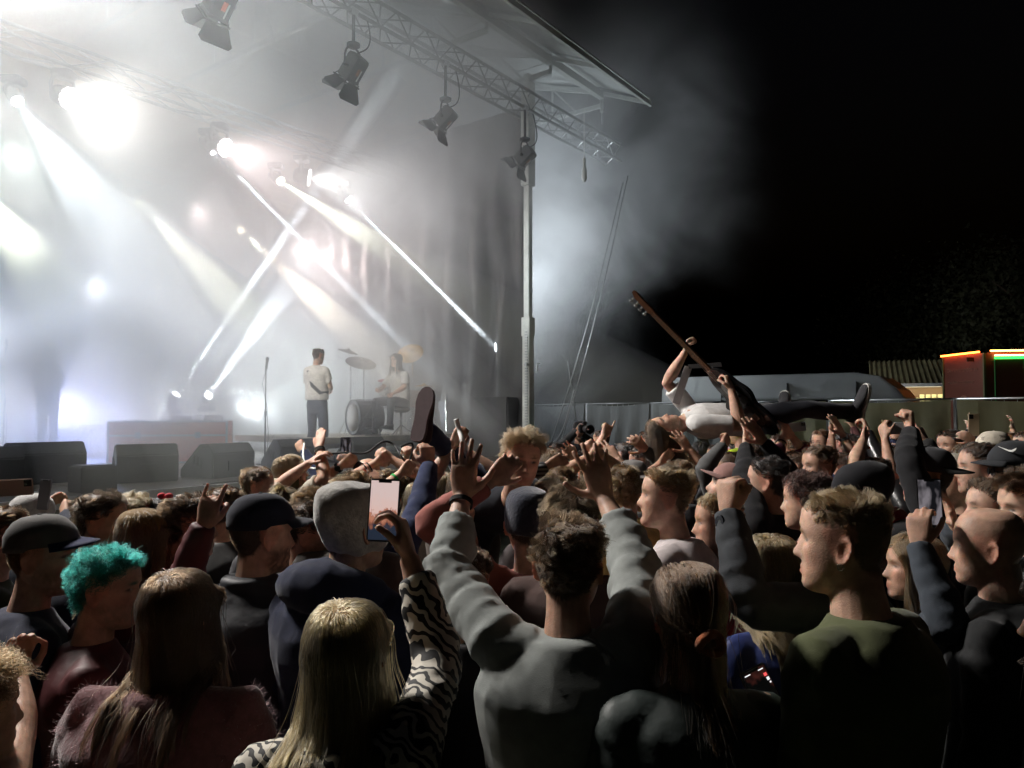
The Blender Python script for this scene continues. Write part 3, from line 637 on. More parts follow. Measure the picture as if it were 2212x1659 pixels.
def ik(S, W, a, b, pole):
    v = W - S; L = np.linalg.norm(v); mx = (a + b) * .995
    if L > mx:
        k = min(L / mx, 1.12); a *= k; b *= k
        if L > (a + b) * .995: W = S + v / L * (a + b) * .995; L = np.linalg.norm(W - S)
    d = nrm(W - S); x = (a * a - b * b + L * L) / (2 * L); h = math.sqrt(max(0, a * a - x * x)); po = nrm(pole - d * (np.asarray(pole) @ d))
    return S + d * x + po * h, W
def lerp(a, b, t): return a + (b - a) * t
def wob(p, seed, f):
    r = np.random.RandomState(seed); o = np.zeros(len(p))
    for i in range(7):
        k = r.normal(size=3); k = k / np.linalg.norm(k) * f * r.uniform(.6, 1.6); o += np.sin(p @ k + r.uniform(0, 6.3))
    return o / 2.6
JOBS = []
def remesh_job(mb, name, parent, voxel, material, smooth_it=2, post=None):
    me = mb.mesh(name); o = bpy.data.objects.new('job', me); C.objects.link(o)
    m = o.modifiers.new('r', 'REMESH'); m.mode = 'VOXEL'; m.voxel_size = voxel; m.use_smooth_shade = True
    if smooth_it: s = o.modifiers.new('s', 'SMOOTH'); s.factor = .5; s.iterations = smooth_it
    dm = o.modifiers.new('d', 'DECIMATE'); dm.ratio = {'body': .42, 'trousers': .22}.get(name, .40)
    JOBS.append((o, name, parent, material, post))
def run_jobs():
    dg = bpy.context.evaluated_depsgraph_get(); dg.update()
    for o, name, parent, material, post in JOBS:
        me = bpy.data.meshes.new_from_object(o.evaluated_get(dg), depsgraph=dg); me.name = name; me.materials.clear(); me.materials.append(material)
        n = len(me.vertices); V = np.empty(n * 3); me.vertices.foreach_get('co', V); V = V.reshape(-1, 3)
        Nn = np.empty(n * 3); me.vertices.foreach_get('normal', Nn); Nn = Nn.reshape(-1, 3)
        if post: V = post(me, V, Nn)
        Mi = np.array(parent_matrix(parent).inverted()); V = V @ Mi[:3, :3].T + Mi[:3, 3]
        me.vertices.foreach_set('co', V.ravel()); me.update(); me.polygons.foreach_set('use_smooth', [True] * len(me.polygons))
        place(name, me, parent)
    for o, *_ in JOBS:
        d = o.data; bpy.data.objects.remove(o); bpy.data.meshes.remove(d)
    JOBS.clear()
def curves(name, P, rad, material, parent, taper=.35):
    """P (strands, points, 3) world"""
    Mi = np.array(parent_matrix(parent).inverted()); n, k, _ = P.shape; P = P @ Mi[:3, :3].T + Mi[:3, 3]
    h = bpy.data.hair_curves.new(name); h.add_curves([k] * n)
    h.points.foreach_set('position', P.astype(np.float32).ravel())
    r = h.attributes.get('radius') or h.attributes.new('radius', 'FLOAT', 'POINT')
    rr = np.tile(rad * np.linspace(1, taper, k), n).astype(np.float32); r.data.foreach_set('value', rr)
    h.materials.append(material); return place(name, h, parent)
def scalp(n, rng, line=(.072, .03, -.075)):
    """random roots on the hair-bearing part of the skull"""
    out = []; tot = 0
    while tot < n:
        d = rng.normal(size=(n * 2, 3)); d /= np.linalg.norm(d, axis=1)[:, None]; z = np.clip(d[:, 2] * .118, -.12, .1155); ph = np.arctan2(d[:, 0], d[:, 1])
        a = np.abs(ph); lim = np.interp(a, [0, .75, 1.25, 1.75, 2.3, PI], [line[0], line[0] - .008, line[1], line[1] - .03, line[2] + .02, line[2]])
        ok = z > lim + rng.normal(size=len(z)) * .004; out.append(head_pt(ph[ok], z[ok])); tot += ok.sum()
    p = np.concatenate(out)[:n]; nr = p / np.array([.078, .1, .118]) ** 2; nr /= np.linalg.norm(nr, axis=1)[:, None]
    return p, nr
HC0 = np.array([0, -.005, .015])
def _head_table():
    az = np.linspace(-PI, PI, 49); el = np.linspace(-PI / 2, PI / 2, 33); A, E = np.meshgrid(az, el); d = np.stack([np.sin(A) * np.cos(E), np.cos(A) * np.cos(E), np.sin(E)], -1).reshape(-1, 3); lo = np.full(len(d), .02); hi = np.full(len(d), .2)
    for _ in range(18):
        m = (lo + hi) / 2; p = HC0 + d * m[:, None]; sf = head_pt(np.arctan2(p[:, 0], p[:, 1]), np.clip(p[:, 2], -.126, .116)); ins = (np.linalg.norm(p[:, :2], axis=1) < np.linalg.norm(sf[:, :2], axis=1)) & (p[:, 2] < .116) & (p[:, 2] > -.126); lo = np.where(ins, m, lo); hi = np.where(ins, hi, m)
    return lo.reshape(A.shape)
HTAB = _head_table()
def head_radius(d):
    a = (np.arctan2(d[:, 0], d[:, 1]) + PI) / (2 * PI) * 48; e = (np.arcsin(np.clip(d[:, 2], -1, 1)) + PI / 2) / PI * 32; a0 = np.clip(a.astype(int), 0, 47); e0 = np.clip(e.astype(int), 0, 31); fa, fe = a - a0, e - e0
    return HTAB[e0, a0] * (1 - fa) * (1 - fe) + HTAB[e0, a0 + 1] * fa * (1 - fe) + HTAB[e0 + 1, a0] * (1 - fa) * fe + HTAB[e0 + 1, a0 + 1] * fa * fe
def nrm_rows(a): return a / np.maximum(np.linalg.norm(a, axis=1), 1e-6)[:, None]
def hair(parent, hd, style, col, lod, seed, length=None, extra=None):
    Rm, c, sc, back = hd['R'], hd['c'], hd['s'], hd
    rng = np.random.RandomState(seed); n = (7500, 3000, 1100)[lod]; rad = (.00055, .0010, .0019)[lod] * sc; k = 7
    up = np.array([0, 0, 1.0]); mtl = hair_mat(col)
    grav = Rm.T @ np.array([0, 0, -1.0])                                              # gravity in the head frame
    if style in ('short', 'messy', 'curly', 'crop', 'quiff', 'buzz'):
        p, nr = scalp(n, rng); L = {'short': .024, 'messy': .038, 'curly': .055, 'crop': .03, 'quiff': .045, 'buzz': .007}[style]; L = length or L
        z = p[:, 2]; ln = L * (rng.uniform(.6, 1.15, len(p)))
        if style in ('crop', 'quiff'): ln *= np.clip((z - .035) / .045, .12, 1)
        elif style in ('short', 'messy'): ln *= np.clip((z + .05) / .1, .35, 1)
        side = np.stack([np.ones(len(p)) * rng.choice([-1, 1]) * .5, np.ones(len(p)) * (.5 if style in ('quiff', 'crop') else -.35), np.zeros(len(p))], 1)
        q = wob(p, seed, 55)[:, None]; q2 = wob(p, seed + 3, 70)[:, None]
        comb = side + .7 * np.concatenate([q, q2, q * 0], 1); comb -= nr * (comb * nr).sum(1)[:, None]
        d0 = nr * {'short': .40, 'messy': .5, 'curly': .8, 'crop': .55, 'quiff': .7, 'buzz': 1}[style] + comb * {'short': .6, 'messy': .75, 'curly': .5, 'crop': .6, 'quiff': .6, 'buzz': .3}[style] + rng.normal(size=p.shape) * .16
        d0 /= np.linalg.norm(d0, axis=1)[:, None]; pts = [p - nr * .003]; d = d0
        for i in range(1, k):
            d = d + grav * .10 * (L / .04) * (i / k) + (comb * .12)
            if style == 'curly': a = i * 1.7 + rng.uniform(0, 6.3, len(p)); d = d + np.stack([np.cos(a), np.sin(a), np.cos(a * 1.3)], 1) * .9
            d = d / np.linalg.norm(d, axis=1)[:, None]; pts.append(pts[-1] + d * (ln / (k - 1))[:, None])
        P = np.stack(pts, 1)
    else:
        n = int(n * .8); rad *= 1.35; k = 16; L = length or .36
        p, nr = scalp(n, rng); ln = L * rng.uniform(.5 if grav[2] > -.8 else .8, 1.06, n)
        part = -.012; sg = np.sign(p[:, 0] - part + rng.normal(size=n) * .004)
        tie = np.array(extra) if extra is not None else None
        wl = np.array([part, -.035, .118]) + rng.normal(size=(n, 3)) * np.array([.008, .014, 0]); dv = p - wl; front = np.clip((p[:, 1] + .01) / .04, 0, 1)
        d = dv / np.linalg.norm(dv, axis=1)[:, None]; d = d * (1 - .6 * front)[:, None] + np.stack([sg * .8, -.25 + 0 * sg, -.2 + 0 * sg], 1) * front[:, None] + rng.normal(size=(n, 3)) * .05
        d -= nr * (d * nr).sum(1)[:, None] * .95; free = grav[2] > -.8
        d /= np.linalg.norm(d, axis=1)[:, None]; pts = [p - nr * .002]; wv = rng.uniform(0, 6.3, n); hug = rng.rand(n)
        for i in range(1, k):
            t = i / (k - 1); q = pts[-1]
            if tie is not None and style in ('pony', 'bun', 'half'):
                tt = tie + rng.normal(size=(n, 3)) * .006
                to = tt - q; dist = np.linalg.norm(to, axis=1)[:, None]; d = d * .35 + to / np.maximum(dist, 1e-4) * (1 if i < 8 else 0) + grav * (0 if i < 8 else .6)
                d /= np.linalg.norm(d, axis=1)[:, None]; st = np.where(i < 8, np.minimum(dist[:, 0], np.linalg.norm(p - tie, axis=1) * 1.08 / 7), ln * .62 / 8)
            else:
                nq = q / np.array([.080, .104, .120]) ** 2; nq /= np.linalg.norm(nq, axis=1)[:, None]; on_ = (np.linalg.norm(q / np.array([.086, .11, .126]), axis=1) < 1.10) & (q[:, 2] > -.02)
                d = d * .8 + grav * (.30 + .5 * t); st = ln / (k - 1); out_ = np.maximum((d * nq).sum(1), 0) * on_; d = d - nq * out_[:, None] * .9
                if not free and t > .45: d[:, :2] += nrm_rows(q[:, :2]) * .10
                d /= np.linalg.norm(d, axis=1)[:, None]
            q = q + d * st[:, None]
            amp = (.0022 if style != 'wavy' else .006) * t
            q = q + np.stack([np.cos(wv + i * .9), np.sin(wv * 1.7 + i * .8), np.zeros(n)], 1) * amp
            vq = q - HC0; lq = np.maximum(np.linalg.norm(vq, axis=1), 1e-5); sr_ = head_radius(vq / lq[:, None]); mg = .003 + .007 * hug; rl = lq / sr_
            ins = (lq < sr_ + mg) & (q[:, 2] > -.07); q[ins] = HC0 + vq[ins] * ((sr_ + mg)[ins] / lq[ins])[:, None]
            if not free: far = (rl > 1.14) & (q[:, 2] > -.03); q[far] = HC0 + vq[far] * (1.14 / rl[far])[:, None]
            if free: pts.append(q); continue
            low = q[:, 2] < -.06                                                      # keep off the neck and shoulders
            rr_ = np.linalg.norm((q[:, :2] - np.array([0, -.015])) / np.array([.075, .075]), axis=1); m_ = low & (rr_ < 1); q[m_, :2] = np.array([0, -.015]) + (q[m_, :2] - np.array([0, -.015])) / np.maximum(rr_[m_], .1)[:, None]
            zl = q[:, 2]; yl = np.interp(zl, [-.42, -.30, -.24, -.20, -.165], [-.20, -.195, -.18, -.155, -.11]) - .006 * hug; inside = (zl < -.165) & (np.abs(q[:, 0]) < .23) & (q[:, 1] > yl) & (q[:, 1] < .13); bk_ = inside & (p[:, 1] < .035); q[bk_, 1] = yl[bk_]; 
            face = (zl < .055) & (zl > -.16) & (q[:, 1] > .035) & (np.abs(q[:, 0]) < .08); q[face, 0] = sg[face] * .081
            pts.append(q)
        P = np.stack(pts, 1)
    # clumps
    if style not in ('buzz',):
        ng = max(20, len(P) // (34 if P.shape[1] < 9 else 70)); gi = rng.choice(len(P), ng, replace=False); g0 = P[gi, 0]
        near = np.empty(len(P), int)
        for a in range(0, len(P), 2000): near[a:a + 2000] = ((P[a:a + 2000, 0][:, None] - g0[None]) ** 2).sum(-1).argmin(1)
        G = P[gi][near]; t = np.linspace(0, 1, P.shape[1])[None, :, None]; G = G + (rng.normal(size=(ng, 1, 3)) * (.018 if P.shape[1] > 8 else .004))[near] * t; P = P + (G + (P[:, :1] - G[:, :1]) * .35 - P) * t ** 1.1 * (.62 if P.shape[1] < 9 else .66)
        fly = rng.rand(len(P)) < .03; P[fly] += rng.normal(size=(fly.sum(), 1, 3)) * t * (.008 if style not in ('long', 'wavy', 'pony', 'bun') else .03)
    W = P * sc @ Rm.T + c
    ob = curves('hair', W, rad, mtl, parent)
    if style == 'bun' and extra is not None:
        a = rng.uniform(0, 6.3, 900); b = rng.uniform(0, 6.3, 900); tt = np.linspace(0, 1, 10); ang = a[:, None] + tt * 2.4
        rr_ = .022 + .012 * np.cos(b)[:, None]; Q = np.stack([rr_ * np.cos(ang), .012 * np.sin(b)[:, None] * np.ones_like(ang), rr_ * np.sin(ang)], -1) + np.array(extra)
        curves('bun', Q * sc @ Rm.T + c, .0011, mtl, parent)
    return ob
SKINS = [(.62, .40, .30), (.58, .36, .26), (.66, .44, .34), (.52, .31, .22)]
def figure(J):
    """J: joints and looks -> a person with body, shirt, trousers, shoes, hair and what is worn"""
    th = J['root']; lod = J['lod']; sc = J['sc']; hd = J['head']; Rm, hc = hd['R'], hd['c']; hs = hd['s']; seed = J['seed']
    vb = (.0050, .0070, .0095)[lod]; vc = (.0105, .0145, .021)[lod]
    N, Hp, rt, fw = J['neck'], J['pelvis'], J['right'], J['fwd']; upt = nrm(N - Hp); TL = np.linalg.norm(N - Hp)
    b = MB(); head_mesh(b, Rm, hc, hs, J.get('mouth', 0), J.get('nose', 1.0))
    nb = hc + Rm @ np.array([0, -.022, -.055]) * hs; nt_ = N - upt * .03
    nr_ = .056 * sc * J.get('neckw', 1.0)
    b.tube([nb, lerp(nb, nt_, .4), lerp(nb, nt_, .8), nt_ - upt * .03], [nr_ * .95, nr_ * .96, nr_ * 1.06, nr_ * 1.5], 18)
    b.tube([N - upt * .01, N - upt * .07 * sc, N - upt * .16 * sc, N - upt * .24 * sc], [.06 * sc, .12 * sc, .135 * sc, .12 * sc], 18, ell=(1.0, .62), up=fw) if False else None
    rr = []
    an = np.linspace(0, 2 * PI, 22, endpoint=False)
    wf = J.get('wide', 1.0) * sc
    def tring(f, w, d, off=0.0): return Hp + upt * TL * f + fw * off + np.outer(np.cos(an), rt) * w * wf + np.outer(np.sin(an), fw) * d * wf
    for f, w, d in ((.70, .15, .09), (.86, .165, .085), (.93, .12, .072), (.985, .062, .058), (1.0, .05, .05)): rr.append(tring(f, w, d))
    b.rings(rr)
    s = MB(); cw = J.get('loose', 1.0); rr = []
    prof = ((-.02, .178, .118), (.05, .185, .125), (.18, .180, .122), (.34, .175, .120), (.5, .184, .128), (.64, .196, .136), (.76, .203, .134), (.86, .194, .112), (.915, .158, .092), (.955, .112, .080), (.985, .084, .073), (.998, .076, .070))
    for f, w, d in prof: rr.append(tring(f, w * (cw if f < .8 else 1) + .012, d * (cw if f < .8 else 1) + .010, -.008 if f > .5 else 0))
    if J.get('collar', 'crew') == 'crew': rr.append(tring(1.008, .071, .066, 0)); rr.append(tring(1.012, .066, .062, 0))
    elif J['collar'] == 'high': rr += [tring(1.02, .078, .074), tring(1.06, .076, .076), tring(1.075, .07, .07)]
    s.rings(rr)
    if J['collar'] == 'hood':
        hp = [N + rt * .13 * sc * math.cos(a) + fw * (-.03 - .085 * sc * math.sin(a)) + upt * (.02 - .02 * math.cos(a) ** 2) for a in np.linspace(-.3, PI + .3, 14)]
        s.tube(hp, [.03, .04, .05, .055, .06, .065, .068, .068, .065, .06, .055, .05, .04, .03], 12)
    slv = J['sleeve']
    for side in ('L', 'R'):
        A = J[side]; S, E, Wp = A['S'], A['E'], A['W']; q = sc
        pts = []; rs = []
        for t, r_ in ((0, .052), (.25, .052), (.5, .048), (.75, .042), (1, .040)): pts.append(lerp(S, E, t)); rs.append(r_ * q)
        for t, r_ in ((.15, .043), (.3, .045), (.5, .041), (.7, .034), (.88, .028), (1.0, .0265)): pts.append(lerp(E, Wp, t)); rs.append(r_ * q)
        b.tube(pts, rs, 14); b.ico(S, .056 * q, 2)
        hand_mesh(b, Wp, A['dh'], A['pn'], side == 'R', A['pose'], J.get('hand', 1.0) * sc, 9 if lod < 2 else 7)
        if slv > 0:
            # sleeve with cross folds, tighter where the arm bends
            k = int(10 + 36 * slv) if lod < 2 else int(6 + 12 * slv); tot = np.linspace(0, slv, k); sp = []; sr = []; rg = np.random.RandomState(seed + ord(side)); ph = rg.uniform(0, 6, 4)
            fa = J.get('folds', .5) * (1 if lod < 2 else .4)
            for x in tot:
                p = lerp(S, E, x / .53) if x < .53 else lerp(E, Wp, (x - .53) / .47)
                base = np.interp(x, [0, .1, .35, .53, .7, .9, 1], [.066, .069, .063, .058, .056, .046, .037]) * J.get('sleevew', 1.0)
                if slv < .6: base = np.interp(x, [0, .1, slv], [.066, .069, .068])
                bend = math.exp(-((x - .53) / .16) ** 2) + .45 * math.exp(-((x - .05) / .15) ** 2) + .3
                base += fa * .0065 * bend * (math.sin(x * 62 + ph[0]) + .7 * math.sin(x * 97 + ph[1]) + .5 * math.sin(x * 41 + ph[2]))
                sp.append(p + rg.normal(size=3) * .0045 * fa * bend); sr.append(base * q)
            sp = [lerp(N, S, .5) - upt * .012, lerp(N, S, .78) - upt * .006] + sp; sr = [.05 * q, .06 * q] + sr
            s.tube(sp, sr, 20); s.ico(S - upt * .006, .068 * q, 2)
            if slv > .85 and J.get('cuff', True): s.tube([lerp(E, Wp, (slv - .53) / .47 - .10), lerp(E, Wp, (slv - .53) / .47 + .03)], [.042 * q, .038 * q], 16)
        else:
            s.ico(S + (N - S) * .25, .06 * q, 2)
    hcol = np.array(J['hair'][1]) if J['hair'] else None; sk = np.array(J['skin']); beard = J.get('beard', 0)
    rngc = np.random.RandomState(seed + 5)
    def paint(me, V, Nn):
        col = np.tile(sk, (len(V), 1)); q = (V - hc) @ Rm / hs; x, y, z = q.T; ax = np.abs(x); inh = (np.linalg.norm(q / np.array([.1, .13, .14]), axis=1) < 1.05)
        g = lambda a, b_, sx, sz: np.exp(-((ax - a) / sx) ** 2 - ((z - b_) / sz) ** 2) * (y > .03) * inh
        def mix(w_, c_):
            nonlocal col
            col = col * (1 - w_[:, None]) + np.asarray(c_) * w_[:, None]
        mix(np.clip(g(0, -.076, .024, .010) * .9, 0, 1), sk * np.array([.95, .62, .6])); mix(np.clip(g(.045, -.035, .022, .02) * .35, 0, 1), sk * np.array([1.05, .8, .78]))
        ear = inh & (ax > .074) & (z < .04) & (z > -.06); mix(ear * .5, sk * np.array([1.1, .68, .62]))
        mix(np.clip(g(.03, .019, .017, .0048) * 1.1, 0, .9), (hcol * .55 if hcol is not None else sk * .35)); mix(np.clip(g(.032, -.0005, .0125, .0042) * 1.5, 0, .96), (.025, .018, .015)); mix(np.clip(g(.0245, -.001, .0035, .0025) * .9, 0, .6), (.6, .56, .52))
        if J.get('mouth', 0): mix(np.clip(g(0, -.079, .014, .006) * 1.3, 0, .95), (.05, .012, .012))
        if beard:
            bw = inh & (z < -.035 - .02 * (ax < .02)) & (y > -.005 - (z + .06) * .2) & ~((ax < .02) & (z > -.086) & (z < -.068)); bw = np.clip((-.030 - .02 * (ax < .02) - z) / .018, 0, 1) * np.clip((y + .012 + (z + .06) * .2) / .02, 0, 1) * inh * ~((ax < .02) & (z > -.086) & (z < -.068)) * np.clip(.75 + .5 * wob(q, seed, 300), 0, 1); mix(bw * beard, (hcol if hcol is not None else sk * .3) * .5)
        if hcol is not None and J['hair'][0] != 'none':
            ph = np.abs(np.arctan2(x, y)); lim = np.interp(ph, [0, .75, 1.25, 1.75, 2.3, PI], [.074, .066, .032, .0, -.055, -.075]); w_ = np.clip((z - lim) / .008, 0, 1) * inh * (z < .13) * ~ear
            mix(w_ * .93, hcol * .45)
        ca = me.color_attributes.new('tint', 'FLOAT_COLOR', 'POINT'); ca.data.foreach_set('color', np.concatenate([col, np.ones((len(col), 1))], 1).astype(np.float32).ravel())
        return V
    remesh_job(b, 'body', th, vb, M['skin'], 2, paint)
    wr = J.get('wrinkle', .6)
    def crumple(me, V, Nn):
        a = wob(V * np.array([1, 1, .55]), seed, 26); c_ = wob(V * np.array([1, 1, .7]), seed + 9, 58)
        e_ = wob(V * np.array([1, 1, .45]), seed + 4, 12); d = (.007 * e_ + .007 * np.clip(1 - np.abs(a) * 1.6, 0, 1) ** 1.5 + .003 * np.clip(1 - np.abs(c_) * 1.5, 0, 1)) * wr
        if J.get('fuzzy'): J['fuzz_pts'] = (V.copy(), Nn.copy())
        V = V + Nn * d[:, None]
        return V
    remesh_job(s, J.get('garment', 'shirt'), th, vc, cloth(J['shirt'], J.get('fabric', 'knit')), 1, crumple)
    # trousers and shoes
    if 'legs' in J:
        tm = MB(); kn = cloth(J.get('trousers', (.02, .022, .03)), 'denim')
        hipc = Hp - upt * .02
        tm.rings([Hp + upt * z_ + np.outer(np.cos(an), rt) * w * wf + np.outer(np.sin(an), fw) * d * wf for z_, w, d in ((-.22, .12, .10), (-.10, .178, .122), (.02, .17, .115))])
        for hip, kne, ank, toe in J['legs']:
            tm.tube([hip + upt * .06, hip - upt * .03, lerp(hip, kne, .5), kne, lerp(kne, ank, .3), lerp(kne, ank, .7), ank], [.08 * sc, .095 * sc, .085 * sc, .067 * sc, .065 * sc, .058 * sc, .056 * sc], 14)
        remesh_job(tm, 'trousers', th, max(vc, .016), kn, 1, lambda me, V, Nn: V + Nn * (.006 * wob(V, seed + 2, 40))[:, None])
        for hip, kne, ank, toe in J['legs']: shoe(th, ank, toe, nrm(ank - kne), J.get('shoes', (.03, .03, .03)), sc, J.get('sole'))
    if J['hair'] and J['hair'][0] != 'none': hair(th, hd, J['hair'][0], J['hair'][1], lod, seed, *(J['hair'][2:]))
    return th
def shoe(th, ank, toe, dn, col, sc=1.0, solec=None):
    """upper and sole; toe = direction of the toes, dn = direction from knee to ankle"""
    toe = nrm(toe - dn * (np.asarray(toe) @ dn) * .85); dn = nrm(dn - toe * (dn @ toe)); sd = np.cross(toe, dn); an = np.linspace(0, 2 * PI, 16, endpoint=False)
    u = MB(); rr = []
    for a, w, h0, h1 in ((-.075, .018, .06, .0), (-.068, .034, .07, -.02), (-.04, .040, .075, -.035), (.01, .040, .075, -.03), (.06, .041, .075, .005), (.11, .046, .075, .028), (.16, .045, .075, .042), (.195, .034, .075, .052), (.208, .014, .072, .06)):
        c = ank + toe * a * sc; m_ = (h0 + h1) / 2; hh = (h0 - h1) / 2
        rr.append(np.array([c + sd * w * sc * math.cos(t) + dn * (m_ + hh * math.sin(t)) * sc for t in an]))
    sh_ = u.rings(rr).build('shoe', cloth(col, 'canvas'), th, True)
    so = MB(); pr = [(-.082, .02), (-.07, .036), (-.03, .041), (.03, .037), (.08, .042), (.13, .05), (.175, .046), (.205, .032), (.219, .012)]
    out = [(a, w) for a, w in pr] + [(a, -w) for a, w in reversed(pr)]
    so.prism(out, (ank + dn * .068 * sc, toe * sc, sd * sc), dn * .024 * sc)
    so.build('sole', cloth(solec or tuple(min(.6, c * 2 + .02) for c in col), 'rubber'), sh_, 50)
def head_frame(yaw, pitch=0, roll=0):
    y, p = R(yaw), R(pitch); f = np.array([math.sin(y) * math.cos(p), math.cos(y) * math.cos(p), math.sin(p)]); r = np.array([math.cos(y), -math.sin(y), 0]); u = np.cross(r, f)
    if roll: a = R(roll); r, u = r * math.cos(a) + u * math.sin(a), u * math.cos(a) - r * math.sin(a)
    return np.stack([r, f, u], 1)
PEOPLE = []
GC = 'people in the concert crowd'
def person(label, u, v, D, yaw=-54, hy=None, hp=4, roll=0, sc=1.0, shirt=(.02, .02, .03), hair=('short', (.10, .06, .03)), arms=None, sleeve=1.0, lod=None, lean=0, seed=None, hs=None, group=GC, elev=0.0, category='person', **kw):
    """a standing person whose crown is seen at (u, v), D metres away; yaw 0 = facing away from the camera, -90 = facing the left picture edge"""
    hk = {'short': .012, 'messy': .024, 'curly': .03, 'crop': .022, 'quiff': .03, 'long': .010, 'wavy': .012, 'pony': .008, 'bun': .008}.get(hair[0] if hair else '', 0) + kw.pop('hat', 0)
    top = at(u, v, D) - np.array([0, 0, hk * sc]); seed = seed if seed is not None else len(PEOPLE) * 13 + 5; hy = yaw if hy is None else hy; hs = hs or (.98 * sc + .02)
    lod = lod if lod is not None else (0 if D < 2.85 else 1 if D < 4.7 else 2)
    Rm = head_frame(hy, hp, roll); hc = top - Rm[:, 2] * .118 * hs
    y = R(yaw); fw = np.array([math.sin(y), math.cos(y), 0]); rt = np.array([math.cos(y), -math.sin(y), 0]); up = np.array([0, 0, 1.0])
    N = hc - up * .165 * sc - fw * .035 * sc - Rm[:, 1] * .01
    Hp = N - up * .54 * sc + fw * (.02 - lean); Hp = Hp
    root = thing('person', label, category, (Hp[0], Hp[1], elev), 0, group)
    J = dict(root=root, lod=lod, sc=sc, head=dict(R=Rm, c=hc, s=hs), neck=N, pelvis=Hp, right=rt, fwd=fw, shirt=shirt, hair=hair, sleeve=sleeve, seed=seed, skin=kw.pop('skin', SKINS[seed % 4]), **kw)
    J.setdefault('collar', 'crew')
    for side, sg in (('L', -1), ('R', 1)):
        a = (arms or {}).get(side); S0 = N - up * .072 * sc + rt * sg * .172 * sc * J.get('wide', 1.0)
        La, Lb = .285 * sc, .255 * sc
        if a is None or a[0] == 'down':
            b = a[1] if a else 0
            E = S0 + nrm(rt * sg * .18 - up + fw * (.02 + .3 * b)) * La; Wp = E + nrm(-up * (1 - b) + fw * (.25 + .9 * b) - rt * sg * (.1 + .8 * b)) * Lb; dh = nrm(Wp - E); J[side] = dict(S=S0, E=E, W=Wp, dh=dh, pn=-rt * sg, pose='relaxed')
        else:
            (uu, vv, dd), pose = a[0], a[1]; o = a[2] if len(a) > 2 else {}
            S = S0 + up * .045 * sc - rt * sg * .015
            if dd is None or isinstance(dd, str):
                best = None
                for dq in np.linspace(D - .55, D + .55, 56):
                    Wq = at(uu, vv, dq); L = np.linalg.norm(Wq - S); cst = abs(L - (La + Lb) * o.get('ext', .93)) + .06 * (abs(dq - D)) + (.04 * (dq < D) if dd is None else 0)
                    if best is None or cst < best[0]: best = (cst, dq)
                dd = best[1]
            Wt = at(uu, vv, dd)
            if np.linalg.norm(Wt - S) > (La + Lb) * 1.1: print('REACH', label, side, round(np.linalg.norm(Wt - S), 2))
            E, Wp = ik(S, Wt, La, Lb, np.array(o.get('pole', rt * sg * .8 - up * .6 - fw * .2), float))
            fa = nrm(Wp - E); dh = nrm(np.array(o['dh'], float)) if 'dh' in o else nrm(fa + np.array(o.get('bend', (0, 0, 0)), float)); J[side] = dict(S=S, E=E, W=Wp, dh=dh, pn=np.array(o.get('pn', fw), float), pose=pose)
    legs = []
    for sg in (-1, 1):
        hip = Hp - up * .06 * sc + rt * sg * .09 * sc; ank = np.array([hip[0], hip[1], elev + .085]) + rt * sg * .03 + fw * .04 * sg; kne = lerp(hip, ank, .5) + fw * .04; legs.append((hip, kne, ank, nrm(fw + rt * sg * .2)))
    if kw.get('nolegs') is None: J['legs'] = legs
    PEOPLE.append(J); figure(J); return J
# ---- worn things
def cap(J, col, brim_col=None, back=False, fabric='canvas', tilt=0, name='cap', mark=None, visor_yaw=0):
    hd = J['head']; Rm, c, s = hd['R'], hd['c'], hd['s'] * 1.02; th = J['root']
    a = np.linspace(0, 2 * PI, 40, endpoint=False); rr = []
    for z, k in ((.026, 1.09), (.045, 1.09), (.06, 1.085), (.08, 1.06), (.098, 1.02), (.109, .98), (.1145, .9)):
        p = head_pt(a, np.full(40, min(z, .1155))); p[:, :2] *= k; p[:, 2] = z + .012 + (.004 if z > .09 else 0) + np.where(np.cos(a) < 0, -.012, 0) * (z < .05); rr.append(p * s @ Rm.T + c)
    cm = cloth(col, fabric); cp_ = MB().rings(rr).build(name, cm, th, True)
    br = MB(); v = R(visor_yaw) + (PI if back else 0); n = 17; tp = []; 
    for j in range(5):
        for i in range(n):
            q = (i / (n - 1) - .5) * R(132); rr_ = 1.0 + j / 4 * .66 * (math.cos(q) ** .8)
            p0 = head_pt(np.array([q + v]), np.array([.04]))[0]; tp.append((p0[0] * 1.05 * rr_, p0[1] * 1.05 * rr_, .050 - .012 * (j / 4) - .012 * (math.sin(q) ** 2) * (j / 4)))
    tp = np.array(tp); V = np.concatenate([tp, tp - np.array([0, 0, .004])]); q = n * 5; f = []
    for j in range(4):
        for i in range(n - 1): f += [(j * n + i, j * n + i + 1, (j + 1) * n + i + 1, (j + 1) * n + i), (q + j * n + i, q + (j + 1) * n + i, q + (j + 1) * n + i + 1, q + j * n + i + 1)]
    bd = [j * n for j in range(5)] + [4 * n + i for i in range(1, n)] + [j * n + n - 1 for j in range(3, -1, -1)]
    f += [(bd[i], bd[i + 1], q + bd[i + 1], q + bd[i]) for i in range(len(bd) - 1)]
    br.add(V * s @ Rm.T + c, f).build('brim', cloth(brim_col or col, fabric), cp_, True)
    MB().lathe([(.008, 0), (.006, .005), (.002, .007)], c + Rm @ np.array([0, -.008, .128]) * s, Rm[:, 2], 10).build('button', cm, cp_, True)
    return Rm, c, s
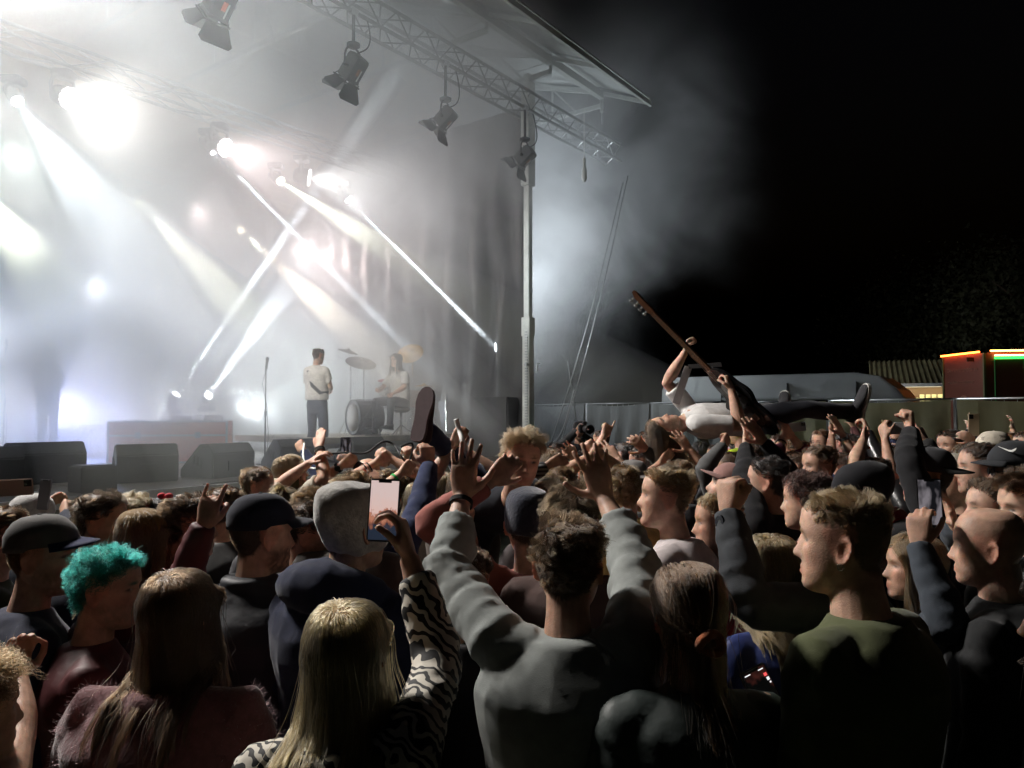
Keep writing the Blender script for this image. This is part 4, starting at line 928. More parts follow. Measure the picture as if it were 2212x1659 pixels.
def beanie(J, col, fabric='wool', puff=.0, low=-.02, name='beanie'):
    hd = J['head']; Rm, c, s = hd['R'], hd['c'], hd['s']; a = np.linspace(0, 2 * PI, 36, endpoint=False); m = MB(); rr = []
    for i, z in enumerate((low, low + .025, .03, .055, .08, .100, .112, .1155)):
        p = head_pt(a, np.full(36, z)); k = (1.10 if i < 2 else 1.08) + puff * math.sin(PI * i / 7); p[:, :2] *= k; p[:, 2] += .010 + puff * .10 * (i / 7) - np.where(np.cos(a) < -.2, .015, 0) * (i < 3); p[:, 1] -= puff * .22 * (i / 7) ; rr.append(p * s @ Rm.T + c)
    m.rings(rr); sd = J['seed']
    remesh_job(m, name, J['root'], (.008, .011, .014)[J['lod']], cloth(col, fabric), 2, lambda me, V, Nn: V + Nn * (.005 * np.clip(1 - np.abs(wob(V, sd, 32)) * 1.5, 0, 1) * (1 + 2 * puff))[:, None])
def band(J, side, frac, col, w=.012, r=.034, name='bracelet', fabric='rubber'):
    A = J[side]; p = lerp(A['E'], A['W'], frac); d = nrm(A['W'] - A['E']); r *= J['sc']
    x, y, z = frame_of(d); an = np.linspace(0, 2 * PI, 20, endpoint=False); ring = lambda q, h: p + d * h + q * (np.outer(np.cos(an), x) + np.outer(np.sin(an), y))
    m = MB().rings([ring(r, -w / 2), ring(r + .004, -w / 2), ring(r + .004, w / 2), ring(r, w / 2), ring(r, -w / 2)], cap=False)
    return m.build(name, cloth(col, fabric) if isinstance(col, tuple) else M[col], J['root'], 40)
def watch(J, side, frac, strap=(.02, .02, .02), metal=False):
    wb_ = band(J, side, frac, 'chrome' if metal else strap, .018 if metal else .02, .031, 'watch_strap'); A = J[side]; d = nrm(A['W'] - A['E']); p = lerp(A['E'], A['W'], frac); n = -nrm(np.cross(np.cross(d, A['pn']), d)); 
    MB().lathe([(.019, 0), (.02, .006), (.017, .010)], p + n * .030 * J['sc'], n, 18).build('watch_face', 'black_plastic' if not metal else 'chrome', wb_, 40)
PH = [0]
def phone(label, p, up, nrm_out, w=.072, h=.148, body='black_plastic', screen=None, cams=True, group=None):
    """a phone at p; up = its long axis, nrm_out = direction of its screen"""
    up = nrm(up); n = nrm(np.asarray(nrm_out, float) - up * (np.asarray(nrm_out, float) @ up)); x = np.cross(up, n); Rm = np.stack([x, n, up], 1); p = np.asarray(p, float)
    th = thing('phone', label, 'phone', p, 0, group)
    MB().box(p, (w, .008, h), Rm).build('case', body, th, bevel=.0035)
    if screen is not None: MB().box(p + n * .0042, (w - .007, .001, h - .009), Rm).build('screen', screen, th)
    MB().box(p + n * .0049 + up * (h / 2 - .0065), (w * .42, .0012, .006), Rm).build('notch', 'black_plastic', th)
    if cams:
        cb_ = MB().box(p - n * .0048 + up * (h / 2 - .02) + x * (w / 2 - .02), (.03, .0025, .032), Rm).build('camera_bump', 'black_plastic', th, bevel=.0008)
        for q in (-.007, .007): MB().lathe([(.0055, 0), (.0055, .002)], p - n * .006 + up * (h / 2 - .02 + q) + x * (w / 2 - .02 + q * .6), -n, 12).build('lens', 'chrome', cb_)
    return th
# ------------------------------------------------------------ the crowd
DB = (.035, .020, .011); BR = (.085, .048, .024); LB = (.19, .115, .055); BL = (.42, .28, .125); BK = (.014, .012, .012)
NAVY = (.022, .028, .065); BLACK = (.014, .014, .016)
UPV3 = (0, 0, 1)
# ---- nearest row
J = person('blonde woman in a black and white wave pattern blouse, one arm raised filming', 748, 1292, 1.60, 6, 4, 0, shirt=(.6, .6, .6), fabric='zebra', hair=('long', (.66, .45, .19), .38), sc=.95, arms={'R': ((884, 1205, 1.84), 'phone', dict(pn=(-.75, .1, .1), pole=(.55, .9, -.5), dh=(-.25, .1, 1)))}, sleeve=.9, folds=.7, wrinkle=.9, seed=11)
P7 = J
J = person('man in a grey sweatshirt with both arms thrown up, seen from behind', 1228, 1106, 1.88, 8, 16, 4, shirt=(.27, .29, .28), hair=('short', (.085, .05, .024), .034), folds=1.0, wrinkle=.6, sleeve=.84, loose=1.06, seed=23,
   arms={'L': ((998, 1076, 2.24), 'open', dict(pole=(-.85, -.1, -.55), dh=(.06, .12, 1))), 'R': ((1306, 1078, 2.24), 'wide', dict(pole=(.85, -.1, -.5), dh=(-.28, .12, 1)))})
band(J, 'L', .93, (.012, .012, .012), .014, .031); P9 = J
J = person('woman with a low ponytail in an orange scrunchie and dark green jacket', 1487, 1214, 1.75, -8, -4, 2, shirt=(.032, .045, .042), hair=('pony', (.15, .085, .042), .36, (.012, -.118, -.03)), sc=.94, seed=37, fabric='nylon', folds=1.2)
hd = J['head']; m = MB(); m.tube([hd['c'] + hd['R'] @ np.array([.012 + .024 * math.cos(a), -.118 + .010 * math.sin(2 * a), -.03 + .020 * math.sin(a)]) for a in np.linspace(0, 2 * PI, 20, endpoint=False)], .011, 10, closed=True); m.build('scrunchie', cloth((.42, .13, .05), 'wool'), J['root'], True)
J = person('man in an olive sweater with shaved sides and a small hoop earring', 1825, 1040, 1.78, -38, -60, 3, shirt=(.085, .095, .045), hair=('crop', (.27, .18, .088), .024), wide=1.08, seed=41, neckw=1.12, nose=1.05)
hd = J['head']; MB().tube([hd['c'] + hd['R'] @ np.array([-.083, -.006 + .006 * math.cos(a), -.046 + .007 * math.sin(a)]) for a in np.linspace(0, 2 * PI, 16, endpoint=False)], .0011, 6, closed=True).build('earring', 'chrome', J['root'], True)
P11 = J
J = person('woman in a fuzzy pink sweater with long brown hair, seen from behind', 385, 1226, 1.95, 2, 6, 0, shirt=(.15, .058, .065), fabric='wool', hair=('long', (.13, .072, .034), .38), wide=1.1, loose=1.1, sleevew=1.15, sc=.97, seed=53, folds=.6, fuzzy=True)
P4 = J
J = person('man in a grey baseball cap with a navy brim, face turned aside', 92, 1112, 2.42, 50, 82, 3, shirt=(.022, .026, .05), hair=('buzz', (.22, .11, .05)), beard=.45, hat=.014, seed=61, wide=1.08); cap(J, (.13, .125, .12), (.02, .025, .07))
J = person('person with teal curly hair reaching out an arm in a dark red jacket', 238, 1164, 2.28, 62, 84, -2, shirt=(.09, .011, .014), fabric='nylon', hair=('curly', (.012, .27, .21), .05), sc=.97, seed=71, beard=.3,
   arms={'L': ((440, 1138, 2.5), 'horns', dict(pn=(.2, .8, 0), bend=(0, 0, .35), pole=(0, .5, -1)))}, folds=.8)
J = person('man in a navy cap and black jacket, broad back to the camera', 568, 1066, 2.45, 22, 52, 0, shirt=(.012, .013, .02), fabric='nylon', hair=('buzz', DB), beard=.7, wide=1.16, collar='high', hat=.014, seed=83); cap(J, (.012, .014, .026))
J = person('person in a pale grey beanie and navy hoodie seen from behind', 768, 1036, 2.25, 28, 45, 0, shirt=(.013, .018, .046), collar='hood', hair=('buzz', BR), wide=1.12, hat=.02, seed=97, folds=.9, wrinkle=1.0,); beanie(J, (.40, .385, .36), puff=.10, low=-.075)
J = person('man in a charcoal sweatshirt with a steel watch, fist held at his mouth', 1800, 1052, 2.22, -62, -86, 0, shirt=(.05, .055, .062), hair=('short', DB), beard=.6, seed=101, folds=.8,
   arms={'L': ((1573, 1112, 2.15), 'fist', dict(pole=(-.1, -.6, -1), pn=(.9, .5, 0), dh=(0, .05, 1)))}); watch(J, 'L', .9, metal=True)
J = person('bald man in black, his ear glowing red', 2132, 1096, 2.34, -44, -58, 0, shirt=(.020, .021, .022), hair=None, wide=1.12, seed=109, neckw=1.15, beard=.25)
J = person('blonde person in a bright blue jacket behind the ponytail woman', 1662, 1150, 2.2, -18, -10, -4, shirt=(.010, .024, .13), hair=('long', (.36, .25, .12), .26), sc=.9, seed=113, fabric='nylon')
J = person('person at the picture edge with tousled ginger hair and bare shoulders', -62, 1392, 1.6, 20, 40, 0, shirt=(.02, .02, .022), hair=('curly', (.38, .20, .08), .09), sleeve=0, sc=.94, seed=127, arms={'R': ((36, 1452, 1.95), 'grip', dict(pn=(-.3, .6, .4)))})
J = person('person in a fuzzy dark sweater cut off by the corner of the picture', 2320, 1215, 1.6, -40, -60, 0, shirt=(.03, .036, .032), fabric='wool', hair=('long', DB, .4), sc=.95, seed=131, fuzzy=True)
# ---- second row
J = person('person in black just behind the wave pattern sleeve', 1004, 1178, 2.45, 10, 20, 0, shirt=BLACK, hair=('short', DB), seed=641, sc=.96)
J = person('person in a navy jacket gripping the raised shoe from below', 792, 1046, 3.35, 15, 25, 4, shirt=(.018, .026, .07), hair=('short', BR), seed=619, folds=.8, arms={'R': ((926, 1008, 3.74), 'grip', dict(pole=(.9, -.1, -.6), pn=(-.4, .8, .2), dh=(-.1, .1, 1)))})
J = person('brown haired man in dark green at the picture edge behind the grey cap', 10, 1088, 3.0, 45, 60, 0, shirt=(.035, .045, .022), hair=('short', BR), seed=139)
J = person('man in a light grey beanie filming with a phone near the stage edge', 72, 1064, 3.9, 25, 38, 2, shirt=(.03, .035, .05), hair=('buzz', BR), hat=.012, seed=149, arms={'R': ((143, 1112, None), 'fist', {}), 'L': ((97, 1100, None), 'phone', dict(pn=(.6, .5, .2)))}); beanie(J, (.36, .35, .34), low=.0); P_M2 = J
J = person('dark wavy haired man in navy facing the drum kit', 222, 1052, 3.1, 55, 80, 0, shirt=(.02, .022, .045), hair=('messy', (.045, .028, .015)), seed=151, beard=.3)
J = person('blond man in white wearing a gull mask on the back of his head', 286, 1058, 3.6, 40, 20, 0, shirt=(.55, .55, .54), hair=('messy', (.45, .34, .18)), sleeve=.35, seed=157); P_GULL = J
J = person('woman in a brown patterned bandana with wavy hair', 318, 1092, 2.88, 40, 62, -4, shirt=(.05, .04, .06), hair=('wavy', (.26, .17, .08), .26), sc=.94, hat=.01, seed=163); beanie(J, (.20, .13, .06), 'canvas', low=.02, name='bandana')
J = person('dark brown haired man with sunglasses pushed up on his head', 410, 1064, 2.95, 40, 60, 0, shirt=(.03, .03, .045), hair=('short', (.05, .03, .016), .04), seed=167); P_SG = J
J = person('short haired person low by the stage skirt between the bandana and the cap', 487, 1047, 3.95, 10, 20, 0, shirt=(.05, .05, .05), hair=('short', BR), seed=173)
J = person('black haired woman with a red bow', 350, 1072, 3.7, 0, 20, 0, shirt=(.03, .01, .012), hair=('long', BK, .3), sc=.93, seed=179); hd = J['head']; m = MB()
for sx in (-1, 1): m.ico(hd['c'] + hd['R'] @ np.array([.05 + sx * .022, -.03, .125]), .022, 2, (1, .5, .75))
m.build('bow', 'red_cloth', J['root'], True)
J = person('short brown haired man with a red ear in profile by the stage', 558, 1004, 4.6, 55, 78, 0, shirt=(.2, .19, .17), hair=('short', (.13, .075, .035)), seed=181)
J = person('man with long curly hair in a beige shirt reaching a braceleted arm to the stage', 620, 980, 5.0, 45, 68, 12, shirt=(.42, .38, .31), hair=('wavy', (.30, .18, .08), .2), sleeve=.45, seed=191, lod=1, arms={'R': ((690, 968, 4.95), 'flat', dict(bend=(.2, 0, .2), pn=(.4, .3, -.9))), 'L': ((668, 1000, 4.85), 'claw', dict(pn=(.5, .2, -.6)))}); band(J, 'R', .9, (.02, .015, .012), .03, .032)
J = person('navy sleeved person gripping a white strap in front of the singer', 636, 1012, 5.6, 10, 20, 0, shirt=NAVY, hair=('short', BR), seed=193, arms={'R': ((656, 975, None), 'fist', {})})
J = person('woman with blonde hair tied up in a bun', 617, 1056, 3.55, -10, 0, 0, shirt=(.05, .05, .055), hair=('bun', (.40, .26, .11), .2, (-.02, -.06, .125)), sc=.93, seed=197)
J = person('dark haired man with a heavy profile behind the navy cap', 680, 1082, 3.0, 65, 84, -8, shirt=(.02, .024, .06), hair=('short', DB, .04), beard=.5, seed=199)
J = person('light brown tousled haired man leaning behind the dark profile', 690, 1044, 3.4, 55, 72, -4, shirt=(.06, .055, .05), hair=('messy', LB), beard=.4, seed=211)
J = person('brown haired head just above the pale grey beanie', 765, 1018, 2.95, 10, 12, 0, shirt=(.06, .055, .05), hair=('short', (.12, .07, .03), .04), seed=223)
J = person('bald man among raised hands holding a cable', 796, 990, 5.2, -10, 0, 0, shirt=(.05, .05, .06), hair=None, seed=227, sleeve=.4, lod=1, arms={'L': ((738, 1005, 4.95), 'fist', dict(pole=(-1, 0, -.6))), 'R': ((766, 1003, 5.0), 'relaxed', {})}); watch(J, 'L', .9); band(J, 'R', .88, (.015, .012, .012), .03, .032)
J = person('person in the cable holding cluster with two thin bracelets', 836, 1012, 5.0, -10, 0, 0, shirt=(.07, .06, .06), hair=('short', LB), seed=229, sleeve=.4, lod=1, arms={'L': ((812, 1000, 4.9), 'grip', {}), 'R': ((846, 992, 4.95), 'grip', {})}); band(J, 'L', .8, (.02, .02, .02), .008, .032); band(J, 'L', .7, 'chrome', .008, .033)
J = person('person in blue with a green wristband in the cable holding cluster', 884, 1016, 5.0, -20, -10, 0, shirt=(.03, .05, .22), hair=('messy', LB), seed=233, sleeve=.5, lod=1, arms={'L': ((866, 1022, 4.8), 'grip', {}), 'R': ((893, 1000, 4.95), 'grip', dict(dh=(-.3, 0, .8)))}); band(J, 'L', .8, (.05, .4, .1), .014, .032)
J = person('person lifting a white strap beside the shoe of the crowd surfer', 1000, 1010, 4.4, -10, 0, 0, shirt=(.09, .07, .06), hair=('wavy', (.20, .12, .055), .25), seed=239, sleeve=.3, arms={'L': ((978, 962, 4.2), 'grip', {}), 'R': ((1008, 975, 4.5), 'fist', {})}); band(J, 'L', .9, (.02, .02, .02), .02, .032)
J = person('person in salmon pink with a navy beanie and a lifted arm behind the grey sweatshirt', 1142, 1050, 2.7, -8, 0, 0, shirt=(.34, .12, .10), hair=('buzz', DB), hat=.012, seed=241, sleeve=.95, arms={'L': ((1058, 1040, 2.75), 'relaxed', dict(bend=(0, 0, .2)))}, folds=.4); beanie(J, (.02, .024, .045), low=-.03)
J = person('man with thick wavy brown hair right behind the raised hand', 1236, 1036, 2.55, 2, 8, 0, shirt=(.08, .05, .045), hair=('messy', (.13, .085, .045), .06), seed=251)
J = person('blond man in a white T-shirt shouting in profile', 1444, 1000, 2.95, -62, -84, 6, shirt=(.56, .50, .50), hair=('short', (.28, .18, .085), .035), sleeve=.36, mouth=.85, beard=.2, seed=257, wide=1.08, wrinkle=1.1)
J = person('short haired man in a mustard shirt seen from behind', 1345, 1000, 3.6, -25, -15, 0, shirt=(.40, .32, .11), hair=('short', (.19, .115, .05)), seed=263, collar='high')
J = person('man looking straight up under a dusty pink cap', 1592, 1004, 3.9, -66, -84, 22, shirt=(.04, .03, .03), hair=('buzz', DB), beard=.6, hat=.012, seed=269); cap(J, (.30, .17, .15))
J = person('fair haired person in profile below the lifted surfer', 1550, 1060, 3.05, -74, -86, 0, shirt=(.25, .02, .035), hair=('short', (.34, .22, .10)), seed=271, sc=.96)
J = person('tall person in black with both arms up under the crowd surfer', 1662, 982, 3.7, -40, -60, 6, shirt=BLACK, hair=('short', BK), seed=277, arms={'L': ((1612, 966, 4.0), 'wide', {}), 'R': ((1652, 956, 4.0), 'open', {})}, folds=.8, wide=1.12)
J = person('person with dark curly hair in shadow below the surfer’s legs', 1742, 1004, 3.2, -40, -60, 0, shirt=(.03, .015, .02), hair=('curly', (.05, .022, .018), .05), seed=281)
J = person('man with short brown hair gazing ahead under the surfer’s shin', 1768, 958, 4.4, -55, -100, 0, shirt=(.03, .03, .035), hair=('short', BR), seed=283, beard=.3)
J = person('person in a black hood, head bowed behind the shaved sides', 1858, 992, 2.9, -50, -72, 0, shirt=(.012, .012, .014), hair=('buzz', BK), hat=.02, seed=293, collar='hood', wide=1.1); beanie(J, (.012, .012, .015), 'canvas', puff=.05, low=-.09, name='hood')
J = person('person in a black leather jacket gripping the surfer’s ankle', 1952, 976, 4.9, -50, -70, 4, shirt=(.012, .012, .013), fabric='leather', hair=('curly', DB), seed=307, arms={'L': ((1866, 914, 5.2), 'grip', dict(pole=(0, -.3, -1)))}, folds=1.0)
J = person('person in black with a grey crowned cap and a clenched fist raised high', 2006, 966, 3.35, -50, -70, 4, shirt=BLACK, hair=('buzz', DB), hat=.012, seed=311, arms={'L': ((1968, 934, 3.5), 'fist', dict(pn=(-.8, .3, 0), dh=(0, 0, 1)))}); cap(J, (.06, .06, .065), (.012, .012, .012), back=True); band(J, 'L', .92, (.012, .012, .012), .03, .034)
J = person('man in a pale khaki cap looking up in profile', 2068, 980, 3.8, -62, -84, 8, shirt=BLACK, hair=('buzz', BR), beard=.4, hat=.014, seed=313); cap(J, (.32, .30, .25), back=True)
J = person('smiling dark haired man in a grey cardigan', 2120, 952, 3.55, -55, -78, 4, shirt=(.20, .20, .17), hair=('short', (.05, .03, .018)), beard=.45, seed=317, mouth=.25)
J = person('man in a black cap with a white swoosh and sunglasses', 2192, 952, 3.2, -50, -72, 0, shirt=(.10, .10, .10), hair=('buzz', DB), beard=.6, hat=.014, seed=331); P_SW = J
J = person('brown haired man in profile with head tipped back at the picture edge', 2152, 1030, 2.9, -58, -84, 8, shirt=(.03, .03, .03), hair=('short', (.09, .055, .03), .035), seed=337, beard=.25)
J = person('person with blonde hair filming with a black phone held in both hands', 1978, 1148, 2.62, -70, -82, 4, shirt=(.05, .06, .075), hair=('wavy', (.30, .19, .09), .3), sc=.93, seed=347, arms={'L': ((1986, 1180, 2.35), 'phone', dict(pn=(.5, .5, 0), dh=(.05, .1, 1))), 'R': ((2062, 1142, 2.6), 'claw', dict(pn=(-.8, .2, 0), dh=(-.25, 0, 1)))}); band(J, 'R', .85, (.02, .03, .04), .015, .033); P_N17 = J
J = person('brown quiff haired person half cut off by the picture edge', 2222, 1004, 2.55, -70, -88, 0, shirt=(.11, .12, .12), hair=('quiff', BR), seed=349, collar='hood')
# ---- third row and beyond
J = person('person in a white cap with black crown tipped over the crowd', 2143, 928, 5.2, -55, -78, 0, shirt=(.05, .05, .05), hair=('short', BK), hat=.012, seed=353); cap(J, (.62, .56, .46))
J = person('dark haired man facing the stage in front of the olive tarp', 2052, 924, 5.6, -55, -108, -2, shirt=(.03, .03, .035), hair=('short', DB), seed=359, lod=1)
J = person('ginger person peering over shoulders near the picture edge', 2184, 932, 6.3, -60, -100, 0, shirt=(.04, .04, .045), hair=('short', (.30, .15, .06)), seed=367)
J = person('brown haired head beside the ginger one near the picture edge', 2216, 928, 6.0, -60, -95, 0, shirt=(.04, .04, .045), hair=('short', BR), seed=373)
J = person('person holding a white phone flat in both hands above the crowd', 1946, 966, 5.2, -50, -70, 0, shirt=(.05, .05, .055), hair=('long', BR, .3), seed=379, sleeve=.5, arms={'L': ((1912, 948, 4.95), 'phone', dict(pn=(.8, .4, .3))), 'R': ((1962, 952, 5.1), 'phone', dict(pn=(-.7, .3, .2)))}); P_WP = J
J = person('person holding up a gold phone before the olive tarp', 2088, 955, 5.4, -50, -70, 0, shirt=(.05, .05, .055), hair=('wavy', LB, .3), seed=383, sc=.95, arms={'R': ((2102, 950, 5.3), 'phone', dict(pn=(-.4, .6, .2), ext=.7))}); P_GP = J
J = person('person in a maroon top reaching up with open hands to the surfer', 1722, 972, 5.1, -40, -60, 4, shirt=(.11, .02, .04), hair=('short', BR), seed=389, arms={'R': ((1712, 944, 5.35), 'wide', {}), 'L': ((1690, 948, 5.3), 'claw', {})}, sleeve=.85); band(J, 'L', .8, (.02, .02, .02), .01, .033)
J = person('person in a navy T-shirt with bare forearms lifted together', 1822, 976, 4.9, -40, -60, 4, shirt=NAVY, hair=('short', DB), seed=397, sleeve=.4, arms={'L': ((1796, 946, 5.2), 'flat', {}), 'R': ((1820, 940, 5.2), 'open', {})}); watch(J, 'R', .9)
J = person('person in red and black with one hand open toward the surfer’s shoe', 1886, 985, 4.4, -40, -60, 0, shirt=(.36, .02, .045), hair=('short', DB), seed=401, sleeve=.4, arms={'L': ((1864, 952, 4.5), 'wide', {})})
J = person('person pointing one finger up beside the clenched fist', 2014, 990, 4.7, -40, -60, 0, shirt=(.03, .03, .03), hair=('short', BR), seed=409, arms={'R': ((2001, 952, None), 'point', {})})
J = person('bearded far away man in front of the grey tarp', 1774, 926, 7.2, -40, -120, 0, shirt=(.05, .05, .05), hair=('short', (.2, .1, .05)), seed=419)
J = person('fair haired person low in front of the grey tarp', 1706, 942, 6.0, -50, -70, 0, shirt=(.05, .05, .05), hair=('messy', LB), seed=421)
J = person('person in a high visibility yellow vest behind the surfer', 1592, 908, 8.2, -40, -60, 0, shirt=(.45, .62, .03), hair=('short', BR), seed=431, sleeve=.2)
J = person('long brown haired head next to the mast’s foot', 1188, 968, 5.2, -20, -10, 0, shirt=(.08, .07, .07), hair=('long', (.16, .095, .045), .28), seed=433, sc=.96)
J = person('dark haired person among raised hands below the photographer', 1228, 976, 5.6, -20, -20, 0, shirt=(.05, .05, .05), hair=('short', DB), seed=439, lod=1, arms={'R': ((1243, 988, 5.2), 'three', {})})
J = person('man with glasses on among the raised hands', 1278, 978, 4.9, -20, 10, 0, shirt=(.10, .08, .07), hair=('short', (.16, .09, .04)), seed=443, lod=1)
J = person('person pointing one finger at the sky, highest hand by the photographer', 1318, 990, 5.3, -20, -10, 0, shirt=(.30, .28, .27), hair=('short', BR), sleeve=.35, seed=449, lod=1, arms={'L': ((1304, 942, 5.4), 'point', {})})
J = person('person with a wristband pointing up just below the highest hand', 1286, 1005, 4.6, -20, -10, 0, shirt=(.10, .09, .09), hair=('short', LB), sleeve=.35, seed=457, lod=1, arms={'R': ((1294, 978, 4.75), 'point', {}), 'L': ((1276, 985, 4.7), 'fist', {})}); band(J, 'L', .9, (.5, .5, .3), .01, .033)
J = person('person holding up three fingers in the middle of the crowd', 1338, 1012, 4.7, -20, -20, 0, shirt=(.05, .05, .06), hair=('short', DB), sleeve=.4, seed=461, lod=1, arms={'R': ((1334, 992, None), 'three', {})})
J = person('dark haired man peering past a raised forearm near the surfer’s hair', 1386, 962, 5.6, -20, -70, 0, shirt=(.05, .05, .05), hair=('short', DB), seed=463, lod=1, arms={'R': ((1396, 972, 5.3), 'claw', {})}); band(J, 'R', .85, (.5, .5, .3), .012, .033)
J = person('person in a faded grey cap under the surfer’s hanging hair', 1366, 994, 4.5, -20, -20, 0, shirt=(.06, .06, .065), hair=('buzz', BR), hat=.012, seed=467); cap(J, (.16, .15, .145), back=True)
J = person('brown haired person with a green wristband behind the wavy haired man', 1214, 1004, 4.1, -10, 20, 0, shirt=(.2, .2, .2), fabric='stripe', hair=('short', (.15, .09, .04)), seed=479, arms={'L': ((1178, 1010, 4.2), 'relaxed', {})}); band(J, 'L', .9, (.05, .4, .1), .012, .034)
J = person('light brown head close behind the thick wavy hair', 1192, 1024, 3.5, -5, 10, 0, shirt=(.06, .05, .05), hair=('short', LB), seed=487)
J = person('bare armed person bracing the crowd surfer’s shoulder with one hand', 1468, 990, 5.0, -30, -40, 0, shirt=(.04, .04, .045), hair=('short', LB), sleeve=.3, seed=491, lod=1, arms={'R': ((1490, 972, 5.25), 'wide', {}), 'L': ((1425, 1002, 5.2), 'flat', {})})
J = person('curly blond person beneath the surfer’s hair', 1466, 966, 5.6, -30, -60, 0, shirt=(.06, .06, .06), hair=('curly', (.40, .26, .10), .06), seed=499)
J = person('person in a grey jacket taking a picture under the surfer’s back', 1576, 972, 5.0, -30, -70, 0, shirt=(.10, .10, .10), hair=('short', BR), seed=503, arms={'L': ((1560, 962, 4.9), 'grip', {})}); watch(J, 'L', .9)
J = person('blond bobbed head hidden under the long bare arm', 905, 1040, 4.6, 0, 10, 0, shirt=(.3, .28, .25), hair=('long', (.46, .33, .16), .25), sc=.94, seed=509)
J = person('blonde head lit from the stage below the surfer’s trouser leg', 960, 1018, 5.0, 0, 10, 0, shirt=(.3, .28, .25), hair=('long', (.50, .37, .19), .25), sc=.94, seed=521)
# ---- small heads deep in the crowd
rgf = random.Random(77)
for (u0, u1, d0, d1, cnt) in ((1165, 1420, 6.2, 8.5, 8), (1500, 1780, 6.6, 9.0, 8), (1790, 2205, 6.4, 9.0, 12)):
    for k in range(cnt):
        uu = u0 + (u1 - u0) * (k + rgf.uniform(.2, .8)) / cnt; dd = rgf.uniform(d0, d1); hh = rgf.uniform(1.66, 1.84); vv = 893 + (2 - hh) * 1640 / dd
        ar = {'R': ((uu + rgf.uniform(-8, 12), vv - rgf.uniform(8, 28), None), rgf.choice(['open', 'fist', 'claw', 'three']), {})} if rgf.random() < .4 else None
        hc_ = rgf.choice([('dark brown', DB), ('brown', BR), ('light brown', LB), ('black', BK)]); hs_ = rgf.choice(['short', 'short', 'messy', 'long']); sh_ = rgf.choice([('black', BLACK), ('navy', NAVY), ('grey', (.06, .06, .065)), ('dull red', (.10, .04, .04)), ('pale grey', (.12, .12, .11))])
        person('distant person with %s %s hair in %s%s %s' % ({'messy': 'tousled'}.get(hs_, hs_), hc_[0], sh_[0], ', hand raised,' if ar else '', {1165: 'below the photographer', 1500: 'behind the crowd surfer', 1790: 'before the olive tarp'}[u0]), uu, vv, dd, -54 + rgf.uniform(-20, 20), -60 + rgf.uniform(-25, 25), rgf.uniform(-4, 8), shirt=sh_[1], hair=(hs_, hc_[1]), arms=ar, sleeve=rgf.choice([.4, 1.0]), sc=rgf.uniform(.94, 1.02), seed=700 + k + int(u0), group='small heads deep in the crowd')
# ---- on and around the stage
J = person('bearded press photographer in a black jacket aiming a camera at the crowd', 1252, 908, 9.6, 172, 175, -4, shirt=(.02, .022, .026), hair=('buzz', BK), beard=.6, hat=.012, seed=523, group=None, fabric='nylon', lod=1, arms={'L': ((1258, 940, 9.25), 'grip', dict(pn=(0, -1, 0), pole=(1, 0, -.8))), 'R': ((1246, 930, 9.3), 'grip', dict(pn=(0, -1, 0), pole=(-1, 0, -.9)))}); beanie(J, (.015, .015, .018), low=.02); P_PH = J
J = person('guitarist in a white T-shirt and jeans standing with his back turned', 690, 752, 12.3, 22, 42, -8, shirt=(.62, .58, .53), hair=('short', BR), sleeve=.36, seed=541, group=None, elev=DECK, lod=1, trousers=(.05, .06, .085), arms={'L': ('down', .75), 'R': ('down', .8)}, loose=1.05); P_SING = J
J = person('dim guitarist in dark clothes half lost in purple smoke', 108, 748, 13.2, 120, 130, -10, shirt=(.10, .03, .025), hair=('long', DB, .25), seed=547, group=None, elev=DECK, lod=1, arms={'L': ('down', .8), 'R': ('down', .8)})
# ------------------------------------------------------------ the two crowd surfers, the drummer and what people hold or wear
def free_figure(label, head, N, Hp, fw, L, Rr, legs, seed, lod=1, sc=1.0, group=None, **kw):
    """a figure with its joints given one by one; head = (centre, crown direction, face direction); arms = (S, E, W, hand dir, palm normal, pose)"""
    hc, hu, hf = [np.asarray(x, float) for x in head]; hu = nrm(hu); hf = nrm(hf - hu * (hf @ hu)); hr = np.cross(hf, hu); N = np.asarray(N, float); Hp = np.asarray(Hp, float); up = nrm(N - Hp); fw = nrm(np.asarray(fw, float) - up * (np.asarray(fw, float) @ up)); rt = np.cross(fw, up)
    root = thing('person', label, 'person', Hp, 0, group)
    J = dict(root=root, lod=lod, sc=sc, head=dict(R=np.stack([hr, hf, hu], 1), c=hc, s=1.0), neck=N, pelvis=Hp, right=rt, fwd=fw, seed=seed, skin=kw.pop('skin', SKINS[seed % 4]), **kw); J.setdefault('collar', 'crew')
    for k, a in (('L', L), ('R', Rr)): J[k] = dict(zip(('S', 'E', 'W', 'dh', 'pn', 'pose'), [np.asarray(x, float) if not isinstance(x, str) else x for x in a]))
    if legs: J['legs'] = legs
    PEOPLE.append(J); figure(J); return J
def arm(S, W, pole, dh=None, pn=(0, -1, 0), pose='relaxed', sc=1.0):
    S = np.asarray(S, float); E, W = ik(S, np.asarray(W, float), .285 * sc, .255 * sc, np.asarray(pole, float)); return (S, E, W, nrm(W - E) if dh is None else dh, pn, pose)
Z3 = np.array([0, 0, 1.0])
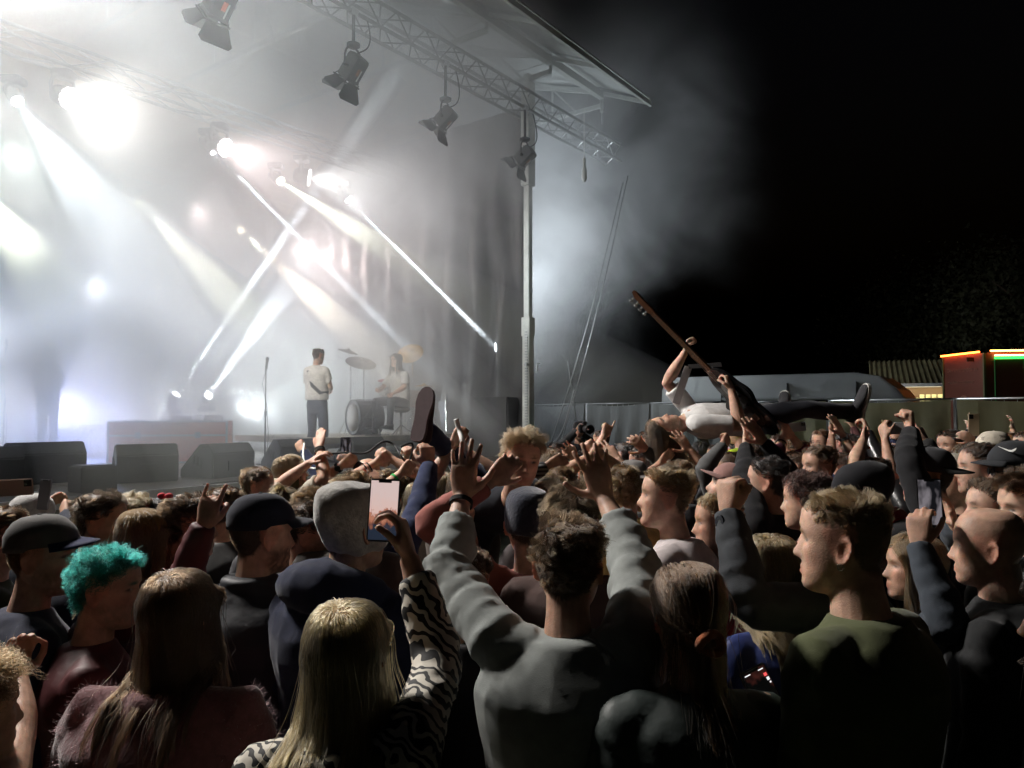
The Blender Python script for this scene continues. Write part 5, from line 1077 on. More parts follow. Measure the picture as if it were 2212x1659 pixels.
J = free_figure('crowd surfing bass player lying on his back in a white shirt, long hair hanging down', (at(1432, 928, 5.36), (-.93, -.15, -.18), (.12, -.18, 1)), at(1478, 908, 5.4), at(1622, 905, 5.5), (0, -.28, 1),
    arm(at(1492, 888, 5.62), at(1479, 762, 5.5), (-1, .2, -.2), dh=(.25, -.1, 1), pn=(.9, -.3, -.1), pose='grip'),
    arm(at(1508, 915, 5.18), at(1580, 842, 5.2), (1, -.1, -.6), dh=(-.15, .25, .9), pn=(-.6, .7, -.2), pose='grip'),
    [(at(1632, 905, 5.42), at(1735, 884, 5.38), at(1838, 890, 5.45), (.25, -.25, 1)), (at(1632, 900, 5.62), at(1662, 888, 6.02), at(1692, 896, 6.42), (.1, .25, 1))],
    601, lod=0, shirt=(.60, .59, .58), hair=('long', (.13, .08, .045), .40), sleeve=.42, trousers=(.018, .019, .026), shoes=(.03, .03, .033), sole=(.5, .49, .46), wrinkle=.5, folds=.08, wide=.84, collar='crew', beard=.35)
# bass guitar: headstock, neck, body, pegs, strap
hs_, nk, bd = at(1380, 640, 5.42), at(1545, 808, 5.30), at(1598, 905, 5.22)
def bass():
    th = thing('bass_guitar', 'dark bass guitar with a long brown neck held up over the crowd', 'guitar', bd, 0)
    ax = nrm(hs_ - nk); fc = nrm(np.array([-.55, -.45, -.35]) - ax * (np.array([-.55, -.45, -.35]) @ ax)); sd = np.cross(ax, fc)
    hb = at(1412, 676, 5.40)
    MB().bar(nk - ax * .06, hb, .040, .022, fc).build('neck', mat('neck_wood', (.06, .025, .012), .35, var=.25, vscale=15), th, bevel=.006)
    MB().bar(nk - ax * .02 + fc * .0155, hb + fc * .0135, .039, .006, fc).build('fretboard', mat('fret_wood', (.10, .045, .02), .5), th)
    for k in range(14): p = lerp(hb, nk, .05 + .9 * (1 - .93 ** k) / (1 - .93 ** 14)); MB().bar(p + sd * .019 + fc * .017, p - sd * .019 + fc * .017, .003, .002, fc).build('fret', 'chrome', th)
    poly = [(0, -.019), (.03, -.034), (.10, -.030), (.17, -.025), (.215, -.006), (.215, .016), (.19, .026), (.10, .023), (.03, .024), (0, .019)]
    MB().prism(poly, (hb + fc * -.006, ax, sd), fc * .016).build('headstock', M['neck_wood'], th, bevel=.003)
    for k in range(4):
        p = hb + ax * (.045 + .045 * k); MB().tube([p - sd * .03, p - sd * .062], .005, 8).build('tuning_post', 'chrome', th); MB().lathe([(.004, 0), (.013, .004), (.013, .016), (.004, .02)], p - sd * .060, -sd, 10).build('tuning_peg', 'chrome', th, True)
    out = []
    for a in np.linspace(0, 2 * PI, 44, endpoint=False):
        c, s = math.cos(a), math.sin(a); r = .165 + .05 * math.cos(2 * a) + .035 * math.cos(4 * a + .4) + .02 * math.sin(a * 3); out.append((c * r * 1.28 - .14, s * r * .92))
    MB().prism(out, (nk - ax * .12 - fc * .02, ax, sd), fc * .042).build('body', mat('guitar_black', (.012, .012, .013), .18, coat=.6), th, bevel=.008)
    MB().prism([(x * .62 - .06, y * .6) for x, y in out], (nk - ax * .13 + fc * .0235, ax, sd), fc * .003).build('pickguard', mat('pickguard', (.05, .045, .04), .3), th)
    for q in (-.10, -.18): MB().box(nk - ax * (.12 - q * 0) + ax * q + fc * .03, (.09, .02, .018), np.stack([sd, fc, ax], 1)).build('pickup', 'black_plastic', th, bevel=.003)
    MB().box(nk - ax * .40 + fc * .03, (.08, .016, .05), np.stack([sd, fc, ax], 1)).build('bridge', 'chrome', th, bevel=.003)
    for k in range(4): o = (k - 1.5) * .011; MB().tube([nk - ax * .40 + sd * o + fc * .034, hb + ax * .01 + sd * o * .8 + fc * .022], .0012, 4).build('string', 'chrome', th)
    a, b = at(1487, 792, 5.42), at(1460, 872, 5.5)
    MB().bar(nk + ax * .02 + sd * .1, a, .03, .004, fc).build('strap_horn', 'rubber', th)
    MB().bar(a, b, .055, .004, (0, -1, 0)).build('strap', mat('strap_grey', (.33, .33, .34), .6, var=.1), th)
bass()
J = free_figure('crowd surfer with parted brown hair and a shoe sole raised to the camera', (at(1127, 992, 3.42), (.12, -.05, 1), (.25, -1, -.35)), at(1112, 1082, 3.62), at(1062, 1092, 4.12), (-.15, -.4, 1),
    arm(at(1056, 1092, 3.72), at(1010, 1130, 3.6), (-.5, -.2, -1)), arm(at(1180, 1095, 3.62), at(1236, 1150, 3.5), (.6, 0, -1)),
    [(at(1052, 1064, 4.14), at(985, 990, 4.36), at(922, 932, 4.02), (.02, -.05, 1)), (at(1085, 1070, 4.2), at(1110, 1050, 4.6), at(1130, 1100, 4.9), (0, .3, 1))],
    607, lod=1, shirt=(.02, .022, .03), hair=('messy', (.22, .135, .065), .06), sleeve=.4, trousers=(.018, .024, .06), shoes=(.035, .022, .024))
# drummer, seated
dp = at(856, 776, 13.4)
def seated():
    hc = dp - Z3 * .02; fw = nrm(np.array([-.62, -.78, 0])); rt = np.array([fw[1], -fw[0], 0]); rt = np.cross(fw, Z3); N = hc - Z3 * .2 - fw * .06; Hp = N - Z3 * .5 - fw * .06
    return free_figure('long haired drummer in a white T-shirt hunched behind the kit', (hc, (.1, 0, 1), fw * .95 + np.array([-.1, 0, -.25])), N, Hp, fw,
        arm(N - Z3 * .06 - rt * .17, N - Z3 * .40 - rt * .22 + fw * .35, -rt - Z3, pose='fist'), arm(N - Z3 * .06 + rt * .17, N - Z3 * .34 + rt * .12 + fw * .36, rt - Z3, pose='fist'),
        [(Hp + rt * sg * .1 - Z3 * .03, Hp + rt * sg * .2 + fw * .42 - Z3 * .02, Hp + rt * sg * .2 + fw * .45 - Z3 * .42, fw) for sg in (-1, 1)], 613, lod=1, shirt=(.60, .58, .54), hair=('long', (.06, .035, .02), .38), sleeve=.4, trousers=(.03, .03, .035))
P_DR = seated()
Hd = P_DR['pelvis']
st = thing('drum_stool', 'round padded stool under the drummer', 'stool', (Hd[0], Hd[1], DECK + .4), 0)
MB().lathe([(.15, 0), (.17, .03), (.16, .07), (.10, .08)], (Hd[0], Hd[1], Hd[2] - .2), (0, 0, 1), 20).build('seat', 'black_plastic', st, True)
MB().tube([(Hd[0], Hd[1], DECK + .42), (Hd[0], Hd[1], Hd[2] - .19)], .02, 8).build('post', 'chrome', st, True)
for k in range(3): MB().tube([(Hd[0], Hd[1], DECK + .6), (Hd[0] + .25 * math.cos(k * 2.1), Hd[1] + .25 * math.sin(k * 2.1), DECK + .42)], .012, 6).build('leg', 'chrome', st, True)
# ---- phones
def screen_mat(name, glow, fn):
    """a screen showing a picture of its own: fn builds colour from object coordinates"""
    m = bpy.data.materials.new(name); m.use_nodes = True; n = m.node_tree.nodes; l = m.node_tree.links; b = n['Principled BSDF']; tc = n.new('ShaderNodeTexCoord'); col = fn(n, l, tc); l.new(col, b.inputs['Emission Color']); b.inputs['Emission Strength'].default_value = glow; b.inputs['Base Color'].default_value = (.01, .01, .01, 1); b.inputs['Roughness'].default_value = .15; return m
def crowd_screen(n, l, tc):
    sp = n.new('ShaderNodeSeparateXYZ'); l.new(tc.outputs['Generated'], sp.inputs[0]); no = n.new('ShaderNodeTexNoise'); no.inputs['Scale'].default_value = 7; no.inputs['Detail'].default_value = 4; l.new(tc.outputs['Generated'], no.inputs['Vector'])
    q = n.new('ShaderNodeMath'); q.operation = 'MULTIPLY_ADD'; q.inputs[1].default_value = .42; l.new(no.outputs[0], q.inputs[0]); l.new(sp.outputs[2], q.inputs[2])
    cr = n.new('ShaderNodeValToRGB'); e = cr.color_ramp.elements; e[0].position = 0; e[0].color = (.012, .018, .030, 1); e[1].position = 1; e[1].color = (.52, .40, .38, 1)
    for p, c in ((.42, (.014, .020, .034, 1)), (.50, (.20, .075, .045, 1)), (.60, (.38, .16, .10, 1)), (.66, (.30, .12, .08, 1)), (.70, (.55, .38, .34, 1))): k = e.new(p); k.color = c
    l.new(q.outputs[0], cr.inputs[0]); return cr.outputs[0]
pc = at(829, 1102, 1.86)
phone('large phone filming the show, its bright screen filled with pink light and raised hands', pc, (.04, .12, 1), (.02, -1, .12), .075, .152, 'black_plastic', screen_mat('screen_crowd', .9, crowd_screen), group=None)
def dim_screen(n, l, tc):
    no = n.new('ShaderNodeTexNoise'); no.inputs['Scale'].default_value = 2.2; l.new(tc.outputs['Generated'], no.inputs['Vector']); cr = n.new('ShaderNodeValToRGB'); cr.color_ramp.elements[0].position = .42; cr.color_ramp.elements[0].color = (.008, .008, .010, 1); cr.color_ramp.elements[1].position = .62; cr.color_ramp.elements[1].color = (.22, .2, .22, 1); l.new(no.outputs[0], cr.inputs[0]); return cr.outputs[0]
DS = screen_mat('screen_dim', .6, dim_screen)
def dark_screen(n, l, tc):
    no = n.new('ShaderNodeTexNoise'); no.inputs['Scale'].default_value = 3; l.new(tc.outputs['Generated'], no.inputs['Vector']); cr = n.new('ShaderNodeValToRGB'); cr.color_ramp.elements[0].position = .5; cr.color_ramp.elements[0].color = (.002, .002, .002, 1); cr.color_ramp.elements[1].position = .8; cr.color_ramp.elements[1].color = (.08, .02, .015, 1); l.new(no.outputs[0], cr.inputs[0]); return cr.outputs[0]
phone('black phone tilted in two hands at the shoulder of the olive sweater crowd', at(2008, 1085, 2.42), (.02, .1, 1), (-.15, -1, 0), .074, .15, 'black_plastic', DS)
t_ = phone('dark phone held low showing a record button beside the olive sweater', at(1652, 1505, 1.95), (-.42, .1, .9), (0, -1, .25), .075, .155, 'black_plastic', screen_mat('screen_dark', .8, dark_screen))
wh = emis('screen_icon', (.9, .9, .9), .8); rd = emis('screen_red', (.9, .1, .1), .9); up_ = nrm(np.array([-.42, .1, .9])); nn_ = nrm(np.array([0, -1, .25]) - up_ * (np.array([0, -1, .25]) @ up_)); xx_ = np.cross(up_, nn_); pp_ = at(1652, 1505, 1.95); RR_ = np.stack([xx_, nn_, up_], 1)
for a, b, w_, h_, mm in ((-.018, .066, .016, .0025, wh), (.02, .066, .014, .0025, wh), (.026, .05, .008, .008, rd), (.028, .038, .007, .008, wh), (.030, .028, .004, .004, wh), (.028, -.045, .009, .0015, wh), (.028, -.054, .009, .0015, wh), (.0235, -.0495, .0015, .009, wh), (.0325, -.0495, .0015, .009, wh), (.030, -.068, .003, .003, wh)):
    MB().box(pp_ + xx_ * a + up_ * b + nn_ * .0056, (w_, .0006, h_), RR_).build('icon', mm, t_)
phone('grey phone raised above the light grey beanie', at(96, 1068, 3.75), (.05, .1, 1), (-.3, -1, 0), .075, .15, mat('phone_grey', (.25, .25, .27), .3), None)
phone('pink beige phone held at the picture edge by the stage', at(32, 1053, 3.4), (1, .2, .05), (0, 1, .1), .075, .15, mat('phone_beige', (.48, .36, .30), .4), None)
phone('white phone held flat over the crowd showing its camera', at(1938, 925, 5.0), (1, -.1, .02), (0, 1, -.05), .08, .16, mat('phone_white', (.8, .8, .8), .3), None)
phone('gold phone held upright before the olive tarp', at(2103, 918, 5.28), (.02, 0, 1), (0, 1, 0), .078, .155, mat('phone_gold', (.62, .50, .34), .3), None)
phone('tiny white phone glimpsed under the surfer’s legs', at(1722, 922, 6.2), (1, 0, .1), (0, 1, 0), .075, .14, M['phone_white'], None)
phone('small bright phone among the hands by the stage monitor', at(747, 968, 5.1), (0, 0, 1), (.2, -1, 0), .07, .145, 'black_plastic', DS)
# photographer's camera
def press_camera():
    c = at(1264, 926, 9.15); th = thing('camera', 'black press camera with a wide lens hood held by the photographer', 'camera', c, 0); f = nrm(np.array([.25, -1, -.05]))
    x, y, z = frame_of(f)
    MB().box(c - f * .02, (.15, .10, .07), np.stack([x, y, f], 1)).build('camera_body', 'black_plastic', th, bevel=.012); MB().box(c - f * .02 + y * .065, (.06, .04, .05), np.stack([x, y, f], 1)).build('viewfinder', 'black_plastic', th, bevel=.01)
    MB().lathe([(.04, 0), (.043, .06), (.05, .12), (.058, .18), (.052, .18), (.04, .06)], c, f, 20).build('lens', 'black_plastic', th, 40); MB().lathe([(.046, .10), (.03, .115)], c, f, 20).build('glass', 'chrome', th, True)
press_camera()
# ---- gull mask, sunglasses, glasses, swoosh
def gull():
    hd = P_GULL['head']; Rm, c, s = hd['R'], hd['c'], hd['s']; th = P_GULL['root']; Q = lambda x, y, z: c + Rm @ np.array([x, y, z])
    f = nrm(np.array([.75, -.65, -.1])); x, y, z = frame_of(f)
    o = c + f * .07 - Z3 * .03
    m = MB(); m.ico(o, .088, 3, (1, 1, .75), np.stack([x, y, f], 1)); g = m.build('gull_mask', cloth((.72, .70, .68), 'felt'), th, True)
    MB().lathe([(.03, .055), (.026, .09), (.016, .125), (.004, .15)], o - y * .02, nrm(f - y * .25), 12).build('beak', mat('beak', (.62, .30, .07), .5), g, True)
    for sx in (-1, 1): MB().ico(o + f * .045 + x * sx * .05 + y * .022, .016, 2, (1, .8, .5), np.stack([x, y, f], 1)).build('eye', 'black_plastic', g, True)
gull()
def glasses(J, z=0.0, dark=True, up=0.0, y0=.094):
    hd = J['head']; Rm, c, s = hd['R'], hd['c'], hd['s']; th = J['root']; Q = lambda x, y, zz: c + Rm @ np.array([x, y, zz]) * s
    f = MB()
    for sx in (-1, 1):
        f.tube([Q(sx * (.033 + .023 * math.cos(a)), y0 - .006 * (1 + math.cos(a)) * .5, z + .016 * math.sin(a)) for a in np.linspace(0, 2 * PI, 16, endpoint=False)], .0018, 5, closed=True)
        f.tube([Q(sx * .056, y0 - .008, z + .006), Q(sx * .077, .03, z + .008), Q(sx * .082, -.01, z + .004), Q(sx * .08, -.03, z - .012)], .0018, 5)
    f.tube([Q(-.01, y0, z + .003), Q(0, y0 + .003, z + .006), Q(.01, y0, z + .003)], .0018, 5); o = f.build('glasses_frame', 'black_plastic', th, True); o['kind'] = 'stuff'
    if dark:
        for sx in (-1, 1): MB().prism([(.022 * math.cos(a), .015 * math.sin(a)) for a in np.linspace(0, 2 * PI, 16, endpoint=False)], (Q(sx * .033, y0 - .004, z), Rm[:, 0], Rm[:, 2]), Rm[:, 1] * .0015).build('glasses_lens', 'black_plastic', th)
glasses(P_SG, .085, True, y0=.085); glasses(P_SW, 0.0, True)
for J in PEOPLE:
    if 'glasses' in J['root']['label'] and J is not P_SG and J is not P_SW: glasses(J, 0, False)
Rm, c, s = cap(P_SW, (.028, .030, .034))
sw = [(-.034, .010), (-.03, -.004), (-.022, -.012), (-.010, -.010), (.036, .014), (-.006, -.002), (-.018, -.003), (-.026, .003)]
for yw in (-62,):
    a = R(yw); p0 = head_pt(np.array([a]), np.array([.075]))[0]; nx = nrm(np.array([p0[0], p0[1], .05])); tx = nrm(np.cross(Z3, nx)); ty = np.cross(nx, tx)
    MB().prism([(-x, y) for x, y in sw], (c + Rm @ (p0 * 1.10 + np.array([0, 0, .012])) * s, Rm @ tx, Rm @ ty), Rm @ nx * .004).build('swoosh', 'paper', P_SW['root'])
# ---- cables held up by the crowd, white straps
def cable(label, pts, r, m='rubber'):
    P = [at(*p) for p in pts]; Q = []
    for i in range(len(P) - 1):
        a, b = P[max(0, i - 1)], P[i]; c_, d = P[i + 1], P[min(len(P) - 1, i + 2)]
        for t in np.linspace(0, 1, 8, endpoint=False): Q.append(.5 * ((2 * b) + (c_ - a) * t + (2 * a - 5 * b + 4 * c_ - d) * t * t + (3 * b - a - 3 * c_ + d) * t ** 3))
    Q.append(P[-1]); return one(MB().tube(Q, r, 7), 'cable', m, label, 'cable', True)
cable('black cable looping through the raised hands before the drum riser', [(690, 985, 5.0), (735, 978, 4.95), (790, 978, 4.95), (825, 955, 4.9), (850, 960, 4.95), (866, 985, 4.85), (880, 1000, 4.9), (888, 985, 4.9), (890, 958, 4.95), (866, 965, 4.9)], .007)
cable('white cable hanging in a loop near the long curly hair', [(657, 958, 5.55), (655, 985, 5.3), (662, 1005, 5.2), (680, 1012, 5.15), (705, 1000, 5.1)], .007, 'paper')
cable('white strap gripped in a hand beside the raised shoe', [(985, 905, 4.2), (992, 930, 4.2), (1000, 955, 4.15), (1010, 985, 4.2)], .014, 'paper')
# ------------------------------------------------------------ gear on the stage
def at_z(u, v, z):
    d = at(u, v, 1.0) - CAMP; return CAMP + d * ((z - CAMZ) / d[2])
def wedge(u, v, rz, label, w=.62, h=.42, d=.50):
    """floor monitor: sloping grille at the back of a cut box; (u, v) = middle of its bottom front edge"""
    p = at_z(u, v, DECK); th = thing('floor_monitor', label, 'speaker', p, R(rz))
    prof = [(0, 0), (d, 0), (d, .10), (d * .42, h), (.10, h), (0, h * .72)]
    def L(x, y, z): return (x, y, z)
    V = [(-w / 2, q[0], q[1]) for q in prof] + [(w / 2, q[0], q[1]) for q in prof]; n = len(prof)
    MB().add(V, [tuple(range(n)), tuple(range(2 * n - 1, n - 1, -1))] + [(i, n + i, n + (i + 1) % n, (i + 1) % n) for i in range(n)]).build('cabinet', 'wedge', th, world=False, bevel=.012)
    a = np.array([d, .10]); b = np.array([d * .42, h]); nn = np.array([(b - a)[1], -(b - a)[0]]); nn = nn / np.linalg.norm(nn); c = (a + b) / 2 + nn * .006
    ang = math.atan2((b - a)[1], (b - a)[0])
    rot = np.array([[1, 0, 0], [0, math.cos(ang), -math.sin(ang)], [0, math.sin(ang), math.cos(ang)]])
    MB().box((0, c[0], c[1]), (w - .05, np.linalg.norm(b - a) - .04, .014), rot).build('grille', 'grille', th, world=False, bevel=.004)
    MB().box((0, -.004, h * .35), (.22, .01, .12)).build('connector_plate', 'black_plastic', th, world=False)
    for sx in (-1, 1):
        hdl = MB()
        for k in range(3): hdl.box((sx * (w / 2 + .002), d * .35 + k * .06, h * .45 + k * .02), (.008, .035, .11), None)
        o = hdl.build('side_slot', 'rubber', th, world=False); o['kind'] = 'stuff'
    return th
# stage front runs toward the far corner; monitors face upstage
wedge(108, 1045, 50, 'nearest floor monitor with a rounded shoulder at the stage edge', .78, .47, .6)
wedge(320, 1042, 35, 'upright faced floor monitor with a flat grille in the middle of the stage edge', .66, .44, .5)
wedge(507, 1030, 66, 'angled floor monitor showing handle slots on its side', .72, .42, .55)
wedge(650, 1010, 52, 'floor monitor behind the reaching arms', .7, .42, .5)
wedge(800, 1000, 52, 'far floor monitor behind the hands with the cable', .7, .42, .5)
wedge(-20, 1060, 45, 'floor monitor cut by the picture edge', .6, .45, .5)
p = at_z(205, 1062, DECK); bx = thing('stage_box', 'small black box on the stage edge between two floor monitors', 'box', p, RZ)
MB().box((0, .05, .13), (.36, .3, .26)).build('body', 'wedge', bx, world=False, bevel=.01); MB().box((0, .05, .268), (.30, .24, .012)).build('lid', 'black_plastic', bx, world=False, bevel=.003)
# microphone stands
def mic_stand(base, z_top, label, boom=None, mic=True):
    base = np.asarray(base, float); th = thing('microphone_stand', label, 'microphone stand', base, 0); z0 = base[2]
    MB().lathe([(.14, 0), (.14, .015), (.03, .03), (.014, .04)], base, (0, 0, 1), 24).build('base', 'black_metal', th, 40)
    zt = z_top
    MB().tube([base, [base[0], base[1], lerp(z0, zt, .55)]], .013, 10).build('lower_tube', 'black_metal', th, True)
    MB().tube([[base[0], base[1], lerp(z0, zt, .5)], [base[0], base[1], zt]], .009, 10).build('upper_tube', 'black_metal', th, True)
    MB().lathe([(.02, 0), (.02, .07)], (base[0], base[1], lerp(z0, zt, .52)), (0, 0, 1), 12).build('clutch', 'black_plastic', th, 40)
    e = np.array([base[0], base[1], zt]); d = np.array([.12, -.05, 1.0])
    if boom is not None:
        b0, b1 = [np.asarray(q, float) for q in boom]; MB().tube([b0, b1], .008, 8).build('boom', 'black_metal', th, True); MB().lathe([(.022, -.03), (.022, .03)], e, (1, 0, 0), 12).build('boom_joint', 'black_plastic', th, 40); e, d = b1, b1 - b0
    if mic:
        d = nrm(d); mi_ = MB().lathe([(.012, 0), (.014, .03), (.018, .10), (.021, .15)], e, d, 14).build('microphone', 'black_metal', th, 40); MB().lathe([(.012, .145), (.025, .155), (.028, .18), (.022, .205), (.004, .215)], e, d, 16).build('mic_head', 'grille', mi_, True)
        MB().lathe([(.02, .02), (.022, .07)], e, d, 12).build('clip', 'black_plastic', mi_, 40)
        c0 = e; MB().tube([c0, c0 + np.array([-.05, -.02, -.2]), [base[0] + .03, base[1] - .02, lerp(z0, zt, .6)], [base[0] + .05, base[1], lerp(z0, zt, .3)], [base[0] + .04, base[1] - .05, z0 + .02], [base[0] + .3, base[1] - .1, z0 + .015]], .005, 6).build('cable', 'rubber', th, True)
    return th
b = at_z(572, 1003, DECK); D_ = b[1]
mic_stand(b, at(572, 800, b[1])[2], 'straight black microphone stand at the front of the stage')
b2 = at_z(688, 985, DECK); mic_stand(b2, at(688, 820, b2[1])[2], 'microphone stand right behind the guitarist with its boom tipped up', (at(694, 870, b2[1]), at(684, 790, b2[1])))
b3 = at_z(262, 975, DECK); mic_stand(b3, at(262, 845, b3[1])[2], 'boom microphone stand alone in the smoke', (at(284, 852, b3[1]), at(208, 815, b3[1])), True)
b4 = at_z(6, 1000, DECK); mic_stand(b4, at(2, 760, b4[1])[2], 'microphone stand with a drooping cable at the picture edge')
# stool, amplifier cases and crates
b5 = at_z(195, 985, DECK); st = thing('side_stool', 'dim round stool in the smoke', 'stool', b5, 0)
MB().lathe([(.18, .5), (.2, .53), (.2, .58), (.15, .6)], b5, (0, 0, 1), 22).build('seat', 'black_plastic', st, True)
for k in range(3): MB().tube([b5 + np.array([0, 0, .5]), b5 + np.array([.2 * math.cos(k * 2.1), .2 * math.sin(k * 2.1), 0])], .012, 6).build('leg', 'chrome', st, True)
def flight_case(name, label, p, rz, sz, mt, cat='flight case', latches=2):
    th = thing(name, label, cat, p, R(rz)); w, d, h = sz
    MB().box((0, 0, h * .32), (w, d, h * .64)).build('body', mt, th, world=False); MB().box((0, 0, h * .83), (w, d, h * .33)).build('lid', mt, th, world=False)
    for x in (-1, 1):
        for y in (-1, 1): MB().box((x * (w / 2 - .008), y * (d / 2 - .008), h / 2), (.03, .03, h + .006)).build('edge_strip', 'alu', th, world=False)
    for z in (.01, h * .655, h - .01):
        for y in (-1, 1): MB().box((0, y * (d / 2 - .006), z), (w - .02, .026, .028)).build('edge_strip', 'alu', th, world=False)
    for k in range(latches):
        x = (k + .5) / latches * w - w / 2; MB().box((x, -d / 2 - .01, h * .66), (.09, .02, .10)).build('latch', 'chrome', th, world=False, bevel=.004)
    return th
flight_case('instrument_case', 'wide salmon coloured case standing in the smoke', at_s(372, 952, 4.2) * np.array([1, 1, 0]) + np.array([0, 0, DECK]), 12, (1.8, .6, .68), 'salmon', 'case')
for u, v, lab in ((380, 853, 'black plinth under the thin shaft floor lamp'), (450, 854, 'black plinth under the glowing floor lamp')):
    p = at_s(u, v, 5.2); hh = p[2] - DECK - .38; q = thing('lamp_plinth', lab, 'plinth', (p[0], p[1], DECK), RZ); MB().box((0, 0, hh / 2), (.4, .4, hh)).build('body', 'case_black', q, world=False, bevel=.01); MB().box((0, 0, hh + .006), (.34, .34, .012)).build('top', 'black_plastic', q, world=False)
p = at_s(150, 800, 7.5); q = thing('lamp_plinth', 'black plinth under the blue wash lamp', 'plinth', (p[0], p[1], DECK), RZ); MB().box((0, 0, .26), (.5, .5, .52)).build('body', 'case_black', q, world=False, bevel=.01)
# ------------------------------------------------------------ drum riser and kit
RH = .42; RZT = DECK + RH
rc = to_stage(at_z(860, 938, RZT)); RS = 1.7
r0 = to_stage(at_s(700, 940, RS)); r1 = to_stage(at_s(1022, 944, RS))
def riser():
    t0, t1 = r0[0], r1[0]; s0 = RS; c = ST((t0 + t1) / 2, s0 + 1.2, DECK); th = thing('drum_riser', 'pale low riser carrying the drum kit', 'riser', c, RZ); n = 2; w = (t1 - t0) / n
    for i in range(n):
        x = -(t1 - t0) / 2 + (i + .5) * w
        MB().box((x, 0, RH - .05), (w - .008, 2.4, .10)).build('deck', 'riser', th, world=False, bevel=.008); MB().box((x, -1.17, RH - .14), (w - .01, .03, .075)).build('side_rail', 'alu', th, world=False)
        MB().box((x, -1.205, RH - .13), (.14, .02, .022)).build('slot', 'black_plastic', th, world=False)
    for x in (-1, 0, 1):
        for y in (-1, 1): MB().box((x * ((t1 - t0) / 2 - .06), y * 1.1, (RH - .1) / 2), (.05, .05, RH - .1)).build('leg', 'alu', th, world=False)
riser()
def on(u, v, s): return at_s(u, v, s)
def drum(name, label, c, axis, r, ln, shell, skin, lugs=8, legs=()):
    c = np.asarray(c, float); axis = nrm(axis); th = thing(name, label, 'drum', c, 0)
    MB().lathe([(r * .98, -ln / 2), (r, -ln / 2 + .01), (r, ln / 2 - .01), (r * .98, ln / 2)], c, axis, 32).build('shell', shell, th, 40)
    for sg in (-1, 1):
        MB().lathe([(r * 1.03, -.018), (r * 1.035, .012), (r * .985, .016), (r * .98, .004)], c + axis * sg * ln / 2, axis * sg, 32).build('hoop', 'chrome' if r < .3 else 'black_plastic', th, 40)
        MB().lathe([(r * .975, .0), (r * .5, .004), (r * .01, .005)], c + axis * sg * (ln / 2 + .002), axis * sg, 32, True).build('drum_head', skin, th, True)
    x, y, z = frame_of(axis)
    for k in range(lugs):
        a = 2 * PI * k / lugs; p = c + (x * math.cos(a) + y * math.sin(a)) * (r + .012); tr_ = MB().bar(p - axis * ln * .42, p + axis * ln * .42, .008).build('tension_rod', 'chrome', th); MB().bar(p - axis * .04 + axis * ln * .25, p + axis * .04 + axis * ln * .25, .022).build('lug', 'chrome', tr_)
    for q in legs: MB().tube(q, .011, 8).build('leg', 'chrome', th, True)
    return th
KS = 2.5
bc = on(788, 893, KS - .25); bc[2] = RZT + .31
fwk = nrm(np.array([-.80, -.60, 0]))
drum('bass_drum', 'big bass drum lying on its side at the front of the kit', bc, fwk, .30, .44, 'black_plastic', 'grille', 8, [(bc + np.array([.2, -.1, -.1]), bc + np.array([.34, -.3, -.31]))])
MB().lathe([(.24, 0), (.01, .002)], bc + fwk * .232, fwk, 28).build('front_patch', 'drum_skin', bpy.data.objects[[o.name for o in bpy.data.objects if o.name.startswith('bass_drum')][-1]], True)
tc_ = on(842, 845, KS - .15); drum('rack_tom', 'silver rack tom draped with a red cloth', tc_, nrm(np.array([-.12, -.12, 1])), .19, .30, 'drum_silver', 'drum_skin', 6, [(tc_ - Z3 * .16, np.array([tc_[0] - .05, tc_[1] + .03, bc[2] + .28])), (tc_ + np.array([.2, .05, .1]), np.array([tc_[0] + .22, tc_[1] + .1, RZT]))])
m = MB(); m.ico(tc_ + np.array([-.10, -.02, .19]), .12, 3, (1, .8, .28)); one(m, 'red_towel', 'red_cloth', 'red cloth folded on top of the silver tom', 'cloth', True)
fc_ = on(888, 862, KS + .1); drum('floor_tom', 'brown wooden floor tom half behind the raised shoe', fc_, (0, 0, 1), .20, .36, 'drum_wood', 'drum_skin', 6, [(fc_ + np.array([.21 * math.cos(a), .21 * math.sin(a), .1]), np.array([fc_[0] + .22 * math.cos(a), fc_[1] + .22 * math.sin(a), RZT])) for a in (0, 2.1, 4.2)])
sc_ = on(815, 872, KS + .2); drum('snare_drum', 'snare drum in the shade between the toms', sc_, (.1, 0, 1), .18, .14, 'chrome', 'drum_skin', 8, [(sc_ - Z3 * .07, np.array([sc_[0], sc_[1], RZT]))])
def cymbal(label, c, tilt, r, mt='brass', base_z=None, stand=True):
    c = np.asarray(c, float); ax = nrm(tilt); th = thing('cymbal', label, 'cymbal', (c[0], c[1], base_z or RZT), 0)
    prof = [(r, -.018), (r * .9, -.008), (r * .6, .006), (r * .25, .016), (r * .2, .03), (r * .1, .042), (.008, .046)]
    mb = MB().lathe(prof + [(r_, h - .003) for r_, h in reversed(prof)], c, ax, 40, False); mb.build('plate', mt, th, 60)
    MB().lathe([(.014, .03), (.016, .05), (.008, .07)], c, ax, 12).build('wing_nut', 'chrome', th, True)
    if stand:
        b_ = np.array([c[0] + .04, c[1] + .04, base_z or RZT]); k = np.array([b_[0], b_[1], c[2] - .15])
        MB().tube([b_ + Z3 * .15, k], .014, 8).build('stand_tube', 'chrome', th, True); MB().tube([k, c - ax * .02], .009, 8).build('tilter', 'chrome', th, True)
        for a in (0.4, 2.5, 4.6): MB().tube([b_ + Z3 * .45, b_ + np.array([.3 * math.cos(a), .3 * math.sin(a), .01])], .010, 6).build('leg', 'chrome', th, True)
    return th
cymbal('large brass cymbal facing the crowd and catching a golden light', on(886, 762, KS), (-.12, -.72, .62), .255)
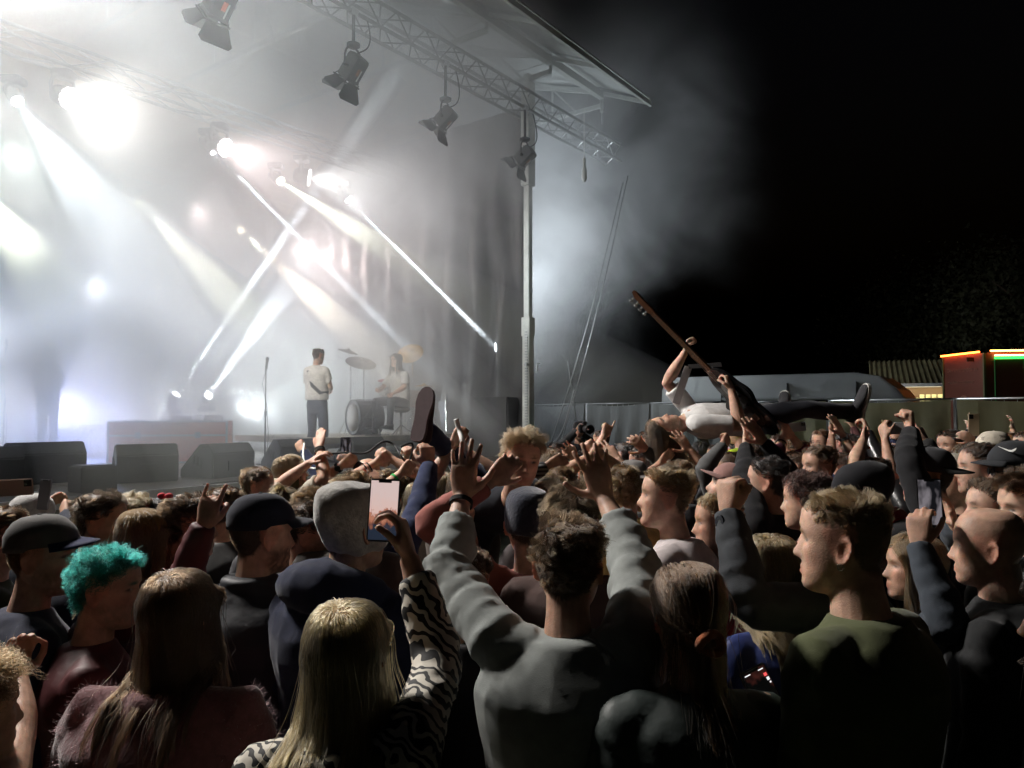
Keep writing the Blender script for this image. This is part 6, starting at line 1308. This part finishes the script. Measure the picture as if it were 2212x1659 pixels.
cymbal('dark crash cymbal tilted down over the kit', on(780, 782, KS - .1), (.28, -.45, 1), .275, 'dark_brass')
cymbal('thin cymbal seen almost edge on behind the dark crash', on(752, 758, KS + .5), (.30, -.12, 1), .19, 'dark_brass')
hh = on(916, 833, KS + .1); cymbal('hi hat pair lying level beside the drummer', hh, (.02, -.02, 1), .18, 'brass'); cymbal('lower hi hat plate under its twin', hh - Z3 * .035, (.02, .02, -1), .18, 'dark_brass', stand=False)
mic_stand(np.array([*on(925, 900, KS + .8)[:2], RZT]), on(925, 800, KS + .8)[2], 'overhead boom microphone stand beside the paper sheet', (on(905, 815, KS + .8), on(960, 738, KS + .8)), True)
mic_stand(np.array([*on(806, 900, KS - .6)[:2], RZT]), on(806, 868, KS - .6)[2], 'short microphone stand leaning to the bass drum', (on(812, 862, KS - .6), on(788, 902, KS - .6)), True)
# sheet of paper, desk on cases, water bottle
p = on(957, 785, KS + .6); pp = thing('set_list', 'white sheet of paper taped up behind the kit', 'paper', p, RZ); MB().box((0, 0, 0), (.21, .004, .20)).build('sheet', 'paper', pp, world=False)
for k in range(6): MB().box((-.02, -.004, .07 - k * .022), (.12, .002, .004)).build('print_line', 'grey_housing', pp, world=False)
c1 = on(980, 925, KS - .1); c1[2] = RZT
flight_case('mixer_case', 'tall road case with aluminium edges under the mixing desk', c1, 40, (.75, .55, .42), 'case_blue')
flight_case('top_case', 'blue case with chrome latches stacked on the tall road case', c1 + Z3 * .43, 40, (.78, .55, .20), 'case_blue')
mx = thing('mixing_desk', 'dark mixing desk with a pale raised lid on the stacked cases', 'mixer', c1 + Z3 * .635, R(40)); MB().box((0, 0, .07), (.74, .5, .14)).build('body', 'case_black', mx, world=False, bevel=.01); MB().box((.02, .12, .17), (.66, .26, .05)).build('lid', 'alu', mx, world=False, bevel=.012)
for k in range(10): MB().lathe([(.008, 0), (.008, .02)], (-.3 + k * .065, -.255, .05), (0, -1, 0), 8).build('knob', 'alu', mx, world=False)
bt = on(933, 918, KS - 1.0); bt[2] = RZT; b_ = thing('water_bottle', 'small blue water bottle on the riser', 'bottle', bt, 0)
MB().lathe([(.03, 0), (.034, .01), (.034, .15), (.026, .18), (.014, .20), (.014, .215)], bt, (0, 0, 1), 16).build('bottle', 'bottle_blue', b_, True); MB().lathe([(.016, .215), (.016, .235)], bt, (0, 0, 1), 12).build('bottle_cap', 'paper', b_, 40)
sub = on(1085, 905, .9); sub[2] = DECK; sp = thing('side_fill', 'large black speaker stack in the gloom by the mast', 'speaker', sub, R(60)); MB().box((0, 0, .55), (1.0, .8, 1.1)).build('cabinet', 'wedge', sp, world=False, bevel=.02); MB().box((0, -.405, .55), (.92, .012, 1.0)).build('grille', 'grille', sp, world=False)
# guitarist's guitar and strap
def strap_guitar(J, name, label, body_col):
    N, Hp, fw, rt = J['neck'], J['pelvis'], J['fwd'], J['right']; c = Hp + fw * .20 + Z3 * .12 - rt * .02; th = thing(name, label, 'guitar', c, 0); ax = nrm(fw * .35 - rt * .5 + Z3 * .2) if False else nrm(fw * .9 - rt * .6 - Z3 * .05); out = []
    for a in np.linspace(0, 2 * PI, 32, endpoint=False): r = .15 + .04 * math.cos(2 * a) + .03 * math.cos(4 * a); out.append((math.cos(a) * r * 1.25, math.sin(a) * r * .9))
    fw0 = fw; fw = nrm(rt + fw * .25); sd = np.cross(ax, fw); MB().prism(out, (c, ax, sd), fw * .04).build('guitar_body', body_col, th, bevel=.006); MB().bar(c + ax * .15 + fw * .03, c + ax * .75 + fw * .03, .05, .022, fw).build('neck', 'drum_wood', th); MB().bar(c + ax * .74 + fw * .03, c + ax * .90 + fw * .02, .08, .016, fw).build('headstock', 'drum_wood', th)
    fw = fw0; q = [c + ax * .2 + sd * .05, c + ax * .12 + Z3 * .2 - fw * .02, N + rt * -.11 + fw * .02 + Z3 * -.01, N - rt * .06 - fw * .13 - Z3 * .08, Hp + Z3 * .22 - fw * .155 + rt * .02, Hp + Z3 * .10 - fw * .12 + rt * .15, Hp + Z3 * .1 + rt * .21, c - ax * .18]
    MB().tube(q, .03, 8, ell=(1, .12), up=fw).build('strap', 'rubber', th, True)
strap_guitar(P_SING, 'electric_guitar', 'electric guitar on a black strap across the guitarist in white', 'case_black')
# cables on the deck
rg = random.Random(5)
for k, (u, v, lab) in enumerate(((430, 1030, 'loose black cable coiled beside the angled floor monitor'), (295, 1020, 'small cable loop behind the middle floor monitor'), (480, 1040, 'cable running along the stage edge'))):
    c = at_z(u, v, DECK); pts = []
    for i in range(26): a = i * .7; r = .10 + .06 * math.sin(i * 1.3 + k); pts.append(c + SE * (r * math.cos(a) * 1.8 + i * .012) + SN * (r * math.sin(a)) + Z3 * (.012 + .004 * (i % 3)))
    if k == 2: pts = [ST(t, .02 + .05 * math.sin(t * 3), DECK + .016) for t in np.linspace(2.0, 4.9, 30)]
    one(MB().tube(pts, .009, 6), 'floor_cable', 'rubber', lab, 'cable', True)
# ------------------------------------------------------------ behind the crowd: fence, van, toilet trailer, shed, trees
def tarp_mat(name, col, tr):
    m = mat(name, col, .75, var=.25, vscale=2.5, bump=.25, bscale=9); b = m.node_tree.nodes['Principled BSDF']; b.inputs['Transmission Weight'].default_value = 0
    n = m.node_tree.nodes; l = m.node_tree.links; t = n.new('ShaderNodeBsdfTranslucent'); t.inputs[0].default_value = (*[min(1, c * 1.4) for c in col], 1); x = n.new('ShaderNodeMixShader'); x.inputs[0].default_value = tr; l.new(b.outputs[0], x.inputs[1]); l.new(t.outputs[0], x.inputs[2]); l.new(x.outputs[0], n['Material Output'].inputs[0]); return m
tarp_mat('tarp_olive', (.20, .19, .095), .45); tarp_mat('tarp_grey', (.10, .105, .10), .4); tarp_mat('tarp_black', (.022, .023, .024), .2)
fa, fb = at(2420, 893, 10.0), at(1150, 893, 19.5); fa[2] = fb[2] = 0
NF = 6
for i in range(NF):
    a = fa + (fb - fa) * i / NF; b = fa + (fb - fa) * (i + 1) / NF; L = np.linalg.norm(b - a); d = (b - a) / L; rz = math.atan2(d[1], d[0]); hgt = 2.22
    lab = ['fence panel wrapped in olive tarp at the picture edge', 'olive tarp fence panel beneath the orange lit trailer', 'fence panel with sagging tarp in front of the van cab', 'grey tarp fence panel under the surfer’s shin', 'dark tarp fence panel behind the surfer', 'dim tarp fence panel behind the photographer'][i]
    th = thing('fence_panel', lab, 'fence', a, rz); n, k = 24, 10; V = []
    for j in range(k + 1):
        for q in range(n + 1):
            x = .04 + (L - .08) * q / n; z = .05 + (hgt - .05 - .05 * math.sin(PI * q / n) * (j / k)) * j / k; V.append((x, .06 + .03 * math.sin(q * 1.1 + j * .4 + i) * math.sin(PI * j / k) + .015 * math.sin(q * 2.7 + j), z))
    f = [(j * (n + 1) + q, j * (n + 1) + q + 1, (j + 1) * (n + 1) + q + 1, (j + 1) * (n + 1) + q) for j in range(k) for q in range(n)]
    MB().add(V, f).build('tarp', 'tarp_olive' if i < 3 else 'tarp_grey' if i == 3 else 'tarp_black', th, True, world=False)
    for x in (.0, L - .02): MB().tube([(x, .02, 0), (x, .02, hgt + .02)], .021, 8)  .build('post', 'alu' if i < 3 else 'black_metal', th, True, world=False)
    for z in (.12, hgt): MB().tube([(0, .02, z), (L - .02, .02, z)], .019, 8).build('rail', 'alu' if i < 2 else 'black_metal', th, True, world=False)
    for q in range(1, 12): MB().tube([(L * q / 12, .02, .12), (L * q / 12, .02, hgt)], .004, 5).build('wire', 'alu', th, world=False)
    MB().box((0, .02, .07), (.25, .6, .14)).build('foot', 'rubber', th, world=False, bevel=.02)
# van
def van():
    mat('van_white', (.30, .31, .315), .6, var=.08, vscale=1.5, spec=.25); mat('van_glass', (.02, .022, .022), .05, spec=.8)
    pB, pF = at(1480, 893, 17.2), at(2125, 893, 13.9); pB[2] = pF[2] = 0; d = nrm(pF - pB); L = 5.95; o = pF - d * L; rz = math.atan2(d[1], d[0]); th = thing('delivery_van', 'white high roofed delivery van parked behind the fence', 'van', o, rz)
    H = 2.78; W = 2.0
    prof = [(0, .45), (0.02, 2.5), (.10, 2.70), (.3, H), (4.0, H), (4.45, 2.70), (4.75, 2.45), (5.28, 1.72), (5.45, 1.55), (5.95, 1.25), (6.08, .95), (6.1, .5), (5.9, .42), (.1, .42)]
    an = []; rr = []
    for y, k in ((-W / 2, .0), (-W / 2 + .02, .02), (W / 2 - .02, .02), (W / 2, .0)): rr.append([(x, y + (0.09 * (z - 1.2) if z > 1.2 else 0) * (1 if y < 0 else -1), z) for x, z in prof])
    n = len(prof); V = [p for r_ in rr for p in r_]; f = [tuple(range(n - 1, -1, -1)), tuple(range(3 * n, 4 * n))]
    for j in range(3): f += [(j * n + i, j * n + (i + 1) % n, (j + 1) * n + (i + 1) % n, (j + 1) * n + i) for i in range(n)]
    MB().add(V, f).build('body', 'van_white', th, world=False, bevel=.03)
    yo = -W / 2 + .005
    def side(poly, name, m, out=.012):
        MB().prism(poly, ((0, yo + .06, 0), (1, 0, 0), (0, .09, 1)), (0, -.075 - out, 0)).build(name, m, th, world=False)
    for nm, poly in (('window', [(4.12, 1.60), (4.12, 2.12), (4.62, 2.14), (4.86, 1.58)]), ('quarter_window', [(4.93, 1.57), (4.74, 2.05), (4.78, 2.06), (5.12, 1.56)])): 
        V2 = [(x, -W / 2 - .012 + .09 * (z - 1.2), z) for x, z in poly]; V2 += [(x, y + .05, z) for x, y, z in V2]; q = len(poly)
        MB().add(V2, [tuple(range(q)), tuple(range(2 * q - 1, q - 1, -1))] + [(i, q + i, q + (i + 1) % q, (i + 1) % q) for i in range(q)]).build(nm, 'van_glass', th, world=False)
    for x in (1.4, 2.75, 4.05): MB().box((x, -W / 2 + .035, 1.55), (.012, .10, 2.1), np.array([[1, 0, 0], [0, 1, .09], [0, 0, 1]])).build('door_seam', 'black_plastic', th, world=False)
    MB().box((2.1, -W / 2 - .0, 1.22), (3.8, .03, .05)).build('side_rail', 'black_plastic', th, world=False); MB().box((2.0, -W / 2 + .075, 2.30), (3.6, .03, .035)).build('roof_gutter', 'van_white', th, world=False)
    MB().box((4.9, -W / 2 - .16, 1.66), (.10, .20, .32)).build('mirror', 'black_plastic', th, world=False, bevel=.03)
    for x in (1.1, 4.95):
        for y in (-W / 2 + .1, W / 2 - .1):
            w_ = MB().lathe([(.2, -.11), (.34, -.10), (.35, 0), (.34, .10), (.2, .11)], (x, y, .35), (0, 1, 0), 24).build('wheel', 'rubber', th, 40, world=False); MB().lathe([(.2, -.115), (.2, .115)], (x, y, .35), (0, 1, 0), 20).build('rim', 'alu', w_, 40, world=False)
    MB().box((6.04, -.6, .85), (.1, .35, .2)).build('headlight', 'chrome', th, world=False); MB().box((6.04, .6, .85), (.1, .35, .2)).build('headlight', 'chrome', th, world=False)
    th.scale = (.98, 1, 1)
van()
def text(body, parent, loc, rot, size, m, name='lettering'):
    cu = bpy.data.curves.new(name, 'FONT'); cu.body = body; cu.size = size; cu.extrude = .002; cu.align_x = 'LEFT'; cu.materials.append(M[m] if isinstance(m, str) else m); t_ = bpy.data.objects.new('t', cu); C.objects.link(t_); dg = bpy.context.evaluated_depsgraph_get(); me = bpy.data.meshes.new_from_object(t_.evaluated_get(dg)); bpy.data.objects.remove(t_); o = place(name, me, parent); o.location = loc; o.rotation_euler = rot; o['kind'] = 'stuff'; return o
def trailer():
    mat('trailer_red', (.14, .032, .016), .5, var=.12, vscale=1.2); mat('trailer_print', (.26, .12, .08), .6); mat('trailer_door', (.12, .035, .018), .45, var=.1); mat('trailer_frame', (.10, .12, .05), .5)
    a, b = at(2040, 893, 18.2), at(2128, 893, 16.8); c = at(2380, 893, 16.3); a[2] = b[2] = c[2] = 0
    z0, z1 = .35, at(2128, 762, 16.8)[2]
    th = thing('toilet_trailer', 'rust red toilet trailer edged with orange and green light strips', 'trailer', b, 0); back = a + (c - b)
    P = [a, b, c, back]
    V = [(*p[:2], z) for z in (z0, z1) for p in P]; MB().add(V, [(3, 2, 1, 0), (4, 5, 6, 7)] + [(i, (i + 1) % 4, 4 + (i + 1) % 4, 4 + i) for i in range(4)]).build('body', 'trailer_red', th)
    Z = np.array([0, 0, 1.0]); od = np.array([0, -.012, 0])
    for p in (a, b): MB().bar(np.array([*p[:2], z0]) + od, np.array([*p[:2], z1]) + od, .05, .05).build('corner_post', 'trailer_frame', th)
    d1 = nrm(b - a); d2 = nrm(c - b); n1 = np.array([d1[1], -d1[0], 0]); n2 = np.array([d2[1], -d2[0], 0])
    def strip(p, q, z, col, s, nn, name, w=.035):
        MB().bar(np.array([*p[:2], z]) + nn * .05, np.array([*q[:2], z]) + nn * .05, w, w).build('light_strip', emis(name, col, s), th)
    strip(a, b - d1 * .08, z1 + .03, (1, .17, .02), 12, n1, 'strip_orange'); strip(b + d2 * .12, c, z1 + .04, (1, .32, .06), 14, n2, 'strip_orange_b')
    strip(b + d2 * .2, b + d2 * .78, z1 - .06, (1, .62, .30), 7, n2, 'strip_white', .022); strip(b + d2 * .2, b + d2 * .78, z1 - .115, (.03, 1, .10), 2.2, n2, 'strip_green', .05)
    strip(b + d2 * 1.08, c, z1 - .115, (.03, 1, .10), 2.2, n2, 'strip_green_b', .05)
    for k, (s0, s1) in enumerate(((.2, .78), (1.08, 1.75))):
        p, q = b + d2 * s0, b + d2 * s1
        V = [np.array([*p[:2], z0 + .1]) + n2 * .02, np.array([*q[:2], z0 + .1]) + n2 * .02, np.array([*q[:2], z1 - .16]) + n2 * .02, np.array([*p[:2], z1 - .16]) + n2 * .02]; dd = MB().add(V + [x + n2 * .02 for x in V], [(0, 3, 2, 1), (4, 5, 6, 7), (0, 1, 5, 4), (1, 2, 6, 5), (2, 3, 7, 6), (3, 0, 4, 7)]).build('door', 'trailer_door', th)
        for x in (p, q): MB().bar(np.array([*x[:2], z0 + .1]) + n2 * .045, np.array([*x[:2], z1 - .16]) + n2 * .045, .025, .02).build('door_frame', mat('door_green%d' % len(M), (.05, .22, .06), .4), th)
    v_ = b + d2 * .92
    for k in range(5): MB().box(np.array([*v_[:2], z1 - .06 - k * .028]) + n2 * .04, (.11, .02, .016)).build('vent_slat', 'alu_paint', th)
    rz1 = math.atan2(d1[1], d1[0])
    Mi = parent_matrix(th).inverted()
    def lt(s, p, zz, size, dirn, nn, m='trailer_print'):
        w_ = np.array([*p[:2], zz]) + nn * .012; t_ = text(s, th, tuple(Mi @ Vector(w_)), (R(90), 0, math.atan2(dirn[1], dirn[0])), size, m); return t_
    L1 = np.linalg.norm(b - a)
    lt('Din leverandør av', a + d1 * L1 * .10, z1 - .38, L1 * .105, d1, n1); lt('mobile toaletter', a + d1 * L1 * .12, z1 - .66, L1 * .10, d1, n1); lt('WC', b + d2 * .4, z1 - .45, .17, d2, n2, 'trailer_print')
    ring = MB(); cc = np.array([*(a + d1 * L1 * .52)[:2], z1 - 1.25]) + n1 * .012
    ring.tube([cc + d1 * .20 * math.cos(t) + Z * .30 * math.sin(t) for t in np.linspace(0, 2 * PI, 24, endpoint=False)], .03, 6, closed=True, ell=(1, .3)); ring.build('emblem', 'trailer_print', th, True)
    MB().box(np.array([*(b - d1 * .35)[:2], z1 - .12]) + n1 * .03, (.22, .04, .09)).build('sign_plate', 'black_plastic', th)
    for p in (lerp(a, b, .3), lerp(b, c, .3), lerp(b, c, .8)): MB().lathe([(.28, -.1), (.3, 0), (.28, .1)], (p[0], p[1] + .3, .3), (1, 0, 0), 20).build('wheel', 'rubber', th, 40)
trailer()
def shed():
    mat('shed_roof', (.20, .17, .09), .8, var=.25, vscale=3); mat('shed_wall', (.12, .07, .04), .8); mat('blind', (.70, .66, .42), .7, var=.08)
    a, b = at(1880, 893, 20.0), at(2060, 893, 19.2); a[2] = b[2] = 0; d = nrm(b - a); nn = np.array([d[1], -d[0], 0]); L = np.linalg.norm(b - a); th = thing('shed', 'low shed with a corrugated roof and pale lit blinds', 'shed', a, 0)
    ze = at(2000, 829, 19.5)[2]; zr = ze + .75
    n = 60; V = []
    for k, (s, z) in enumerate(((.25, ze), (-2.2, zr))):
        for i in range(n + 1): V.append(a + d * L * i / n + nn * s + np.array([0, 0, z + .03 * math.sin(i * PI / 2.0)]))
    MB().add(V, [(i, i + 1, n + 2 + i, n + 1 + i) for i in range(n)]).build('roof', 'shed_roof', th)
    MB().bar(a + nn * .27 + Z3 * (ze - .04), b + nn * .27 + Z3 * (ze - .04), .04, .09).build('fascia_board', 'alu_paint', th)
    MB().bar(a + Z3 * (ze / 2), b + Z3 * (ze / 2), .12, ze).build('wall', 'shed_wall', th) if False else MB().add([a, b, b + Z3 * ze, a + Z3 * ze, a - nn * .1, b - nn * .1, b - nn * .1 + Z3 * ze, a - nn * .1 + Z3 * ze], [(0, 1, 2, 3), (7, 6, 5, 4), (0, 4, 5, 1), (1, 5, 6, 2), (2, 6, 7, 3), (3, 7, 4, 0)]).build('wall', 'shed_wall', th)
    for k in range(11):
        p = a + d * (L * .28 + k * .135) + nn * .03; MB().box(p + Z3 * (ze - .65 - (.08 if k < 5 else 0)), (.115, .015, .75)).build('blind_slat', 'blind', th)
    l = bpy.data.lights.new('shed_lamp', 'AREA'); l.energy = 7; l.color = (1, .9, .55); l.shape = 'RECTANGLE'; l.size = 1.6; l.size_y = .06; o = place('shed_lamp', l, th); p = a + d * L * .6 + nn * .24 + Z3 * (ze - .1) - a; o.location = tuple(p); o.rotation_euler = Vector(tuple(-nn * .5 - Z3)).to_track_quat('-Z', 'Y').to_euler()
    MB().bar(a + d * L * .35 + nn * .24 + Z3 * (ze - .075), a + d * L * .85 + nn * .24 + Z3 * (ze - .075), .05, .03).build('lamp_tube', emis('lamp_tube', (1, .9, .6), 1.5), th)
shed()
# trees far behind, barely lit
def tree(label, base, h, r, seed):
    rg = np.random.RandomState(seed); base = np.asarray(base, float); th = thing('tree', label, 'tree', base, 0, 'trees behind the fence')
    t = MB(); t.tube([base, base + np.array([.1, 0, h * .3]), base + np.array([-.1, .1, h * .6]), base + np.array([0, 0, h * .9])], [.22, .17, .11, .03], 9)
    for k in range(9):
        a = rg.uniform(0, 6.3); z = h * rg.uniform(.3, .75); p = base + np.array([0, 0, z]); q = p + np.array([math.cos(a) * r * .7, math.sin(a) * r * .7, h * .16]); t.tube([p, lerp(p, q, .5) + Z3 * .15, q], [.07, .045, .015], 6)
    o = t.build('trunk', 'bark', th, True)
    n = 9000; c = rg.normal(size=(34, 3)); c /= np.linalg.norm(c, axis=1)[:, None]; c = c * np.array([r, r, h * .36]) * rg.uniform(.45, 1.0, (34, 1)) + base + Z3 * h * .64
    ci = rg.randint(0, 34, n); p = c[ci] + rg.normal(size=(n, 3)) * r * .2; s = rg.uniform(.05, .12, n); u = rg.normal(size=(n, 3)); u /= np.linalg.norm(u, axis=1)[:, None]; w_ = np.cross(u, rg.normal(size=(n, 3))); w_ /= np.linalg.norm(w_, axis=1)[:, None]
    V = np.stack([p - u * s[:, None], p + w_ * s[:, None] * .55, p + u * s[:, None], p - w_ * s[:, None] * .55], 1).reshape(-1, 3)
    MB().add(V, [(4 * i, 4 * i + 1, 4 * i + 2, 4 * i + 3) for i in range(n)]).build('crown', 'leaf', th)
mat('bark', (.07, .05, .035), .9); mat('leaf', (.04, .042, .018), .7, var=.3, vscale=1.0)
for u, D, h, r, sd, lab in ((1900, 42, 8.5, 3.6, 1, 'brownish tree barely visible above the van roof'), (2030, 32, 8.6, 3.4, 2, 'dark tree above the shed roof'), (2250, 27, 8.5, 3.2, 3, 'tree above the trailer tinged by its green light')):
    p = at(u, 893, D); p[2] = 0; tree(lab, p, h, r, sd)
# ------------------------------------------------------------ finish the bodies, then the fuzz on the sweaters
run_jobs()
for J in PEOPLE:
    if 'fuzz_pts' in J:
        V, Nn = J['fuzz_pts']; rg = np.random.RandomState(J['seed']); i = rg.choice(len(V), min(len(V), 9000)); d = Nn[i] + rg.normal(size=(len(i), 3)) * .55; d /= np.linalg.norm(d, axis=1)[:, None]; ln = rg.uniform(.006, .02, len(i))[:, None]
        P = np.stack([V[i], V[i] + d * ln * .5, V[i] + d * ln + rg.normal(size=(len(i), 3)) * .003], 1)
        curves('fuzz', P, .0004, hair_mat(tuple(min(1, c * 1.3) for c in J['shirt'])), J['root'], .5)
bpy.context.view_layer.update()
